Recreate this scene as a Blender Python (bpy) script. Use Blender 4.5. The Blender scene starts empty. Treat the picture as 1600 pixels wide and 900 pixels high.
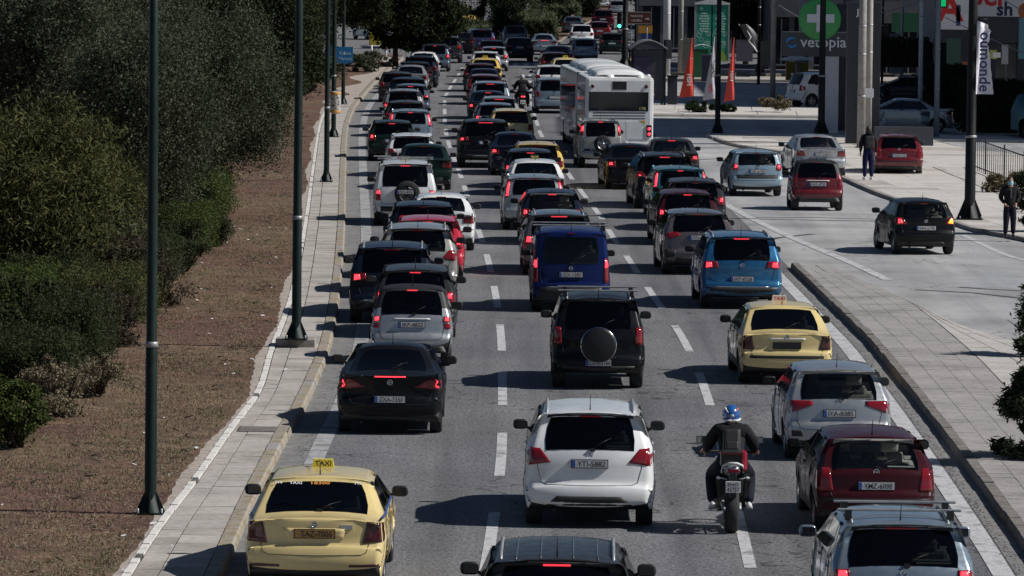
import bpy, bmesh, math, random
from math import sin, cos, pi, radians, atan2, sqrt
from mathutils import Vector, Matrix
from mathutils.bvhtree import BVHTree

R = random.Random(7)
SC = bpy.context.scene
COL = SC.collection

# ------------------------------------------------------------------ camera
CAM_H = 8.45
FPX = 8500.0            # focal length measured in pixels of the 1600 px wide photograph
PITCH = math.atan(564.0 / FPX)
ROLL = 0.0115
CF = Vector((0, cos(PITCH), -sin(PITCH)))
_U = Vector((0, sin(PITCH), cos(PITCH)))
CR = Vector((cos(ROLL), 0, 0)) + _U * sin(ROLL)
CU = Vector((-sin(ROLL), 0, 0)) + _U * cos(ROLL)
cam_d = bpy.data.cameras.new('camera')
cam = bpy.data.objects.new('camera', cam_d)
COL.objects.link(cam)
cam_d.sensor_width = 36.0
cam_d.lens = 36.0 * FPX / 1600.0
cam_d.clip_start = 1.0
cam_d.clip_end = 4000.0
mw = Matrix.Identity(4)
for i in range(3):
    mw[i][0] = CR[i]; mw[i][1] = CU[i]; mw[i][2] = -CF[i]
mw[2][3] = CAM_H
cam.matrix_world = mw
SC.camera = cam

# ------------------------------------------------------------------ light
SUN_DIR = Vector((1.13, -0.13, 1.0)).normalized()       # towards the sun
SUN_EL = math.asin(SUN_DIR.z)
SUN_AZ = atan2(SUN_DIR.x, SUN_DIR.y)
world = bpy.data.worlds.new('World')
SC.world = world
world.use_nodes = True
wn = world.node_tree
bg = wn.nodes['Background']
sky = wn.nodes.new('ShaderNodeTexSky')
sky.sky_type = 'NISHITA'
sky.sun_disc = False
sky.sun_elevation = SUN_EL
sky.sun_rotation = SUN_AZ
sky.altitude = 300.0
sky.air_density = 0.65
sky.dust_density = 0.25
wn.links.new(sky.outputs[0], bg.inputs[0])
bg.inputs[1].default_value = 0.05
sd = bpy.data.lights.new('sun', 'SUN')
sd.energy = 5.0
sd.angle = radians(0.5)
sd.color = (1.0, 0.972, 0.93)
sun = bpy.data.objects.new('sun', sd)
COL.objects.link(sun)
sun.rotation_euler = SUN_DIR.to_track_quat('Z', 'Y').to_euler()
sun.location = (60, 60, 80)
SC.view_settings.view_transform = 'Standard'
SC.view_settings.look = 'None'
SC.view_settings.exposure = -0.06
SC.view_settings.gamma = 1.0

# ------------------------------------------------------------------ pixel <-> place
def G(px, py, h=0.0):
    d = CF * FPX + CR * (px - 800.0) - CU * (py - 450.0)
    t = (h - CAM_H) / d.z
    p = Vector((0, 0, CAM_H)) + d * t
    return Vector((p.x, p.y, h))
def P(x, y, z=0.0):
    v = Vector((x, y, z - CAM_H))
    w = v.dot(CF)
    return 800 + FPX * v.dot(CR) / w, 450 - FPX * v.dot(CU) / w, FPX / w
def at_dist(px, Y, py=None):
    """ground point at distance Y seen at column px"""
    lo = (px - 800.0) * Y / FPX
    for _ in range(3):
        lo += (px - P(lo, Y, 0.6)[0]) * Y / FPX
    return lo
def hz(px, py, Y):
    """height of the point seen at (px,py) at distance Y"""
    d = CF * FPX + CR * (px - 800.0) - CU * (py - 450.0)
    return CAM_H + d.z * Y / d.y

class Curve:
    def __init__(s, pts, h=0.0):
        w = [G(a, b, h) for a, b in pts]
        w.sort(key=lambda v: v.y)
        s.y = [v.y for v in w]; s.x = [v.x for v in w]
    def __call__(s, Y):
        y, x = s.y, s.x
        if Y <= y[0]:
            return x[0] + (x[1] - x[0]) / (y[1] - y[0]) * (Y - y[0])
        if Y >= y[-1]:
            return x[-1] + (x[-1] - x[-2]) / (y[-1] - y[-2]) * (Y - y[-1])
        import bisect
        i = bisect.bisect_right(y, Y) - 1
        i = max(0, min(i, len(y) - 2))
        # cubic hermite with finite-difference slopes
        def m(k):
            if k == 0: return (x[1]-x[0])/(y[1]-y[0])
            if k == len(y)-1: return (x[-1]-x[-2])/(y[-1]-y[-2])
            return (x[k+1]-x[k-1])/(y[k+1]-y[k-1])
        hh = y[i+1]-y[i]; t = (Y-y[i])/hh
        return ((2*t**3-3*t*t+1)*x[i]+(t**3-2*t*t+t)*hh*m(i)+(-2*t**3+3*t*t)*x[i+1]+(t**3-t*t)*hh*m(i+1))
    def ang(s, Y, d=9.0):
        return atan2(-(s(Y + d) - s(Y - d)), 2 * d)      # rotation about z that turns +Y onto the lane

KERB_L = Curve([(352,900),(401,788),(454,682),(476,645),(505,580),(515,553),(525,510),(534,443),(538,390),(540,344),(541,269),(544,206),(555,171),(572,149),(594,125),(625,98),(645,84),(672,70)])
WALK_L = Curve([(192,900),(244,822),(300,750),(355,672),(400,611),(420,550),(444,489),(457,444),(476,345),(484,289),(493,225),(500,190),(510,168)], 0.13)
LINE_A = Curve([(757,900),(767,840),(783,715),(785,610),(783,530),(775,465),(762,405),(750,368),(738,335),(727,297),(718,270),(708,245),(700,221),(696,203),(695,184),(695,154),(699,145),(706,133),(714,121),(728,98),(745,82)])
LINE_B = Curve([(1172,887),(1152,800),(1105,620),(1067,530),(1022,465),(985,410),(957,370),(937,337),(907,298),(885,268),(862,238),(845,210),(838,190),(833,173),(829,150),(828,125),(829,108),(836,92)])
KERB_R = Curve([(1640,925),(1597,860),(1500,724),(1425,624),(1357,540),(1350,533),(1283,467),(1227,412)], 0.0)
EDGE_R = Curve([(1600,880),(1540,800)], 0)

# ------------------------------------------------------------------ materials
MATS = {}
def mat(name, color, rough=0.5, metal=0.0, coat=0.0, emis=None, es=0.0, spec=None, alpha=None):
    if name in MATS: return MATS[name]
    m = bpy.data.materials.new(name); m.use_nodes = True
    b = m.node_tree.nodes['Principled BSDF']
    b.inputs['Base Color'].default_value = (*color, 1)
    b.inputs['Roughness'].default_value = rough
    b.inputs['Metallic'].default_value = metal
    b.inputs['Coat Weight'].default_value = coat
    b.inputs['Coat Roughness'].default_value = 0.04
    if spec is not None: b.inputs['Specular IOR Level'].default_value = spec
    if emis:
        b.inputs['Emission Color'].default_value = (*emis, 1)
        b.inputs['Emission Strength'].default_value = es
    MATS[name] = m
    return m
def ramp(nt, fac, stops):
    r = nt.nodes.new('ShaderNodeValToRGB')
    e = r.color_ramp.elements
    while len(e) < len(stops): e.new(0.5)
    for k, (p, c) in enumerate(stops):
        e[k].position = p; e[k].color = (*c, 1) if len(c) == 3 else c
    nt.links.new(fac, r.inputs[0])
    return r.outputs[0]
def noise(nt, vec, scale, detail=4, rough=0.6):
    n = nt.nodes.new('ShaderNodeTexNoise')
    n.inputs['Scale'].default_value = scale; n.inputs['Detail'].default_value = detail
    n.inputs['Roughness'].default_value = rough
    nt.links.new(vec, n.inputs['Vector'])
    return n.outputs[0]
def mixc(nt, mode, fac, a, b):
    n = nt.nodes.new('ShaderNodeMix'); n.data_type = 'RGBA'; n.blend_type = mode
    if isinstance(fac, (int, float)): n.inputs[0].default_value = fac
    else: nt.links.new(fac, n.inputs[0])
    for idx, v in ((6, a), (7, b)):
        if isinstance(v, tuple): n.inputs[idx].default_value = (*v, 1)
        else: nt.links.new(v, n.inputs[idx])
    return n.outputs[2]
def tex(name, base, layers, rough=0.85, bump=None, coords='Object', metal=0.0, coat=0.0, stretch=(1,1,1), spec=None):
    """layers: (scale, detail, [(pos, grey or colour multiplier)...])"""
    if name in MATS: return MATS[name]
    m = mat(name, base, rough, metal, coat, spec=spec)
    nt = m.node_tree; b = nt.nodes['Principled BSDF']
    tc = nt.nodes.new('ShaderNodeTexCoord')
    mp = nt.nodes.new('ShaderNodeMapping'); mp.inputs['Scale'].default_value = stretch
    nt.links.new(tc.outputs[coords], mp.inputs[0])
    vec = mp.outputs[0]
    cur = base
    for sc, det, stops in layers:
        st = [(p, (c, c, c) if isinstance(c, (int, float)) else c) for p, c in stops]
        r = ramp(nt, noise(nt, vec, sc, det), st)
        cur = mixc(nt, 'MULTIPLY', 1.0, cur, r)
    nt.links.new(cur, b.inputs['Base Color'])
    if bump:
        bn = nt.nodes.new('ShaderNodeBump'); bn.inputs['Strength'].default_value = bump[1]
        bn.inputs['Distance'].default_value = bump[2]
        nt.links.new(noise(nt, vec, bump[0], 3), bn.inputs['Height'])
        nt.links.new(bn.outputs[0], b.inputs['Normal'])
    return m
M_ASPH = tex('asphalt', (0.165,0.164,0.172), [(17,4,[(0.34,0.45),(0.45,0.9),(0.62,1.12)]),(42,3,[(0.34,0.6),(0.56,1.1)]),(0.33,4,[(0.3,0.80),(0.7,1.14)])], 0.8, (22,0.9,0.02), stretch=(1,0.55,1))
def wear(m, streak=0.72, crack=0.35, patch=True):
    """long oil strips along the lanes, thin cracks and rectangular repairs"""
    nt = m.node_tree; b = nt.nodes['Principled BSDF']; cur = b.inputs['Base Color'].links[0].from_socket
    tc = nt.nodes.new('ShaderNodeTexCoord')
    def mp(sc):
        k = nt.nodes.new('ShaderNodeMapping'); k.inputs['Scale'].default_value = sc
        nt.links.new(tc.outputs['Object'], k.inputs[0]); return k.outputs[0]
    r = ramp(nt, noise(nt, mp((1.15,0.018,1)), 1.0, 3), [(0.34, (streak,)*3), (0.5, (1,1,1)), (0.66, (1.10,1.10,1.10))])
    cur = mixc(nt, 'MULTIPLY', 1.0, cur, r)
    r = ramp(nt, noise(nt, mp((0.35,0.05,1)), 1.0, 4), [(0.35, (0.84,0.85,0.88)), (0.6, (1.06,1.05,1.03))])
    cur = mixc(nt, 'MULTIPLY', 1.0, cur, r)
    v = nt.nodes.new('ShaderNodeTexVoronoi'); v.feature = 'DISTANCE_TO_EDGE'; v.inputs['Scale'].default_value = 1.0
    nv = nt.nodes.new('ShaderNodeTexNoise'); nv.inputs['Scale'].default_value = 1.2; nt.links.new(tc.outputs['Object'], nv.inputs[0])
    ad = nt.nodes.new('ShaderNodeVectorMath'); ad.operation = 'ADD'; nt.links.new(mp((0.28,0.16,1)), ad.inputs[0])
    sc_ = nt.nodes.new('ShaderNodeVectorMath'); sc_.operation = 'SCALE'; sc_.inputs['Scale'].default_value = 0.5; nt.links.new(nv.outputs[1], sc_.inputs[0]); nt.links.new(sc_.outputs[0], ad.inputs[1])
    nt.links.new(ad.outputs[0], v.inputs['Vector'])
    r = ramp(nt, v.outputs['Distance'], [(0.0, (crack,)*3), (0.006, (crack+.15,)*3), (0.010, (1,1,1))])
    gate = ramp(nt, noise(nt, mp((0.12,0.08,1)), 1.0, 2), [(0.48, (0,0,0)), (0.56, (1,1,1))])
    cur = mixc(nt, 'MULTIPLY', gate, cur, r)
    nt.links.new(cur, b.inputs['Base Color'])
wear(M_ASPH)
M_ASPH2 = tex('old_asphalt', (0.385,0.383,0.385), [(16,4,[(0.32,0.8),(0.62,1.08)]),(0.22,5,[(0.34,0.72),(0.48,0.95),(0.7,1.12)]),(0.9,3,[(0.3,0.9),(0.7,1.06)])], 0.75, (26,0.4,0.01))
wear(M_ASPH2, 0.86, 0.45)
M_GROUND = tex('far_asphalt', (0.16,0.158,0.16), [(4,4,[(0.3,0.8),(0.7,1.1)]),(0.1,4,[(0.3,0.8),(0.7,1.1)])], 0.85)
M_GUTTER = tex('gutter_concrete', (0.21,0.205,0.2), [(6,5,[(0.35,0.6),(0.55,1.0),(0.8,1.15)]),(1.0,4,[(0.3,0.8),(0.7,1.1)])], 0.85, (30,0.4,0.01))
M_PAINTE = tex('worn_edge_paint', (0.36,0.36,0.36), [(9,6,[(0.3,0.5),(0.42,0.9),(0.7,1.08)]),(2.2,6,[(0.38,0.5),(0.5,0.98),(0.7,1.06)])], 0.75)
M_PAINTW = tex('road_paint', (0.54,0.54,0.55), [(9,6,[(0.3,0.40),(0.42,0.88),(0.7,1.08)]),(2.2,6,[(0.36,0.55),(0.46,0.98),(0.7,1.04)]),(45,3,[(0.3,0.7),(0.6,1.05)])], 0.7)
M_SLAB = tex('paving_concrete', (0.45,0.415,0.38), [(9,5,[(0.3,0.75),(0.6,1.02)]),(0.7,4,[(0.3,0.78),(0.65,1.08)]),(60,2,[(0.25,0.7),(0.45,1.0)])], 0.85, (30,0.35,0.01))
M_SLAB2 = tex('paving_concrete_worn', (0.40,0.365,0.33), [(9,5,[(0.3,0.7),(0.6,1.02)]),(0.8,4,[(0.3,0.75),(0.65,1.1)]),(60,2,[(0.25,0.65),(0.45,1.0)])], 0.85, (30,0.35,0.01))
M_SLAB3 = tex('pale_paving', (0.56,0.53,0.49), [(9,5,[(0.3,0.8),(0.6,1.02)]),(0.8,4,[(0.3,0.85),(0.65,1.06)])], 0.85, (30,0.35,0.01))
M_ISL = tex('island_paving', (0.33,0.312,0.30), [(9,5,[(0.3,0.72),(0.6,1.04)]),(0.6,5,[(0.32,0.7),(0.5,0.98),(0.7,1.12)]),(55,2,[(0.25,0.7),(0.5,1.03)])], 0.85, (30,0.4,0.01))
M_ISL2 = tex('island_paving_pale', (0.47,0.445,0.42), [(9,5,[(0.3,0.78),(0.6,1.04)]),(0.6,5,[(0.32,0.82),(0.5,0.98),(0.7,1.08)])], 0.85, (30,0.4,0.01))
M_JOINT = tex('joint_dirt', (0.10,0.09,0.08), [(20,3,[(0.3,0.7),(0.7,1.2)])], 0.95)
M_KERBY = tex('yellow_kerb_paint', (0.34,0.285,0.20), [(5,6,[(0.40,(0.85,0.98,1.45)),(0.50,(1,1,1)),(0.66,(0.62,0.58,0.55))]),(40,3,[(0.3,0.7),(0.6,1.05)])], 0.8, (20,0.4,0.01))
M_KERBG = tex('kerb_concrete', (0.30,0.28,0.265), [(5,6,[(0.3,0.7),(0.6,1.1)]),(40,3,[(0.3,0.75),(0.6,1.05)])], 0.85, (20,0.5,0.01))
M_WHITEST = tex('white_edge_stone', (0.66,0.64,0.60), [(7,6,[(0.3,0.62),(0.5,1.0),(0.7,1.05)])], 0.85, (20,0.4,0.01))
M_DIRT = tex('dry_ground', (0.088,0.052,0.037), [(2.4,6,[(0.3,(0.75,0.78,0.7)),(0.48,(1,1,1)),(0.62,(1.35,1.42,1.5))]),(0.12,4,[(0.40,(1.30,1.36,1.10)),(0.56,(1.05,0.82,0.74))]),(0.9,5,[(0.34,(0.72,0.74,0.70)),(0.55,(1.05,1.05,1.05)),(0.70,(1.45,1.5,1.5))]),(28,4,[(0.3,0.35),(0.6,1.35)]),(75,3,[(0.3,0.5),(0.6,1.3)])], 0.95, (14,0.9,0.05))
M_SAND = tex('sandy_ground', (0.36,0.31,0.27), [(5,6,[(0.3,0.7),(0.6,1.1)]),(30,3,[(0.3,0.8),(0.6,1.1)])], 0.95, (20,0.6,0.02))

def leafmat(name, c1, c2, rough=0.75, trans=0.25):
    if name in MATS: return MATS[name]
    m = mat(name, c1, rough, spec=0.15)
    nt = m.node_tree; b = nt.nodes['Principled BSDF']
    g = nt.nodes.new('ShaderNodeNewGeometry')
    n = nt.nodes.new('ShaderNodeValToRGB')
    n.color_ramp.elements[0].color = (*c1, 1); n.color_ramp.elements[1].color = (*c2, 1)
    nt.links.new(g.outputs['Random Per Island'], n.inputs[0])
    nt.links.new(n.outputs[0], b.inputs['Base Color'])
    if trans:
        t = nt.nodes.new('ShaderNodeBsdfTranslucent')
        nt.links.new(n.outputs[0], t.inputs[0])
        mx = nt.nodes.new('ShaderNodeMixShader'); mx.inputs[0].default_value = trans
        nt.links.new(b.outputs[0], mx.inputs[1]); nt.links.new(t.outputs[0], mx.inputs[2])
        nt.links.new(mx.outputs[0], nt.nodes['Material Output'].inputs[0])
    return m
L_OLIVE = leafmat('olive_leaf', (0.028,0.035,0.020), (0.098,0.110,0.068))
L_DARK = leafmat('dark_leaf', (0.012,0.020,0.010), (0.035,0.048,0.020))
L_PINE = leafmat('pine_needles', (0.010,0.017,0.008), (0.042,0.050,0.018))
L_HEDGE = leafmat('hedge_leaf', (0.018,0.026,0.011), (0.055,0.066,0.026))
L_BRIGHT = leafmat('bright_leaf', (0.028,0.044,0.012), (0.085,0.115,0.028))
L_REED = leafmat('shrub_leaf', (0.030,0.040,0.014), (0.11,0.11,0.04))
L_DRYG = leafmat('dry_grass_blade', (0.13,0.098,0.062), (0.30,0.25,0.165), 0.8, 0.1)
L_GREENG = leafmat('verge_grass_blade', (0.09,0.09,0.045), (0.17,0.155,0.08), 0.8, 0.1)
L_OLEA = leafmat('oleander_leaf', (0.018,0.027,0.014), (0.065,0.080,0.042))
L_BROWN = leafmat('brown_leaf', (0.030,0.026,0.018), (0.085,0.070,0.045))
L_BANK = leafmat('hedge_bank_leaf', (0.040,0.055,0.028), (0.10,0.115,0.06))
L_PINK = leafmat('pink_blossom', (0.16,0.05,0.12), (0.36,0.16,0.28))
L_DRYBUSH = leafmat('dry_bush_twig', (0.10,0.085,0.05), (0.24,0.2,0.13), 0.8, 0.1)
M_BARK = tex('bark', (0.055,0.042,0.032), [(14,5,[(0.3,0.5),(0.7,1.4)])], 0.95, (20,0.8,0.03))

M_BLACKP = tex('black_plastic', (0.013,0.013,0.014), [(25,2,[(0.3,0.8),(0.7,1.15)])], 0.55)
M_RUBBER = tex('tyre_rubber', (0.020,0.020,0.021), [(30,2,[(0.3,0.8),(0.7,1.2)])], 0.85)
M_RIM = tex('alloy', (0.42,0.42,0.43), [(12,2,[(0.3,0.7),(0.7,1.05)])], 0.35, metal=0.9)
M_CHROME = mat('chrome', (0.7,0.7,0.72), 0.15, 1.0)
M_STEEL = tex('galvanised_steel', (0.34,0.35,0.36), [(7,4,[(0.3,0.75),(0.7,1.1)])], 0.5, metal=0.5)
M_POST = tex('dark_green_post_paint', (0.007,0.017,0.015), [(6,4,[(0.3,0.7),(0.7,1.25)])], 0.5, spec=0.25)
M_POSTD = tex('dark_post_paint', (0.009,0.010,0.011), [(6,4,[(0.3,0.7),(0.7,1.25)])], 0.5, spec=0.25)
M_TAIL = mat('tail_lamp_red', (0.20,0.008,0.012), 0.12, 0, 0.6)
M_TAILD = mat('tail_lamp_smoked', (0.055,0.006,0.010), 0.12, 0, 0.6)
M_TAILC = mat('tail_lamp_clear', (0.42,0.34,0.34), 0.15, 0.3, 0.6)
M_LIT = mat('brake_lamp_lit', (0.8,0.02,0.03), 0.3, 0, 0, (1.0,0.05,0.075), 2.0)
M_LITH = mat('high_brake_lit', (0.6,0.02,0.03), 0.3, 0, 0, (1.0,0.05,0.08), 1.0)
M_AMBER = mat('indicator_lit', (0.9,0.4,0.05), 0.3, 0, 0, (1.0,0.42,0.03), 3.0)
M_HEAD = mat('headlamp_glass', (0.65,0.67,0.7), 0.08, 0.5, 0.8)
M_PLATE = mat('plate_white', (0.55,0.56,0.56), 0.5)
M_PLATEB = mat('plate_blue', (0.03,0.08,0.35), 0.5)
M_PLATET = mat('taxi_plate', (0.30,0.17,0.05), 0.5)
M_BLACK = mat('black_print', (0.012,0.012,0.014), 0.5)
M_WHITE = mat('white_print', (0.75,0.75,0.75), 0.5)
M_SEATF = tex('seat_fabric', (0.045,0.045,0.05), [(20,2,[(0.3,0.7),(0.7,1.3)])], 0.9)
M_SEATG = tex('seat_fabric_beige', (0.20,0.19,0.17), [(20,2,[(0.3,0.8),(0.7,1.15)])], 0.9)
M_SEATL = tex('seat_fabric_pale', (0.42,0.40,0.36), [(20,2,[(0.3,0.8),(0.7,1.15)])], 0.9)
M_LINERL = mat('cabin_lining_pale', (0.30,0.29,0.27), 0.9)
M_LINER = mat('cabin_lining', (0.035,0.035,0.038), 0.9)
def glassmat(name, tint, k):
    m = bpy.data.materials.new(name); m.use_nodes = True
    nt = m.node_tree; nt.nodes.remove(nt.nodes['Principled BSDF'])
    t = nt.nodes.new('ShaderNodeBsdfTransparent'); t.inputs[0].default_value = (*tint, 1)
    g = nt.nodes.new('ShaderNodeBsdfGlossy'); g.inputs['Roughness'].default_value = 0.03
    f = nt.nodes.new('ShaderNodeFresnel'); f.inputs[0].default_value = 1.5
    mx = nt.nodes.new('ShaderNodeMixShader')
    nt.links.new(f.outputs[0], mx.inputs[0]); nt.links.new(t.outputs[0], mx.inputs[1]); nt.links.new(g.outputs[0], mx.inputs[2])
    nt.links.new(mx.outputs[0], nt.nodes['Material Output'].inputs[0])
    MATS[name] = m
    return m
M_GLASS = glassmat('tinted_glass', (0.36,0.40,0.40), 1)
M_GLASS2 = glassmat('privacy_glass', (0.12,0.13,0.14), 1)
M_GLASS3 = glassmat('green_glass', (0.55,0.62,0.58), 1)
M_GLASSC = glassmat('clear_glass', (0.75,0.8,0.8), 1)
M_GLASSD = mat('dark_glass', (0.010,0.012,0.015), 0.06, 0, 0, spec=0.6)
def paint(name, c, metal=0.35, rough=0.33, coat=0.9):
    key = 'paint_' + name
    if key in MATS: return MATS[key]
    lum = max(c)
    if lum < 0.09: coat = 0.28; metal = 0.0
    m = mat(key, c, rough, metal, coat, spec=0.12 if lum < 0.09 else None)
    nt = m.node_tree; b = nt.nodes['Principled BSDF']
    tc = nt.nodes.new('ShaderNodeTexCoord')
    n = noise(nt, tc.outputs['Object'], 1.3, 4)
    r = ramp(nt, n, [(0.3, (0.84,0.84,0.84)), (0.7, (1.06,1.05,1.03))])
    nt.links.new(mixc(nt, 'MULTIPLY', 1.0, c, r), b.inputs['Base Color'])
    r2 = ramp(nt, noise(nt, tc.outputs['Object'], 6, 4), [(0.35, (rough-0.06,)*3), (0.7, (rough+0.12,)*3)])
    nt.links.new(r2, b.inputs['Roughness'])
    return m
PAINTS = dict(
 white=((0.80,0.81,0.82),0.0), taxi=((0.76,0.60,0.27),0.0), taxi2=((0.72,0.50,0.11),0.0), black=((0.006,0.0065,0.008),0.2),
 darkblue=((0.008,0.012,0.026),0.4), navy=((0.007,0.011,0.024),0.4), blue=((0.005,0.014,0.085),0.3), skyblue=((0.020,0.14,0.30),0.5),
 teal=((0.03,0.17,0.21),0.4), silver=((0.42,0.44,0.46),0.6), silverblue=((0.30,0.37,0.43),0.6), grey=((0.12,0.125,0.13),0.5),
 darkgrey=((0.026,0.027,0.030),0.5), red=((0.52,0.012,0.035),0.1), deepred=((0.15,0.007,0.012),0.2), maroon=((0.040,0.007,0.010),0.35),
 darkgreen=((0.007,0.018,0.015),0.4), lightblue=((0.32,0.44,0.52),0.4), champagne=((0.40,0.39,0.36),0.5), greyblue=((0.10,0.13,0.18),0.5),
 bronze=((0.13,0.11,0.115),0.5), purpleblue=((0.035,0.035,0.12),0.4))
def PT(k):
    c, me = PAINTS[k]
    return paint(k, c, me)

# ------------------------------------------------------------------ object helpers
def link(name, me, m=None, parent=None, loc=None, rz=None):
    o = bpy.data.objects.new(name, me)
    COL.objects.link(o)
    if parent is not None: o.parent = parent
    if loc is not None: o.location = loc
    if rz is not None: o.rotation_euler = (0, 0, rz)
    if m is not None and me is not None:
        if len(me.materials) == 0: me.materials.append(m)
        elif me.materials[0] is not m:
            o.material_slots[0].link = 'OBJECT'
            o.material_slots[0].material = m
    return o
def tag(o, label=None, cat=None, group=None, kind=None):
    if label: o['label'] = label
    if cat: o['category'] = cat
    if group: o['group'] = group
    if kind: o['kind'] = kind
    return o
def empty(name, loc=(0,0,0), rz=0.0, label=None, cat=None, group=None):
    o = bpy.data.objects.new(name, None); COL.objects.link(o)
    o.location = loc; o.rotation_euler = (0, 0, rz); o.empty_display_size = 0.2
    return tag(o, label, cat, group)
def mesh_from(name, verts, faces, mi=None, smooth=False):
    me = bpy.data.meshes.new(name)
    me.from_pydata([tuple(v) for v in verts], [], faces)
    if mi: me.polygons.foreach_set('material_index', mi)
    if smooth: me.polygons.foreach_set('use_smooth', [True] * len(faces))
    me.update()
    return me
class MB:
    """collects simple solids into one mesh"""
    def __init__(s): s.v = []; s.f = []; s.m = []; s.sm = []
    def add(s, vs, fs, mi=0, smooth=False):
        o = len(s.v); s.v += [tuple(v) for v in vs]
        s.f += [tuple(i + o for i in f) for f in fs]; s.m += [mi] * len(fs); s.sm += [smooth] * len(fs)
    def box(s, x0, x1, y0, y1, z0, z1, mi=0, bev=0.0, M=None):
        if bev <= 0:
            vs = [(x,y,z) for z in (z0,z1) for y in (y0,y1) for x in (x0,x1)]
            fs = [(0,2,3,1),(4,5,7,6),(0,1,5,4),(2,6,7,3),(0,4,6,2),(1,3,7,5)]
        else:
            b = bev; vs = []; fs = []
            # chamfered box: 24 verts
            def ring(z, i): 
                return [(x0+b*(1+i)*0+ (b if i else 0)*0,0,0)]
            bm = bmesh.new(); bmesh.ops.create_cube(bm, size=1.0)
            for v in bm.verts:
                v.co = Vector(((x0+x1)/2 + v.co.x*(x1-x0), (y0+y1)/2 + v.co.y*(y1-y0), (z0+z1)/2 + v.co.z*(z1-z0)))
            bmesh.ops.bevel(bm, geom=bm.edges[:], offset=b, segments=2, profile=0.6, affect='EDGES')
            bm.verts.ensure_lookup_table(); bm.verts.index_update()
            vs = [v.co.copy() for v in bm.verts]; fs = [[v.index for v in f.verts] for f in bm.faces]; bm.free()
        if M is not None: vs = [M @ Vector(v) for v in vs]
        s.add(vs, fs, mi, bev > 0 and False)
        return s
    def tube(s, pts, rad, n=8, mi=0, cap=True, smooth=True):
        pts = [Vector(p) for p in pts]
        rs = rad if isinstance(rad, (list, tuple)) else [rad] * len(pts)
        vs = []; up = None
        for i, p in enumerate(pts):
            d = (pts[min(i+1, len(pts)-1)] - pts[max(i-1, 0)]).normalized()
            if up is None:
                up = Vector((0,0,1)) if abs(d.z) < 0.9 else Vector((1,0,0))
            a = d.cross(up).normalized(); b = a.cross(d).normalized(); up = b
            for k in range(n):
                t = 2*pi*k/n
                vs.append(p + (a*cos(t) + b*sin(t)) * rs[i])
        fs = []
        for i in range(len(pts)-1):
            for k in range(n):
                k2 = (k+1) % n
                fs.append((i*n+k, i*n+k2, (i+1)*n+k2, (i+1)*n+k))
        s.add(vs, fs, mi, smooth)
        if cap:
            s.add(vs[:n], [tuple(range(n))], mi); s.add(vs[-n:], [tuple(range(n-1,-1,-1))], mi)
        return s
    def lathe(s, prof, c=(0,0,0), axis='z', n=20, mi=0, smooth=True, a0=0, a1=2*pi):
        vs = []; c = Vector(c)
        for (r, h) in prof:
            for k in range(n):
                t = a0 + (a1-a0)*k/n
                if axis == 'z': v = Vector((r*cos(t), r*sin(t), h))
                elif axis == 'x': v = Vector((h, r*cos(t), r*sin(t)))
                else: v = Vector((r*cos(t), h, r*sin(t)))
                vs.append(c+v)
        fs = []
        for i in range(len(prof)-1):
            for k in range(n):
                k2 = (k+1) % n
                fs.append((i*n+k, i*n+k2, (i+1)*n+k2, (i+1)*n+k))
        s.add(vs, fs, mi, smooth)
        return s
    def ball(s, c, r, n=12, m=8, mi=0):
        c = Vector(c); rx, ry, rz_ = r if isinstance(r, (tuple, list)) else (r, r, r)
        vs = [c + Vector((rx*sin(pi*i/m)*cos(2*pi*k/n), ry*sin(pi*i/m)*sin(2*pi*k/n), rz_*cos(pi*i/m))) for i in range(m+1) for k in range(n)]
        fs = [(i*n+k, (i+1)*n+k, (i+1)*n+(k+1)%n, i*n+(k+1)%n) for i in range(m) for k in range(n)]
        s.add(vs, fs, mi, True); return s
    def prism(s, poly, y0, y1, mi=0, plane='xz'):
        n = len(poly)
        f = (lambda a, b, h: (a, h, b)) if plane == 'xz' else ((lambda a, b, h: (a, b, h)) if plane == 'xy' else (lambda a, b, h: (h, a, b)))
        vs = [f(a, b, y0) for a, b in poly] + [f(a, b, y1) for a, b in poly]
        fs = [tuple(range(n)), tuple(range(2*n-1, n-1, -1))] + [(i, i+n, (i+1)%n+n, (i+1)%n) for i in range(n)]
        s.add(vs, fs, mi); return s
    def mesh(s, name, mats=()):
        me = mesh_from(name, s.v, s.f, s.m)
        me.polygons.foreach_set('use_smooth', s.sm)
        bm = bmesh.new(); bm.from_mesh(me)
        bmesh.ops.remove_doubles(bm, verts=bm.verts[:], dist=1e-5)
        bmesh.ops.recalc_face_normals(bm, faces=bm.faces[:])
        bm.to_mesh(me); bm.free()
        for m in mats: me.materials.append(m)
        return me
    def build(s, name, m, parent=None, loc=None, rz=None):
        me = s.mesh(name, m if isinstance(m, (list, tuple)) else [m])
        return link(name, me, None, parent, loc, rz)
_TXT = {}
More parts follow.
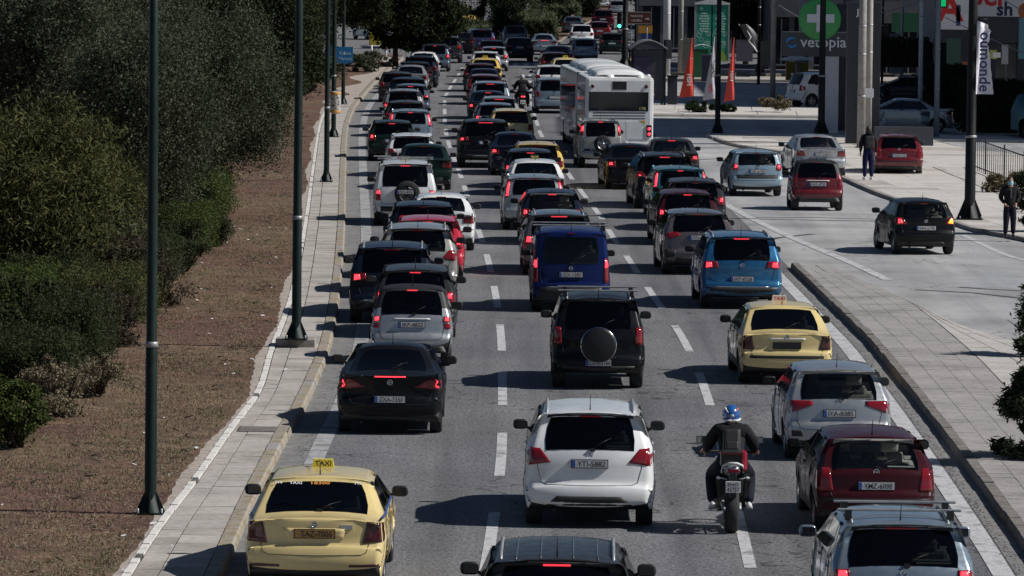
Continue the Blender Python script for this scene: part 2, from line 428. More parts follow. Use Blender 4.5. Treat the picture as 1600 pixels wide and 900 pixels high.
def text_mesh(body, width=None, height=None, depth=0.0, bold=0.0):
    """lettering as a mesh in the xz plane, centred, readable from -y"""
    key = (body, width, height, depth, bold)
    if key in _TXT: return _TXT[key]
    cu = bpy.data.curves.new('lettering', 'FONT'); cu.body = body; cu.size = 1.0
    cu.align_x = 'CENTER'; cu.align_y = 'CENTER'; cu.extrude = 0.0; cu.offset = bold; cu.resolution_u = 2
    o = bpy.data.objects.new('tmp', cu); COL.objects.link(o)
    dg = bpy.context.evaluated_depsgraph_get()
    me = bpy.data.meshes.new_from_object(o.evaluated_get(dg))
    bpy.data.objects.remove(o); bpy.data.curves.remove(cu)
    xs = [v.co.x for v in me.vertices]; ys = [v.co.y for v in me.vertices]
    w = max(xs)-min(xs); h = max(ys)-min(ys); cx = (max(xs)+min(xs))/2; cy = (max(ys)+min(ys))/2
    sx = (width / w) if width else None; sy = (height / h) if height else None
    if sx is None: sx = sy
    if sy is None: sy = sx
    for v in me.vertices:
        x, y = (v.co.x-cx)*sx, (v.co.y-cy)*sy
        v.co = (x, 0, y)
    me.name = 'lettering'
    _TXT[key] = me
    return me
def strip(name, cl, cr, y0, y1, step, z, m, parent=None, kind=None):
    """sheet between two functions of Y"""
    vs = []; n = max(1, int(round((y1-y0)/step)))
    for i in range(n+1):
        Y = y0 + (y1-y0)*i/n
        vs += [(cl(Y), Y, z), (cr(Y), Y, z)]
    fs = [(2*i, 2*i+1, 2*i+3, 2*i+2) for i in range(n)]
    me = mesh_from(name, vs, fs); me.materials.append(m)
    o = link(name, me, None, parent)
    if kind: o['kind'] = kind
    return o
def polysheet(name, pts, z, m, parent=None, kind=None, thick=0.0):
    bm = bmesh.new()
    vs = [bm.verts.new((p[0], p[1], z)) for p in pts]
    f = bm.faces.new(vs)
    if f.normal.z < 0: f.normal_flip()
    bm.normal_update()
    if f.normal.z < 0: bmesh.ops.reverse_faces(bm, faces=[f])
    if thick:
        r = bmesh.ops.extrude_face_region(bm, geom=[f])
        for e in r['geom']:
            if isinstance(e, bmesh.types.BMVert): e.co.z -= thick
        bmesh.ops.recalc_face_normals(bm, faces=bm.faces[:])
    bmesh.ops.triangulate(bm, faces=[g for g in bm.faces if len(g.verts) > 4])
    me = bpy.data.meshes.new(name); bm.to_mesh(me); bm.free(); me.materials.append(m)
    o = link(name, me, None, parent)
    if kind: o['kind'] = kind
    return o
# ================================================================== vehicles
def lerp(a, b, t): return a + (b - a) * t
def smooth01(t): t = max(0.0, min(1.0, t)); return t*t*(3-2*t)

CARS = {}
def car_model(key, L, W, H, pts, gb, gt, wt, cw, belt, roof=0.74, clr=0.20, wheel_r=0.31, rear_ax=0.72, front_ax=0.82,
              lights=(), light_mat=M_TAIL, plate_z=0.80, plate_y=None, glass_s=(0.86, 0.92), side_y=None, doors=4, trim=None, bow=0.065, rad=0.065,
              brake_z=None, bumper_black=0.30, extra=None, rails=False, far=False, bulbs=None, badge_z=None, plate_w=0.50, hood_seam=True, light_wrap=True):
    """pts: side outline from rear bumper over the roof to the front bumper; gb,gt,wt,cw index glass bottom/top, windscreen top, cowl"""
    SUB = 3
    def cr(p0, p1, p2, p3, t):
        return tuple(0.5*((2*b)+(-a+c)*t+(2*a-5*b+4*c-d)*t*t+(-a+3*b-3*c+d)*t*t*t) for a, b, c, d in zip(p0, p1, p2, p3))
    top = []; idx = {}
    n = len(pts)
    for i in range(n-1):
        idx[i] = len(top)
        p0 = pts[max(i-1, 0)]; p3 = pts[min(i+2, n-1)]
        for k in range(SUB): top.append(cr(p0, pts[i], pts[i+1], p3, k/SUB))
    idx[n-1] = len(top); top.append(pts[-1])
    top = [(min(max(a, 0.0), L), b) for a, b in top]
    def roof_z(y):
        z = 0
        for (a, b), (c, d) in zip(top[:-1], top[1:]):
            lo, hi = min(a, c), max(a, c)
            if lo <= y <= hi and hi > lo: z = max(z, lerp(b, d, (y-a)/(c-a)))
        return z
    bot = []
    ar = wheel_r + 0.055
    ya, yb = L - front_ax, rear_ax
    zb = clr
    def arch(yc):
        out = []; a0 = math.asin(max(-1, min(1, (zb - wheel_r) / ar)))
        for k in range(9):
            a = a0 + (pi - 2*a0) * k/8
            out.append((yc + ar*cos(a), wheel_r + ar*sin(a)))
        return out
    bot.append((ya + ar + 0.10, zb)); bot += arch(ya)
    for k in range(1, 5): bot.append((lerp(ya - ar, yb + ar, k/5), zb))
    bot += arch(yb)
    bot.append((lerp(yb - ar, top[0][0], 0.5), zb + 0.02))
    prof = top + bot
    N = len(prof); NT = len(top)
    spz = belt - 0.05
    def spine(y):
        yy = min(max(y, 0.52), L-0.62)
        return Vector((yy, min(spz, roof_z(yy)-0.13)))
    def xmax(y, z):
        zz = z / H; w = W/2
        if z <= belt:
            g = 0.95 + 0.05*smooth01((z-0.15)/0.40) - 0.022*smooth01((z-0.62)/(belt-0.62+1e-6))
        else:
            t = (z-belt)/(H-belt)
            g = lerp(0.978, roof, t**0.9)
        pr = 1.0
        if y < 0.65: pr = 1 - 0.07*(1-y/0.65)**2.4
        if y > L-0.9: pr = 1 - 0.15*((y-(L-0.9))/0.9)**2
        # wheel-arch swell
        fl = 0.0
        for yc in (ya, yb):
            d = abs(y-yc)
            if d < 0.55 and z < 0.75: fl = max(fl, 0.018*(1-(d/0.55)**2))
        return w*g*pr + fl
    # inward normals
    nor = []
    for i in range(N):
        a = Vector(prof[i-1]); b = Vector(prof[(i+1) % N]); d = (b-a).normalized()
        nn = Vector((d.y, -d.x))
        if nn.dot(spine(prof[i][0]) - Vector(prof[i])) < 0 and i < NT: nn = -nn
        if i >= NT:
            nn = Vector((d.y, -d.x))
            # keep the sense that lies inside the body: for the underside walked backwards this is the same turn
        nor.append(nn)
    S = [-1, -0.93, -0.78, -0.52, -0.26, 0, 0.26, 0.52, 0.78, 0.93, 1]
    rr = [rad if i < NT else 0.015 for i in range(N)]
    for k in range(3): rr[k] = lerp(0.03, rad, k/3)
    def bw(i):
        if i >= NT: return 0.0
        return (bow if prof[i][1] < belt else lerp(bow, 0.045, min(1, (prof[i][1]-belt)/(H-belt)))) if prof[i][1] > 0.2 else 0.0
    xe = [xmax(*prof[i]) - rr[i] for i in range(N)]
    def rib(i, s, off=0.0):
        i = i % N
        y, z = prof[i]; nn = nor[i]
        ins = bw(i)*s*s*abs(s)*0.9 + bw(i)*0.1*s*s
        p = Vector((y, z)) + nn*(ins - off)
        return Vector((s*xe[i], p.x, p.y))
    verts = []; faces = []; mi = []
    gi0, gi1 = idx[gb], idx[gt]; wi0, wi1 = idx[wt], idx[cw]
    if side_y is None: side_y = (pts[gt][0] + 0.10, pts[cw][0] - 0.20)
    sy0, sy1 = side_y
    ring = []
    FIL = 4; LOOPS = 4
    rows = []
    for i in range(N):
        row = []
        for sgn in (-1, 1):
            side = []
            y, z = prof[i]; nn = nor[i]; r = rr[i]; b = bw(i)
            for k in range(1, FIL+1):
                a = (pi/2)*k/FIL
                p = Vector((y, z)) + nn*(b + r*(1-cos(a)))
                x = xe[i] + r*sin(a)
                if k == FIL: x = xmax(p.x, p.y)
                side.append(Vector((sgn*x, p.x, p.y)))
            e = Vector((side[-1].y, side[-1].z)); c = spine(y)
            for k in range(1, LOOPS+1):
                q = e.lerp(c, k/LOOPS)
                side.append(Vector((sgn*xmax(q.x, q.y), q.x, q.y)))
            row.append(side)
        line = list(reversed(row[0])) + [rib(i, s) for s in S] + row[1]
        rows.append(line)
    M = len(rows[0]); base = FIL + LOOPS
    for l in rows: verts += l
    for i in range(N):
        j = (i+1) % N
        for k in range(M-1):
            if base+2 <= k < base+8:
                if gi0 <= i < gi1 or wi0 <= i < wi1: continue
            if (1 <= k <= 3 or M-5 <= k <= M-3) and i < NT-1 and sy0 + 0.04 < min(prof[i][0], prof[j][0]) and max(prof[i][0], prof[j][0]) < sy1 - 0.04 and min(prof[i][1], prof[j][1]) > belt + 0.20:
                continue
            faces.append((i*M+k, j*M+k, j*M+k+1, i*M+k+1))
            zf = (rows[i][k].z + rows[j][k+1].z)/2; side = k < base-1 or k > M-1-base
            if (i >= NT-1 or i == N-1):
                m_ = 1 if (not side or zf < bumper_black) else 0
            elif prof[i][1] < bumper_black and prof[j][1] <= bumper_black + 0.05: m_ = 1
            elif key in ('micro',) and rows[i][k].z > belt*0.99 and prof[i][0] < L*0.55: m_ = 1
            else: m_ = 0
            mi.append(m_)
    body = mesh_from('body', verts, faces, mi, True)
    bm = bmesh.new(); bm.from_mesh(body)
    bmesh.ops.remove_doubles(bm, verts=bm.verts[:], dist=1e-4)
    bmesh.ops.recalc_face_normals(bm, faces=bm.faces[:])
    full = bm.copy()
    bm.to_mesh(body); bm.free()
    body.materials.append(PT('grey')); body.materials.append(M_BLACKP)
    # closed copy for projecting
    fv = [v.co.copy() for v in full.verts]; full.free()
    cf = [(i*M+k, ((i+1)%N)*M+k, ((i+1)%N)*M+k+1, i*M+k+1) for i in range(N) for k in range(M-1)]
    bvh = BVHTree.FromPolygons(verts, cf)
    def hit(x, z, front=False):
        for q in range(14):
            o = Vector((x*(1-0.012*q), L+2 if front else -2, z))
            h = bvh.ray_cast(o, Vector((0, -1 if front else 1, 0)))
            if h[0] is not None: return h[0]
        return Vector((x, 0.1, z))
    def hit_side(y, z, sgn):
        h = bvh.ray_cast(Vector((sgn*3, y, z)), Vector((-sgn, 0, 0)))
        return h[0] if h[0] is not None else Vector((sgn*xmax(y, z), y, z))
    def patch(quad, nx=6, nz=5, off=0.008, front=False, skirt=0.03, mb=None, mi=0, roundc=0.0):
        mb = mb or MB(); sg = 1 if not front else -1
        vs = []
        for j in range(-1, nz+2):
            for i in range(-1, nx+2):
                u = min(max(i, 0), nx)/nx; v = min(max(j, 0), nz)/nz
                if roundc:
                    uu, vv = u*2-1, v*2-1
                    k = 1 - roundc*(abs(uu)**3)*(abs(vv)**3)
                    u, v = (uu*k+1)/2, (vv*k+1)/2
                a = Vector(quad[0]).lerp(Vector(quad[1]), u); b = Vector(quad[3]).lerp(Vector(quad[2]), u)
                p = a.lerp(b, v); h = hit(p.x, p.y, front)
                edge = i < 0 or j < 0 or i > nx or j > nz
                vs.append(Vector((p.x, h.y - sg*(off if not edge else -skirt), p.y)))
        w = nx+3
        fs = [(j*w+i, j*w+i+1, (j+1)*w+i+1, (j+1)*w+i) for j in range(nz+2) for i in range(nx+2)]
        mb.add(vs, fs, mi, True); return mb
    T = []      # template: (part name, mesh, default material, parent index or None, tagname)
    def part(name, me, m, parent=None, key=None):
        T.append((name, me, m, parent, key)); return len(T)-1
    part('body', body, None, None, 'paint')
    # rear window and windscreen with dark borders
    def glass(i0, i1, s0, s1, off):
        vs = []; cols = [k/8*2-1 for k in range(9)]
        for i in range(i0, i1+1):
            t = (i-i0)/(i1-i0); sw = lerp(s0, s1, t)
            edge = 1 - 0.05*(abs(2*t-1)**4)
            for c in cols:
                s = c*sw*edge
                p = rib(i, s, off); vs.append(p)
        w = 9
        fs = [(a*w+b, a*w+b+1, (a+1)*w+b+1, (a+1)*w+b) for a in range(i1-i0) for b in range(w-1)]
        return vs, fs
    def frame(i0, i1, s0, s1, sgn):
        vs = []; k = 0; fs = []
        for sgn in (sgn,):
            o = len(vs)
            for i in range(i0, i1+1):
                t = (i-i0)/(i1-i0); sw = lerp(s0, s1, t)*(1 - 0.05*(abs(2*t-1)**4))
                vs += [rib(i, sgn*0.765, 0.002), rib(i, sgn*lerp(0.765, sw, 0.5), 0.0025), rib(i, sgn*sw, 0.003)]
            for a in range(i1-i0):
                for c in range(2): fs.append((o+a*3+c, o+a*3+c+1, o+a*3+c+4, o+a*3+c+3))
        return vs, fs
    mb = MB(); v, f = glass(gi0, gi1, *glass_s, 0.006); mb.add(v, f, 0, True)
    rw = part('rear_window', mb.mesh('rear_window', [M_GLASS]), M_GLASS)
    for sg_ in (-1, 1):
        mb = MB(); v, f = frame(gi0, gi1, *glass_s, sg_); mb.add(v, f, 0, True)
        part('window_seal', mb.mesh('window_seal', [M_BLACK]), M_BLACK, rw)
    mb = MB(); v, f = glass(wi0, wi1, 0.92, 0.92, 0.006); mb.add(v, f, 0, True)
    part('windscreen', mb.mesh('windscreen', [M_GLASS]), M_GLASS)
    # side windows
    if side_y is None: side_y = (pts[gt][0] + 0.10, pts[cw][0] - 0.20)
    y0, y1 = side_y
    splits = [(y0, lerp(y0, y1, 0.16)), (lerp(y0, y1, 0.185), lerp(y0, y1, 0.52)), (lerp(y0, y1, 0.55), y1)] if doors == 4 else [(y0, lerp(y0, y1, 0.36)), (lerp(y0, y1, 0.40), y1)]
    for sgn in (-1, 1):
        for a, b in splits:
            vs = []; nx, nz = 7, 4
            for i in range(nx+1):
                y = lerp(a, b, i/nx)
                zt = min(roof_z(y) - 0.105, H - 0.115); zb_ = belt + 0.015 + 0.02*(y1-y)/(y1-y0)
                fade = 1.0
                if a == y0: fade = 0.15 + 0.85*min(1.0, (i/nx)*1.6)
                zt = max(zb_ + 0.012, lerp(zb_, zt, fade))
                for j in range(nz+1):
                    z = lerp(zb_, zt, j/nz); vs.append(Vector((sgn*(xmax(y, z)+0.004), y, z)))
            w = nz+1
            fs = [(i*w+j, i*w+j+1, (i+1)*w+j+1, (i+1)*w+j) for i in range(nx) for j in range(nz)]
            mb = MB(); mb.add(vs, fs, 0, True)
            part('side_window', mb.mesh('side_window', [M_GLASS]), M_GLASS, None, 'sideglass')
        for (a_, b_) in [(p_[1], q_[0]) for p_, q_ in zip(splits[:-1], splits[1:])]:
            mb = MB(); ym_ = (a_+b_)/2; hw = (b_-a_)/2 + 0.03; vs = []
            for t in range(5):
                z = lerp(belt-0.02, min(roof_z(ym_)-0.08, H-0.09), t/4)
                for yy_, dx_ in ((ym_-hw, 0.0), (ym_+hw, 0.0), (ym_+hw, 0.03), (ym_-hw, 0.03)): vs.append((sgn*(xmax(yy_, z)+0.001-dx_), yy_, z))
            mb.add(vs, [(r_*4+q, r_*4+(q+1) % 4, (r_+1)*4+(q+1) % 4, (r_+1)*4+q) for r_ in range(4) for q in range(4)])
            part('door_pillar', mb.mesh('door_pillar', [M_BLACK]), M_BLACK)
    # cabin: lining, seats
    mb = MB(); zt = belt - 0.06
    xa = xmax(pts[gb][0]+0.3, zt)*0.90
    mb.add([(-xa, pts[gb][0]+0.05, zt), (xa, pts[gb][0]+0.05, zt), (xa, pts[cw][0]-0.05, zt), (-xa, pts[cw][0]-0.05, zt)], [(0,1,2,3)])
    mb.box(-xa*0.97, xa*0.97, pts[cw][0]-0.52, pts[cw][0]-0.15, zt-0.02, belt+0.075)
    ii = list(range(gi1, wi0+1)); vs = []
    for i in ii:
        for s in (-0.97, -0.5, 0, 0.5, 0.97): vs.append(rib(i, s, -0.025))
    mb.add(vs, [(a*5+b, a*5+b+1, (a+1)*5+b+1, (a+1)*5+b) for a in range(len(ii)-1) for b in range(4)], 0, True)
    part('cabin_lining', mb.mesh('cabin_lining', [M_LINER]), M_LINER, None, 'lining')
    mb = MB(); vs = [rib(wi0, q_, -0.012) for q_ in (-0.9, -0.45, 0, 0.45, 0.9)]
    vs += [v_ + Vector((0, 0.02, -0.13)) for v_ in vs]
    mb.add(vs, [(q_, q_+1, q_+6, q_+5) for q_ in range(4)]); part('slit_blocker', mb.mesh('slit_blocker', [M_LINER]), M_LINER, None, 'visor')  # strip added under the roof edge to block the bright slit through the cabin
    yf = pts[cw][0] - 1.25
    for sgn in (-1, 1):
        mb = MB(); x = sgn*W*0.21; hs = min(H-0.33, 1.18 if H < 1.6 else H-0.42)
        mb.box(x-0.23, x+0.23, yf-0.12, yf+0.04, belt-0.45, hs-0.12, 0, 0.05)
        mb.box(x-0.13, x+0.13, yf-0.15, yf-0.05, hs-0.06, hs+0.12, 0, 0.04)
        mb.tube([(x-0.05, yf-0.09, hs-0.14), (x-0.05, yf-0.09, hs-0.02)], 0.008, 5); mb.tube([(x+0.05, yf-0.09, hs-0.14), (x+0.05, yf-0.09, hs-0.02)], 0.008, 5)
        part('seat', mb.mesh('seat', [M_SEATF]), M_SEATF, None, 'seat')
    if key != 'micro':
        mb = MB(); yr = max(pts[gt][0] + 0.35, yf - 0.85); hs = min(H-0.42, 1.05 if H < 1.6 else H-0.5)
        mb.box(-W*0.36, W*0.36, yr, yr+0.14, belt-0.4, hs-0.02, 0, 0.05)
        for x in (-W*0.22, 0, W*0.22): mb.box(x-0.11, x+0.11, yr-0.0, yr+0.08, hs-0.04, hs+0.10, 0, 0.03)
        part('seat', mb.mesh('rear_bench', [M_SEATF]), M_SEATF, None, 'seat')
    # wheels
    for y in (rear_ax, L-front_ax):
        for sgn in (-1, 1):
            tw = 0.20 if wheel_r < 0.33 else 0.235
            x0 = sgn*(W/2 - 0.02); x1 = x0 - sgn*tw
            mb = MB(); rw_, ri = wheel_r, wheel_r*0.66
            prof_ = [(ri, x0), (rw_-0.02, x0), (rw_, x0-sgn*0.025), (rw_, x1+sgn*0.025), (rw_-0.02, x1), (ri, x1)]
            mb.lathe(prof_, (0, y, wheel_r), 'x', 24)
            ty = part('tyre', mb.mesh('tyre', [M_RUBBER]), M_RUBBER)
            mb = MB(); xr = x0 - sgn*0.03
            mb.lathe([(ri+0.004, x0-sgn*0.004), (ri-0.015, x0-sgn*0.008), (ri-0.02, xr-sgn*0.05)], (0, y, wheel_r), 'x', 20)
            for k in range(5):
                a = 2*pi*k/5 + 0.3
                c = Vector((xr, y, wheel_r)); e = Vector((0, cos(a), sin(a))); t_ = Vector((0, -sin(a), cos(a)))
                p = [c + t_*0.045, c - t_*0.045, c + e*(ri-0.01) - t_*0.03, c + e*(ri-0.01) + t_*0.03]
                mb.add(p + [q - Vector((sgn*0.03, 0, 0)) for q in p], [(0,1,2,3), (0,4,5,1), (1,5,6,2), (2,6,7,3), (3,7,4,0)])
            mb.lathe([(0.055, xr+sgn*0.004), (0.0, xr+sgn*0.01)], (0, y, wheel_r), 'x', 12)
            mb.lathe([(ri-0.02, xr-sgn*0.05), (0, xr-sgn*0.05)], (0, y, wheel_r), 'x', 12, 1)
            part('rim', mb.mesh('rim', [M_RIM, M_BLACKP]), M_RIM, ty)
    # mirrors
    ym = pts[cw][0] - 0.28; zm = belt + 0.065
    for sgn in (-1, 1):
        mb = MB(); x = sgn*(W/2 + 0.075)
        rg = []
        for (yy, kx, kz) in ((-0.045, 0.90, 0.86), (-0.035, 1.0, 1.0), (0.01, 0.97, 0.97), (0.06, 0.78, 0.78), (0.085, 0.45, 0.5)):
            for k in range(14):
                a = 2*pi*k/14; ca, sa = cos(a), sin(a)
                rg.append(Vector((x + sgn*0.01 + 0.108*kx*(abs(ca)**0.55)*(1 if ca > 0 else -1), ym+yy, zm + 0.074*kz*(abs(sa)**0.6)*(1 if sa > 0 else -1) + 0.006)))
        mb.add(rg, [(i*14+k, i*14+(k+1) % 14, (i+1)*14+(k+1) % 14, (i+1)*14+k) for i in range(4) for k in range(14)] + [tuple(range(14)), tuple(range(56, 70))], 0, True)
        mb.box(min(x, sgn*W/2*0.9), max(x, sgn*W/2*0.9), ym-0.01, ym+0.04, zm-0.06, zm-0.03, 0)
        mr = part('mirror', mb.mesh('mirror', [M_BLACKP]), M_BLACKP, None, 'mirror')
        mb = MB(); mb.box(x-0.075, x+0.090, ym-0.050, ym-0.044, zm-0.045, zm+0.055)
        part('mirror_glass', mb.mesh('mirror_glass', [M_GLASSD]), M_GLASSD, mr)
    # tail lamps
    for qi, q in enumerate(lights):
        for sgn in (-1, 1):
            quad = [(sgn*x, z) for x, z in q]
            if sgn < 0: quad = [quad[1], quad[0], quad[3], quad[2]]
            li = part('tail_light', patch(quad, 6, 6, 0.010, mb=MB()).mesh('tail_light', [light_mat]), light_mat, None, 'tail')
            xs = [a for a, b in quad]; zs = [b for a, b in quad]
            cx, cz = sum(xs)/4, sum(zs)/4
            bz = bulbs[qi] if bulbs else (0.0, 0.0, 0.42, 0.5)
            if bz:
                dx, dz, kx, kz = bz
                bq = [(cx + sgn*dx + (a-cx)*kx, cz + dz + (b-cz)*kz) for a, b in quad]
                part('bulb', patch(bq, 3, 3, 0.014, skirt=-0.008).mesh('bulb', [M_LIT]), M_LIT, li, 'bulb')
            # wrap on the flank
            if light_wrap and max(abs(x) for x, z in q) > W*0.43:
                zz0 = min(z for x, z in q)+0.02; zz1 = max(z for x, z in q)-0.02; ye = hit(sgn*max(x for x, z in q), (zz0+zz1)/2).y
                vs = []
                for i in range(4):
                    for j in range(4):
                        y = ye - 0.01 + 0.17*i/3; z = lerp(lerp(zz0, zz0+0.04, i/3), lerp(zz1, zz1-0.04, i/3), j/3)
                        h = hit_side(max(y, 0.03), z, sgn); vs.append(Vector((h.x + sgn*0.005, max(y, 0.03), z)))
                mb = MB(); mb.add(vs, [(i*4+j, i*4+j+1, (i+1)*4+j+1, (i+1)*4+j) for i in range(3) for j in range(3)], 0, True)
                part('lamp_side', mb.mesh('lamp_side', [light_mat]), light_mat, li)
    # bumper insert, plate, brake lamp, badge, wiper, seam
    if trim:
        for q, mm, nm in trim:
            part(nm, patch(q, 10, 3, 0.008, skirt=0.03).mesh(nm, [mm or PT('grey')]), mm, None, nm if mm else 'paint')
    py_ = hit(0, plate_z).y if plate_y is None else plate_y
    mb = MB(); pw = plate_w
    mb.box(-pw/2-0.012, pw/2+0.012, py_-0.028, py_+0.02, plate_z-0.062, plate_z+0.062, 1)
    mb.box(-pw/2, pw/2, py_-0.034, py_-0.02, plate_z-0.051, plate_z+0.051, 0)
    mb.box(-pw/2+0.002, -pw/2+0.045, py_-0.0362, py_-0.03, plate_z-0.049, plate_z+0.049, 2)
    part('number_plate', mb.mesh('number_plate', [M_PLATE, M_BLACK, M_PLATEB]), M_PLATE, None, 'plate')
    CARSPL = (py_ - 0.040, plate_z)
    if brake_z is not None:
        bz, bw_ = brake_z
        i = min(range(gi0, gi1+2), key=lambda k: abs(prof[k][1]-bz))
        pp = rib(i, 0, 0.012)
        mb = MB(); mb.box(-bw_/2, bw_/2, pp.y-0.012, pp.y+0.03, pp.z-0.010, pp.z+0.010, 0, 0.004)
        part('high_brake_light', mb.mesh('high_brake_light', [M_TAIL]), M_TAIL, None, 'hbl')
    if badge_z:
        h = hit(0, badge_z); mb = MB()
        mb.lathe([(0.046, h.y-0.010), (0.033, h.y-0.012), (0.033, h.y)], (0, 0, badge_z), 'y', 16)
        mb.ball((0, h.y-0.004, badge_z), (0.022, 0.006, 0.016), 8, 6)
        part('badge', mb.mesh('badge', [M_CHROME]), M_CHROME, None, 'badge')
    i = gi0 + 1
    mb = MB(); a = rib(gi0, 0.05, 0.02); b = rib(gi0+1, 0.42, 0.02)
    mb.tube([a, a.lerp(b, 0.5) + Vector((0, -0.012, 0.02)), b], [0.007, 0.005, 0.003], 5)
    mb.box(a.x-0.035, a.x+0.035, a.y-0.02, a.y+0.02, a.z-0.03, a.z+0.01)
    part('wiper', mb.mesh('wiper', [M_BLACK]), M_BLACK, None, 'wiper')
    # tailgate seam
    gx = W*0.5*0.80; zb1 = 0.52 if H < 1.6 else 0.62
    line = [(-gx*0.93, belt-0.02), (-gx, lerp(belt, zb1, 0.5)), (-gx*0.92, zb1+0.03), (-gx*0.82, zb1), (0, zb1-0.01), (gx*0.82, zb1), (gx*0.92, zb1+0.03), (gx, lerp(belt, zb1, 0.5)), (gx*0.93, belt-0.02)]
    mb = MB(); dense = []
    for a, b in zip(line[:-1], line[1:]):
        for k in range(5): dense.append((lerp(a[0], b[0], k/5), lerp(a[1], b[1], k/5)))
    dense.append(line[-1])
    pts3 = [hit(x, z) + Vector((0, -0.0015, 0)) for x, z in dense]
    mb.tube(pts3, 0.0045, 4, 0, False)
    part('tailgate_seam', mb.mesh('tailgate_seam', [M_BLACK]), M_BLACK, None, 'seam')
    for sgn in (-1, 1):   # door seams + handles
        for y in (lerp(y0, y1, 0.05) if doors == 4 else None, lerp(y0, y1, 0.535 if doors == 4 else 0.38), y1 - 0.02):
            if y is None: continue
            mb = MB()
            mb.tube([(sgn*(xmax(y, z)+0.001), y, z) for z in (belt, 0.8, 0.6, 0.4, 0.28)], 0.0045, 4, 0, False)
            part('door_seam', mb.mesh('door_seam', [M_BLACK]), M_BLACK, None, 'seam')
        for y in ([lerp(y0, y1, 0.12), lerp(y0, y1, 0.60)] if doors == 4 else [lerp(y0, y1, 0.45)]):
            z = belt - 0.10; mb = MB(); x = sgn*xmax(y, z)
            mb.box(min(x-sgn*0.01, x+sgn*0.03), max(x-sgn*0.01, x+sgn*0.03), y, y+0.17, z-0.014, z+0.014, 0, 0.006)
            part('door_handle', mb.mesh('door_handle', [PT('grey')]), None, None, 'paint')
    # front lamps and grille
    hz_ = 0.66 if H < 1.6 else 0.80
    for sgn in (-1, 1):
        q = [(sgn*W*0.27, hz_-0.06), (sgn*W*0.43, hz_-0.03), (sgn*W*0.43, hz_+0.07), (sgn*W*0.27, hz_+0.05)]
        if sgn < 0: q = [q[1], q[0], q[3], q[2]]
        part('headlight', patch(q, 4, 4, 0.010, True).mesh('headlight', [M_HEAD]), M_HEAD)
    part('grille', patch([(-0.36, hz_-0.06), (0.36, hz_-0.06), (0.38, hz_+0.04), (-0.38, hz_+0.04)], 6, 3, 0.008, True).mesh('grille', [M_BLACKP]), M_BLACKP)
    if rails:
        ra, rb = pts[gt][0] + 0.25, pts[wt][0] - 0.05
        for sgn in (-1, 1):
            mb = MB(); P_ = []
            for k in range(9):
                y = lerp(ra, rb, k/8); z = roof_z(y)
                hh = 0.0 if 0 < k < 8 else -0.05
                P_.append((sgn*(W/2*roof - 0.085), y, z - 0.012 + hh))
            mb.tube(P_, 0.02, 6)
            part('roof_rail', mb.mesh('roof_rail', [M_STEEL]), M_STEEL, None, 'rail')
    # antenna
    ya_ = pts[gt][0] + 0.22
    mb = MB(); z = roof_z(ya_)
    mb.tube([(0, ya_+0.03, z-0.02), (0, ya_-0.01, z+0.07), (0, ya_-0.10, z+0.22)], [0.013, 0.007, 0.004], 6)
    part('antenna', mb.mesh('antenna', [M_BLACKP]), M_BLACKP, None, 'antenna')
    # exhaust
    mb = MB(); mb.tube([(-W*0.27, 0.06, clr+0.01), (-W*0.27, 0.5, clr+0.02)], 0.024, 8)
    part('exhaust', mb.mesh('exhaust', [M_RUBBER]), M_RUBBER)
    CARS[key] = dict(T=T, L=L, W=W, H=H, rear_ax=rear_ax, plate=CARSPL, roof_z=roof_z, rib=rib, hit=hit, xmax=xmax, idx=idx, pts=pts, roof=roof, belt=belt, gi=(gi0, gi1), patch=patch)
    return CARS[key]

def hatch_pts(L, H, belt, gt=0.46, rake=0.12, ws=0.95, cowl=0.95, low=0.22):
    return [(0.09, low+0.03), (0.015, 0.36), (0.0, 0.50), (0.025, 0.60), (0.075, 0.66), (0.09, 0.80), (rake+0.02, belt), (gt, H-0.115), (gt+0.06, H-0.045), (lerp(gt, L*0.5, 0.6), H-0.002),
            (L*0.53, H-0.012), (L-cowl-ws, H-0.075), (L-cowl, belt+0.03), (L-0.48, belt-0.10), (L-0.13, belt-0.24), (L-0.01, 0.60), (L, 0.42), (L-0.09, low+0.02)]
HI = dict(gb=6, gt=7, wt=11, cw=12)
def low_trim(W, z0=0.22, z1=0.36, k=0.40, nm='bumper_insert'):
    return ([(-W*k, z0), (W*k, z0), (W*k*0.88, z1), (-W*k*0.88, z1)], M_BLACKP, nm)

W=1.72
car_model('hatch', 4.05, W, 1.45, hatch_pts(4.05, 1.45, 0.98), **HI, belt=0.98, lights=[[(0.56,0.76),(0.80,0.74),(0.775,0.98),(0.60,0.96)]], plate_z=0.74, brake_z=(1.34,0.22), badge_z=0.90, trim=[low_trim(W)], bulbs=[(0.03,0.03,0.4,0.45)])
car_model('hatch_tall_lamps', 4.0, 1.70, 1.49, hatch_pts(4.0, 1.49, 1.0, 0.36, 0.10), **HI, belt=1.0, roof=0.78, lights=[[(0.66,0.80),(0.80,0.78),(0.745,1.22),(0.655,1.20)]], plate_z=0.72, brake_z=(1.38,0.18), badge_z=0.90, trim=[low_trim(1.7)], glass_s=(0.80,0.90), bulbs=[(0.0,-0.06,0.6,0.4)])
car_model('yaris', 3.95, 1.695, 1.49, hatch_pts(3.95, 1.49, 1.0, 0.50, 0.13), **HI, belt=1.0, lights=[[(0.42,0.90),(0.80,0.76),(0.765,0.97),(0.42,0.965)]], plate_z=0.77, brake_z=(1.40,0.20), badge_z=0.945,
   trim=[low_trim(1.695,0.22,0.34,0.36), ([(-0.76,0.40),(-0.58,0.40),(-0.60,0.50),(-0.76,0.50)], M_BLACKP, 'fog_lamp_recess'), ([(0.58,0.40),(0.76,0.40),(0.76,0.50),(0.60,0.50)], M_BLACKP, 'fog_lamp_recess')], bulbs=[(0.08,-0.03,0.3,0.35)])
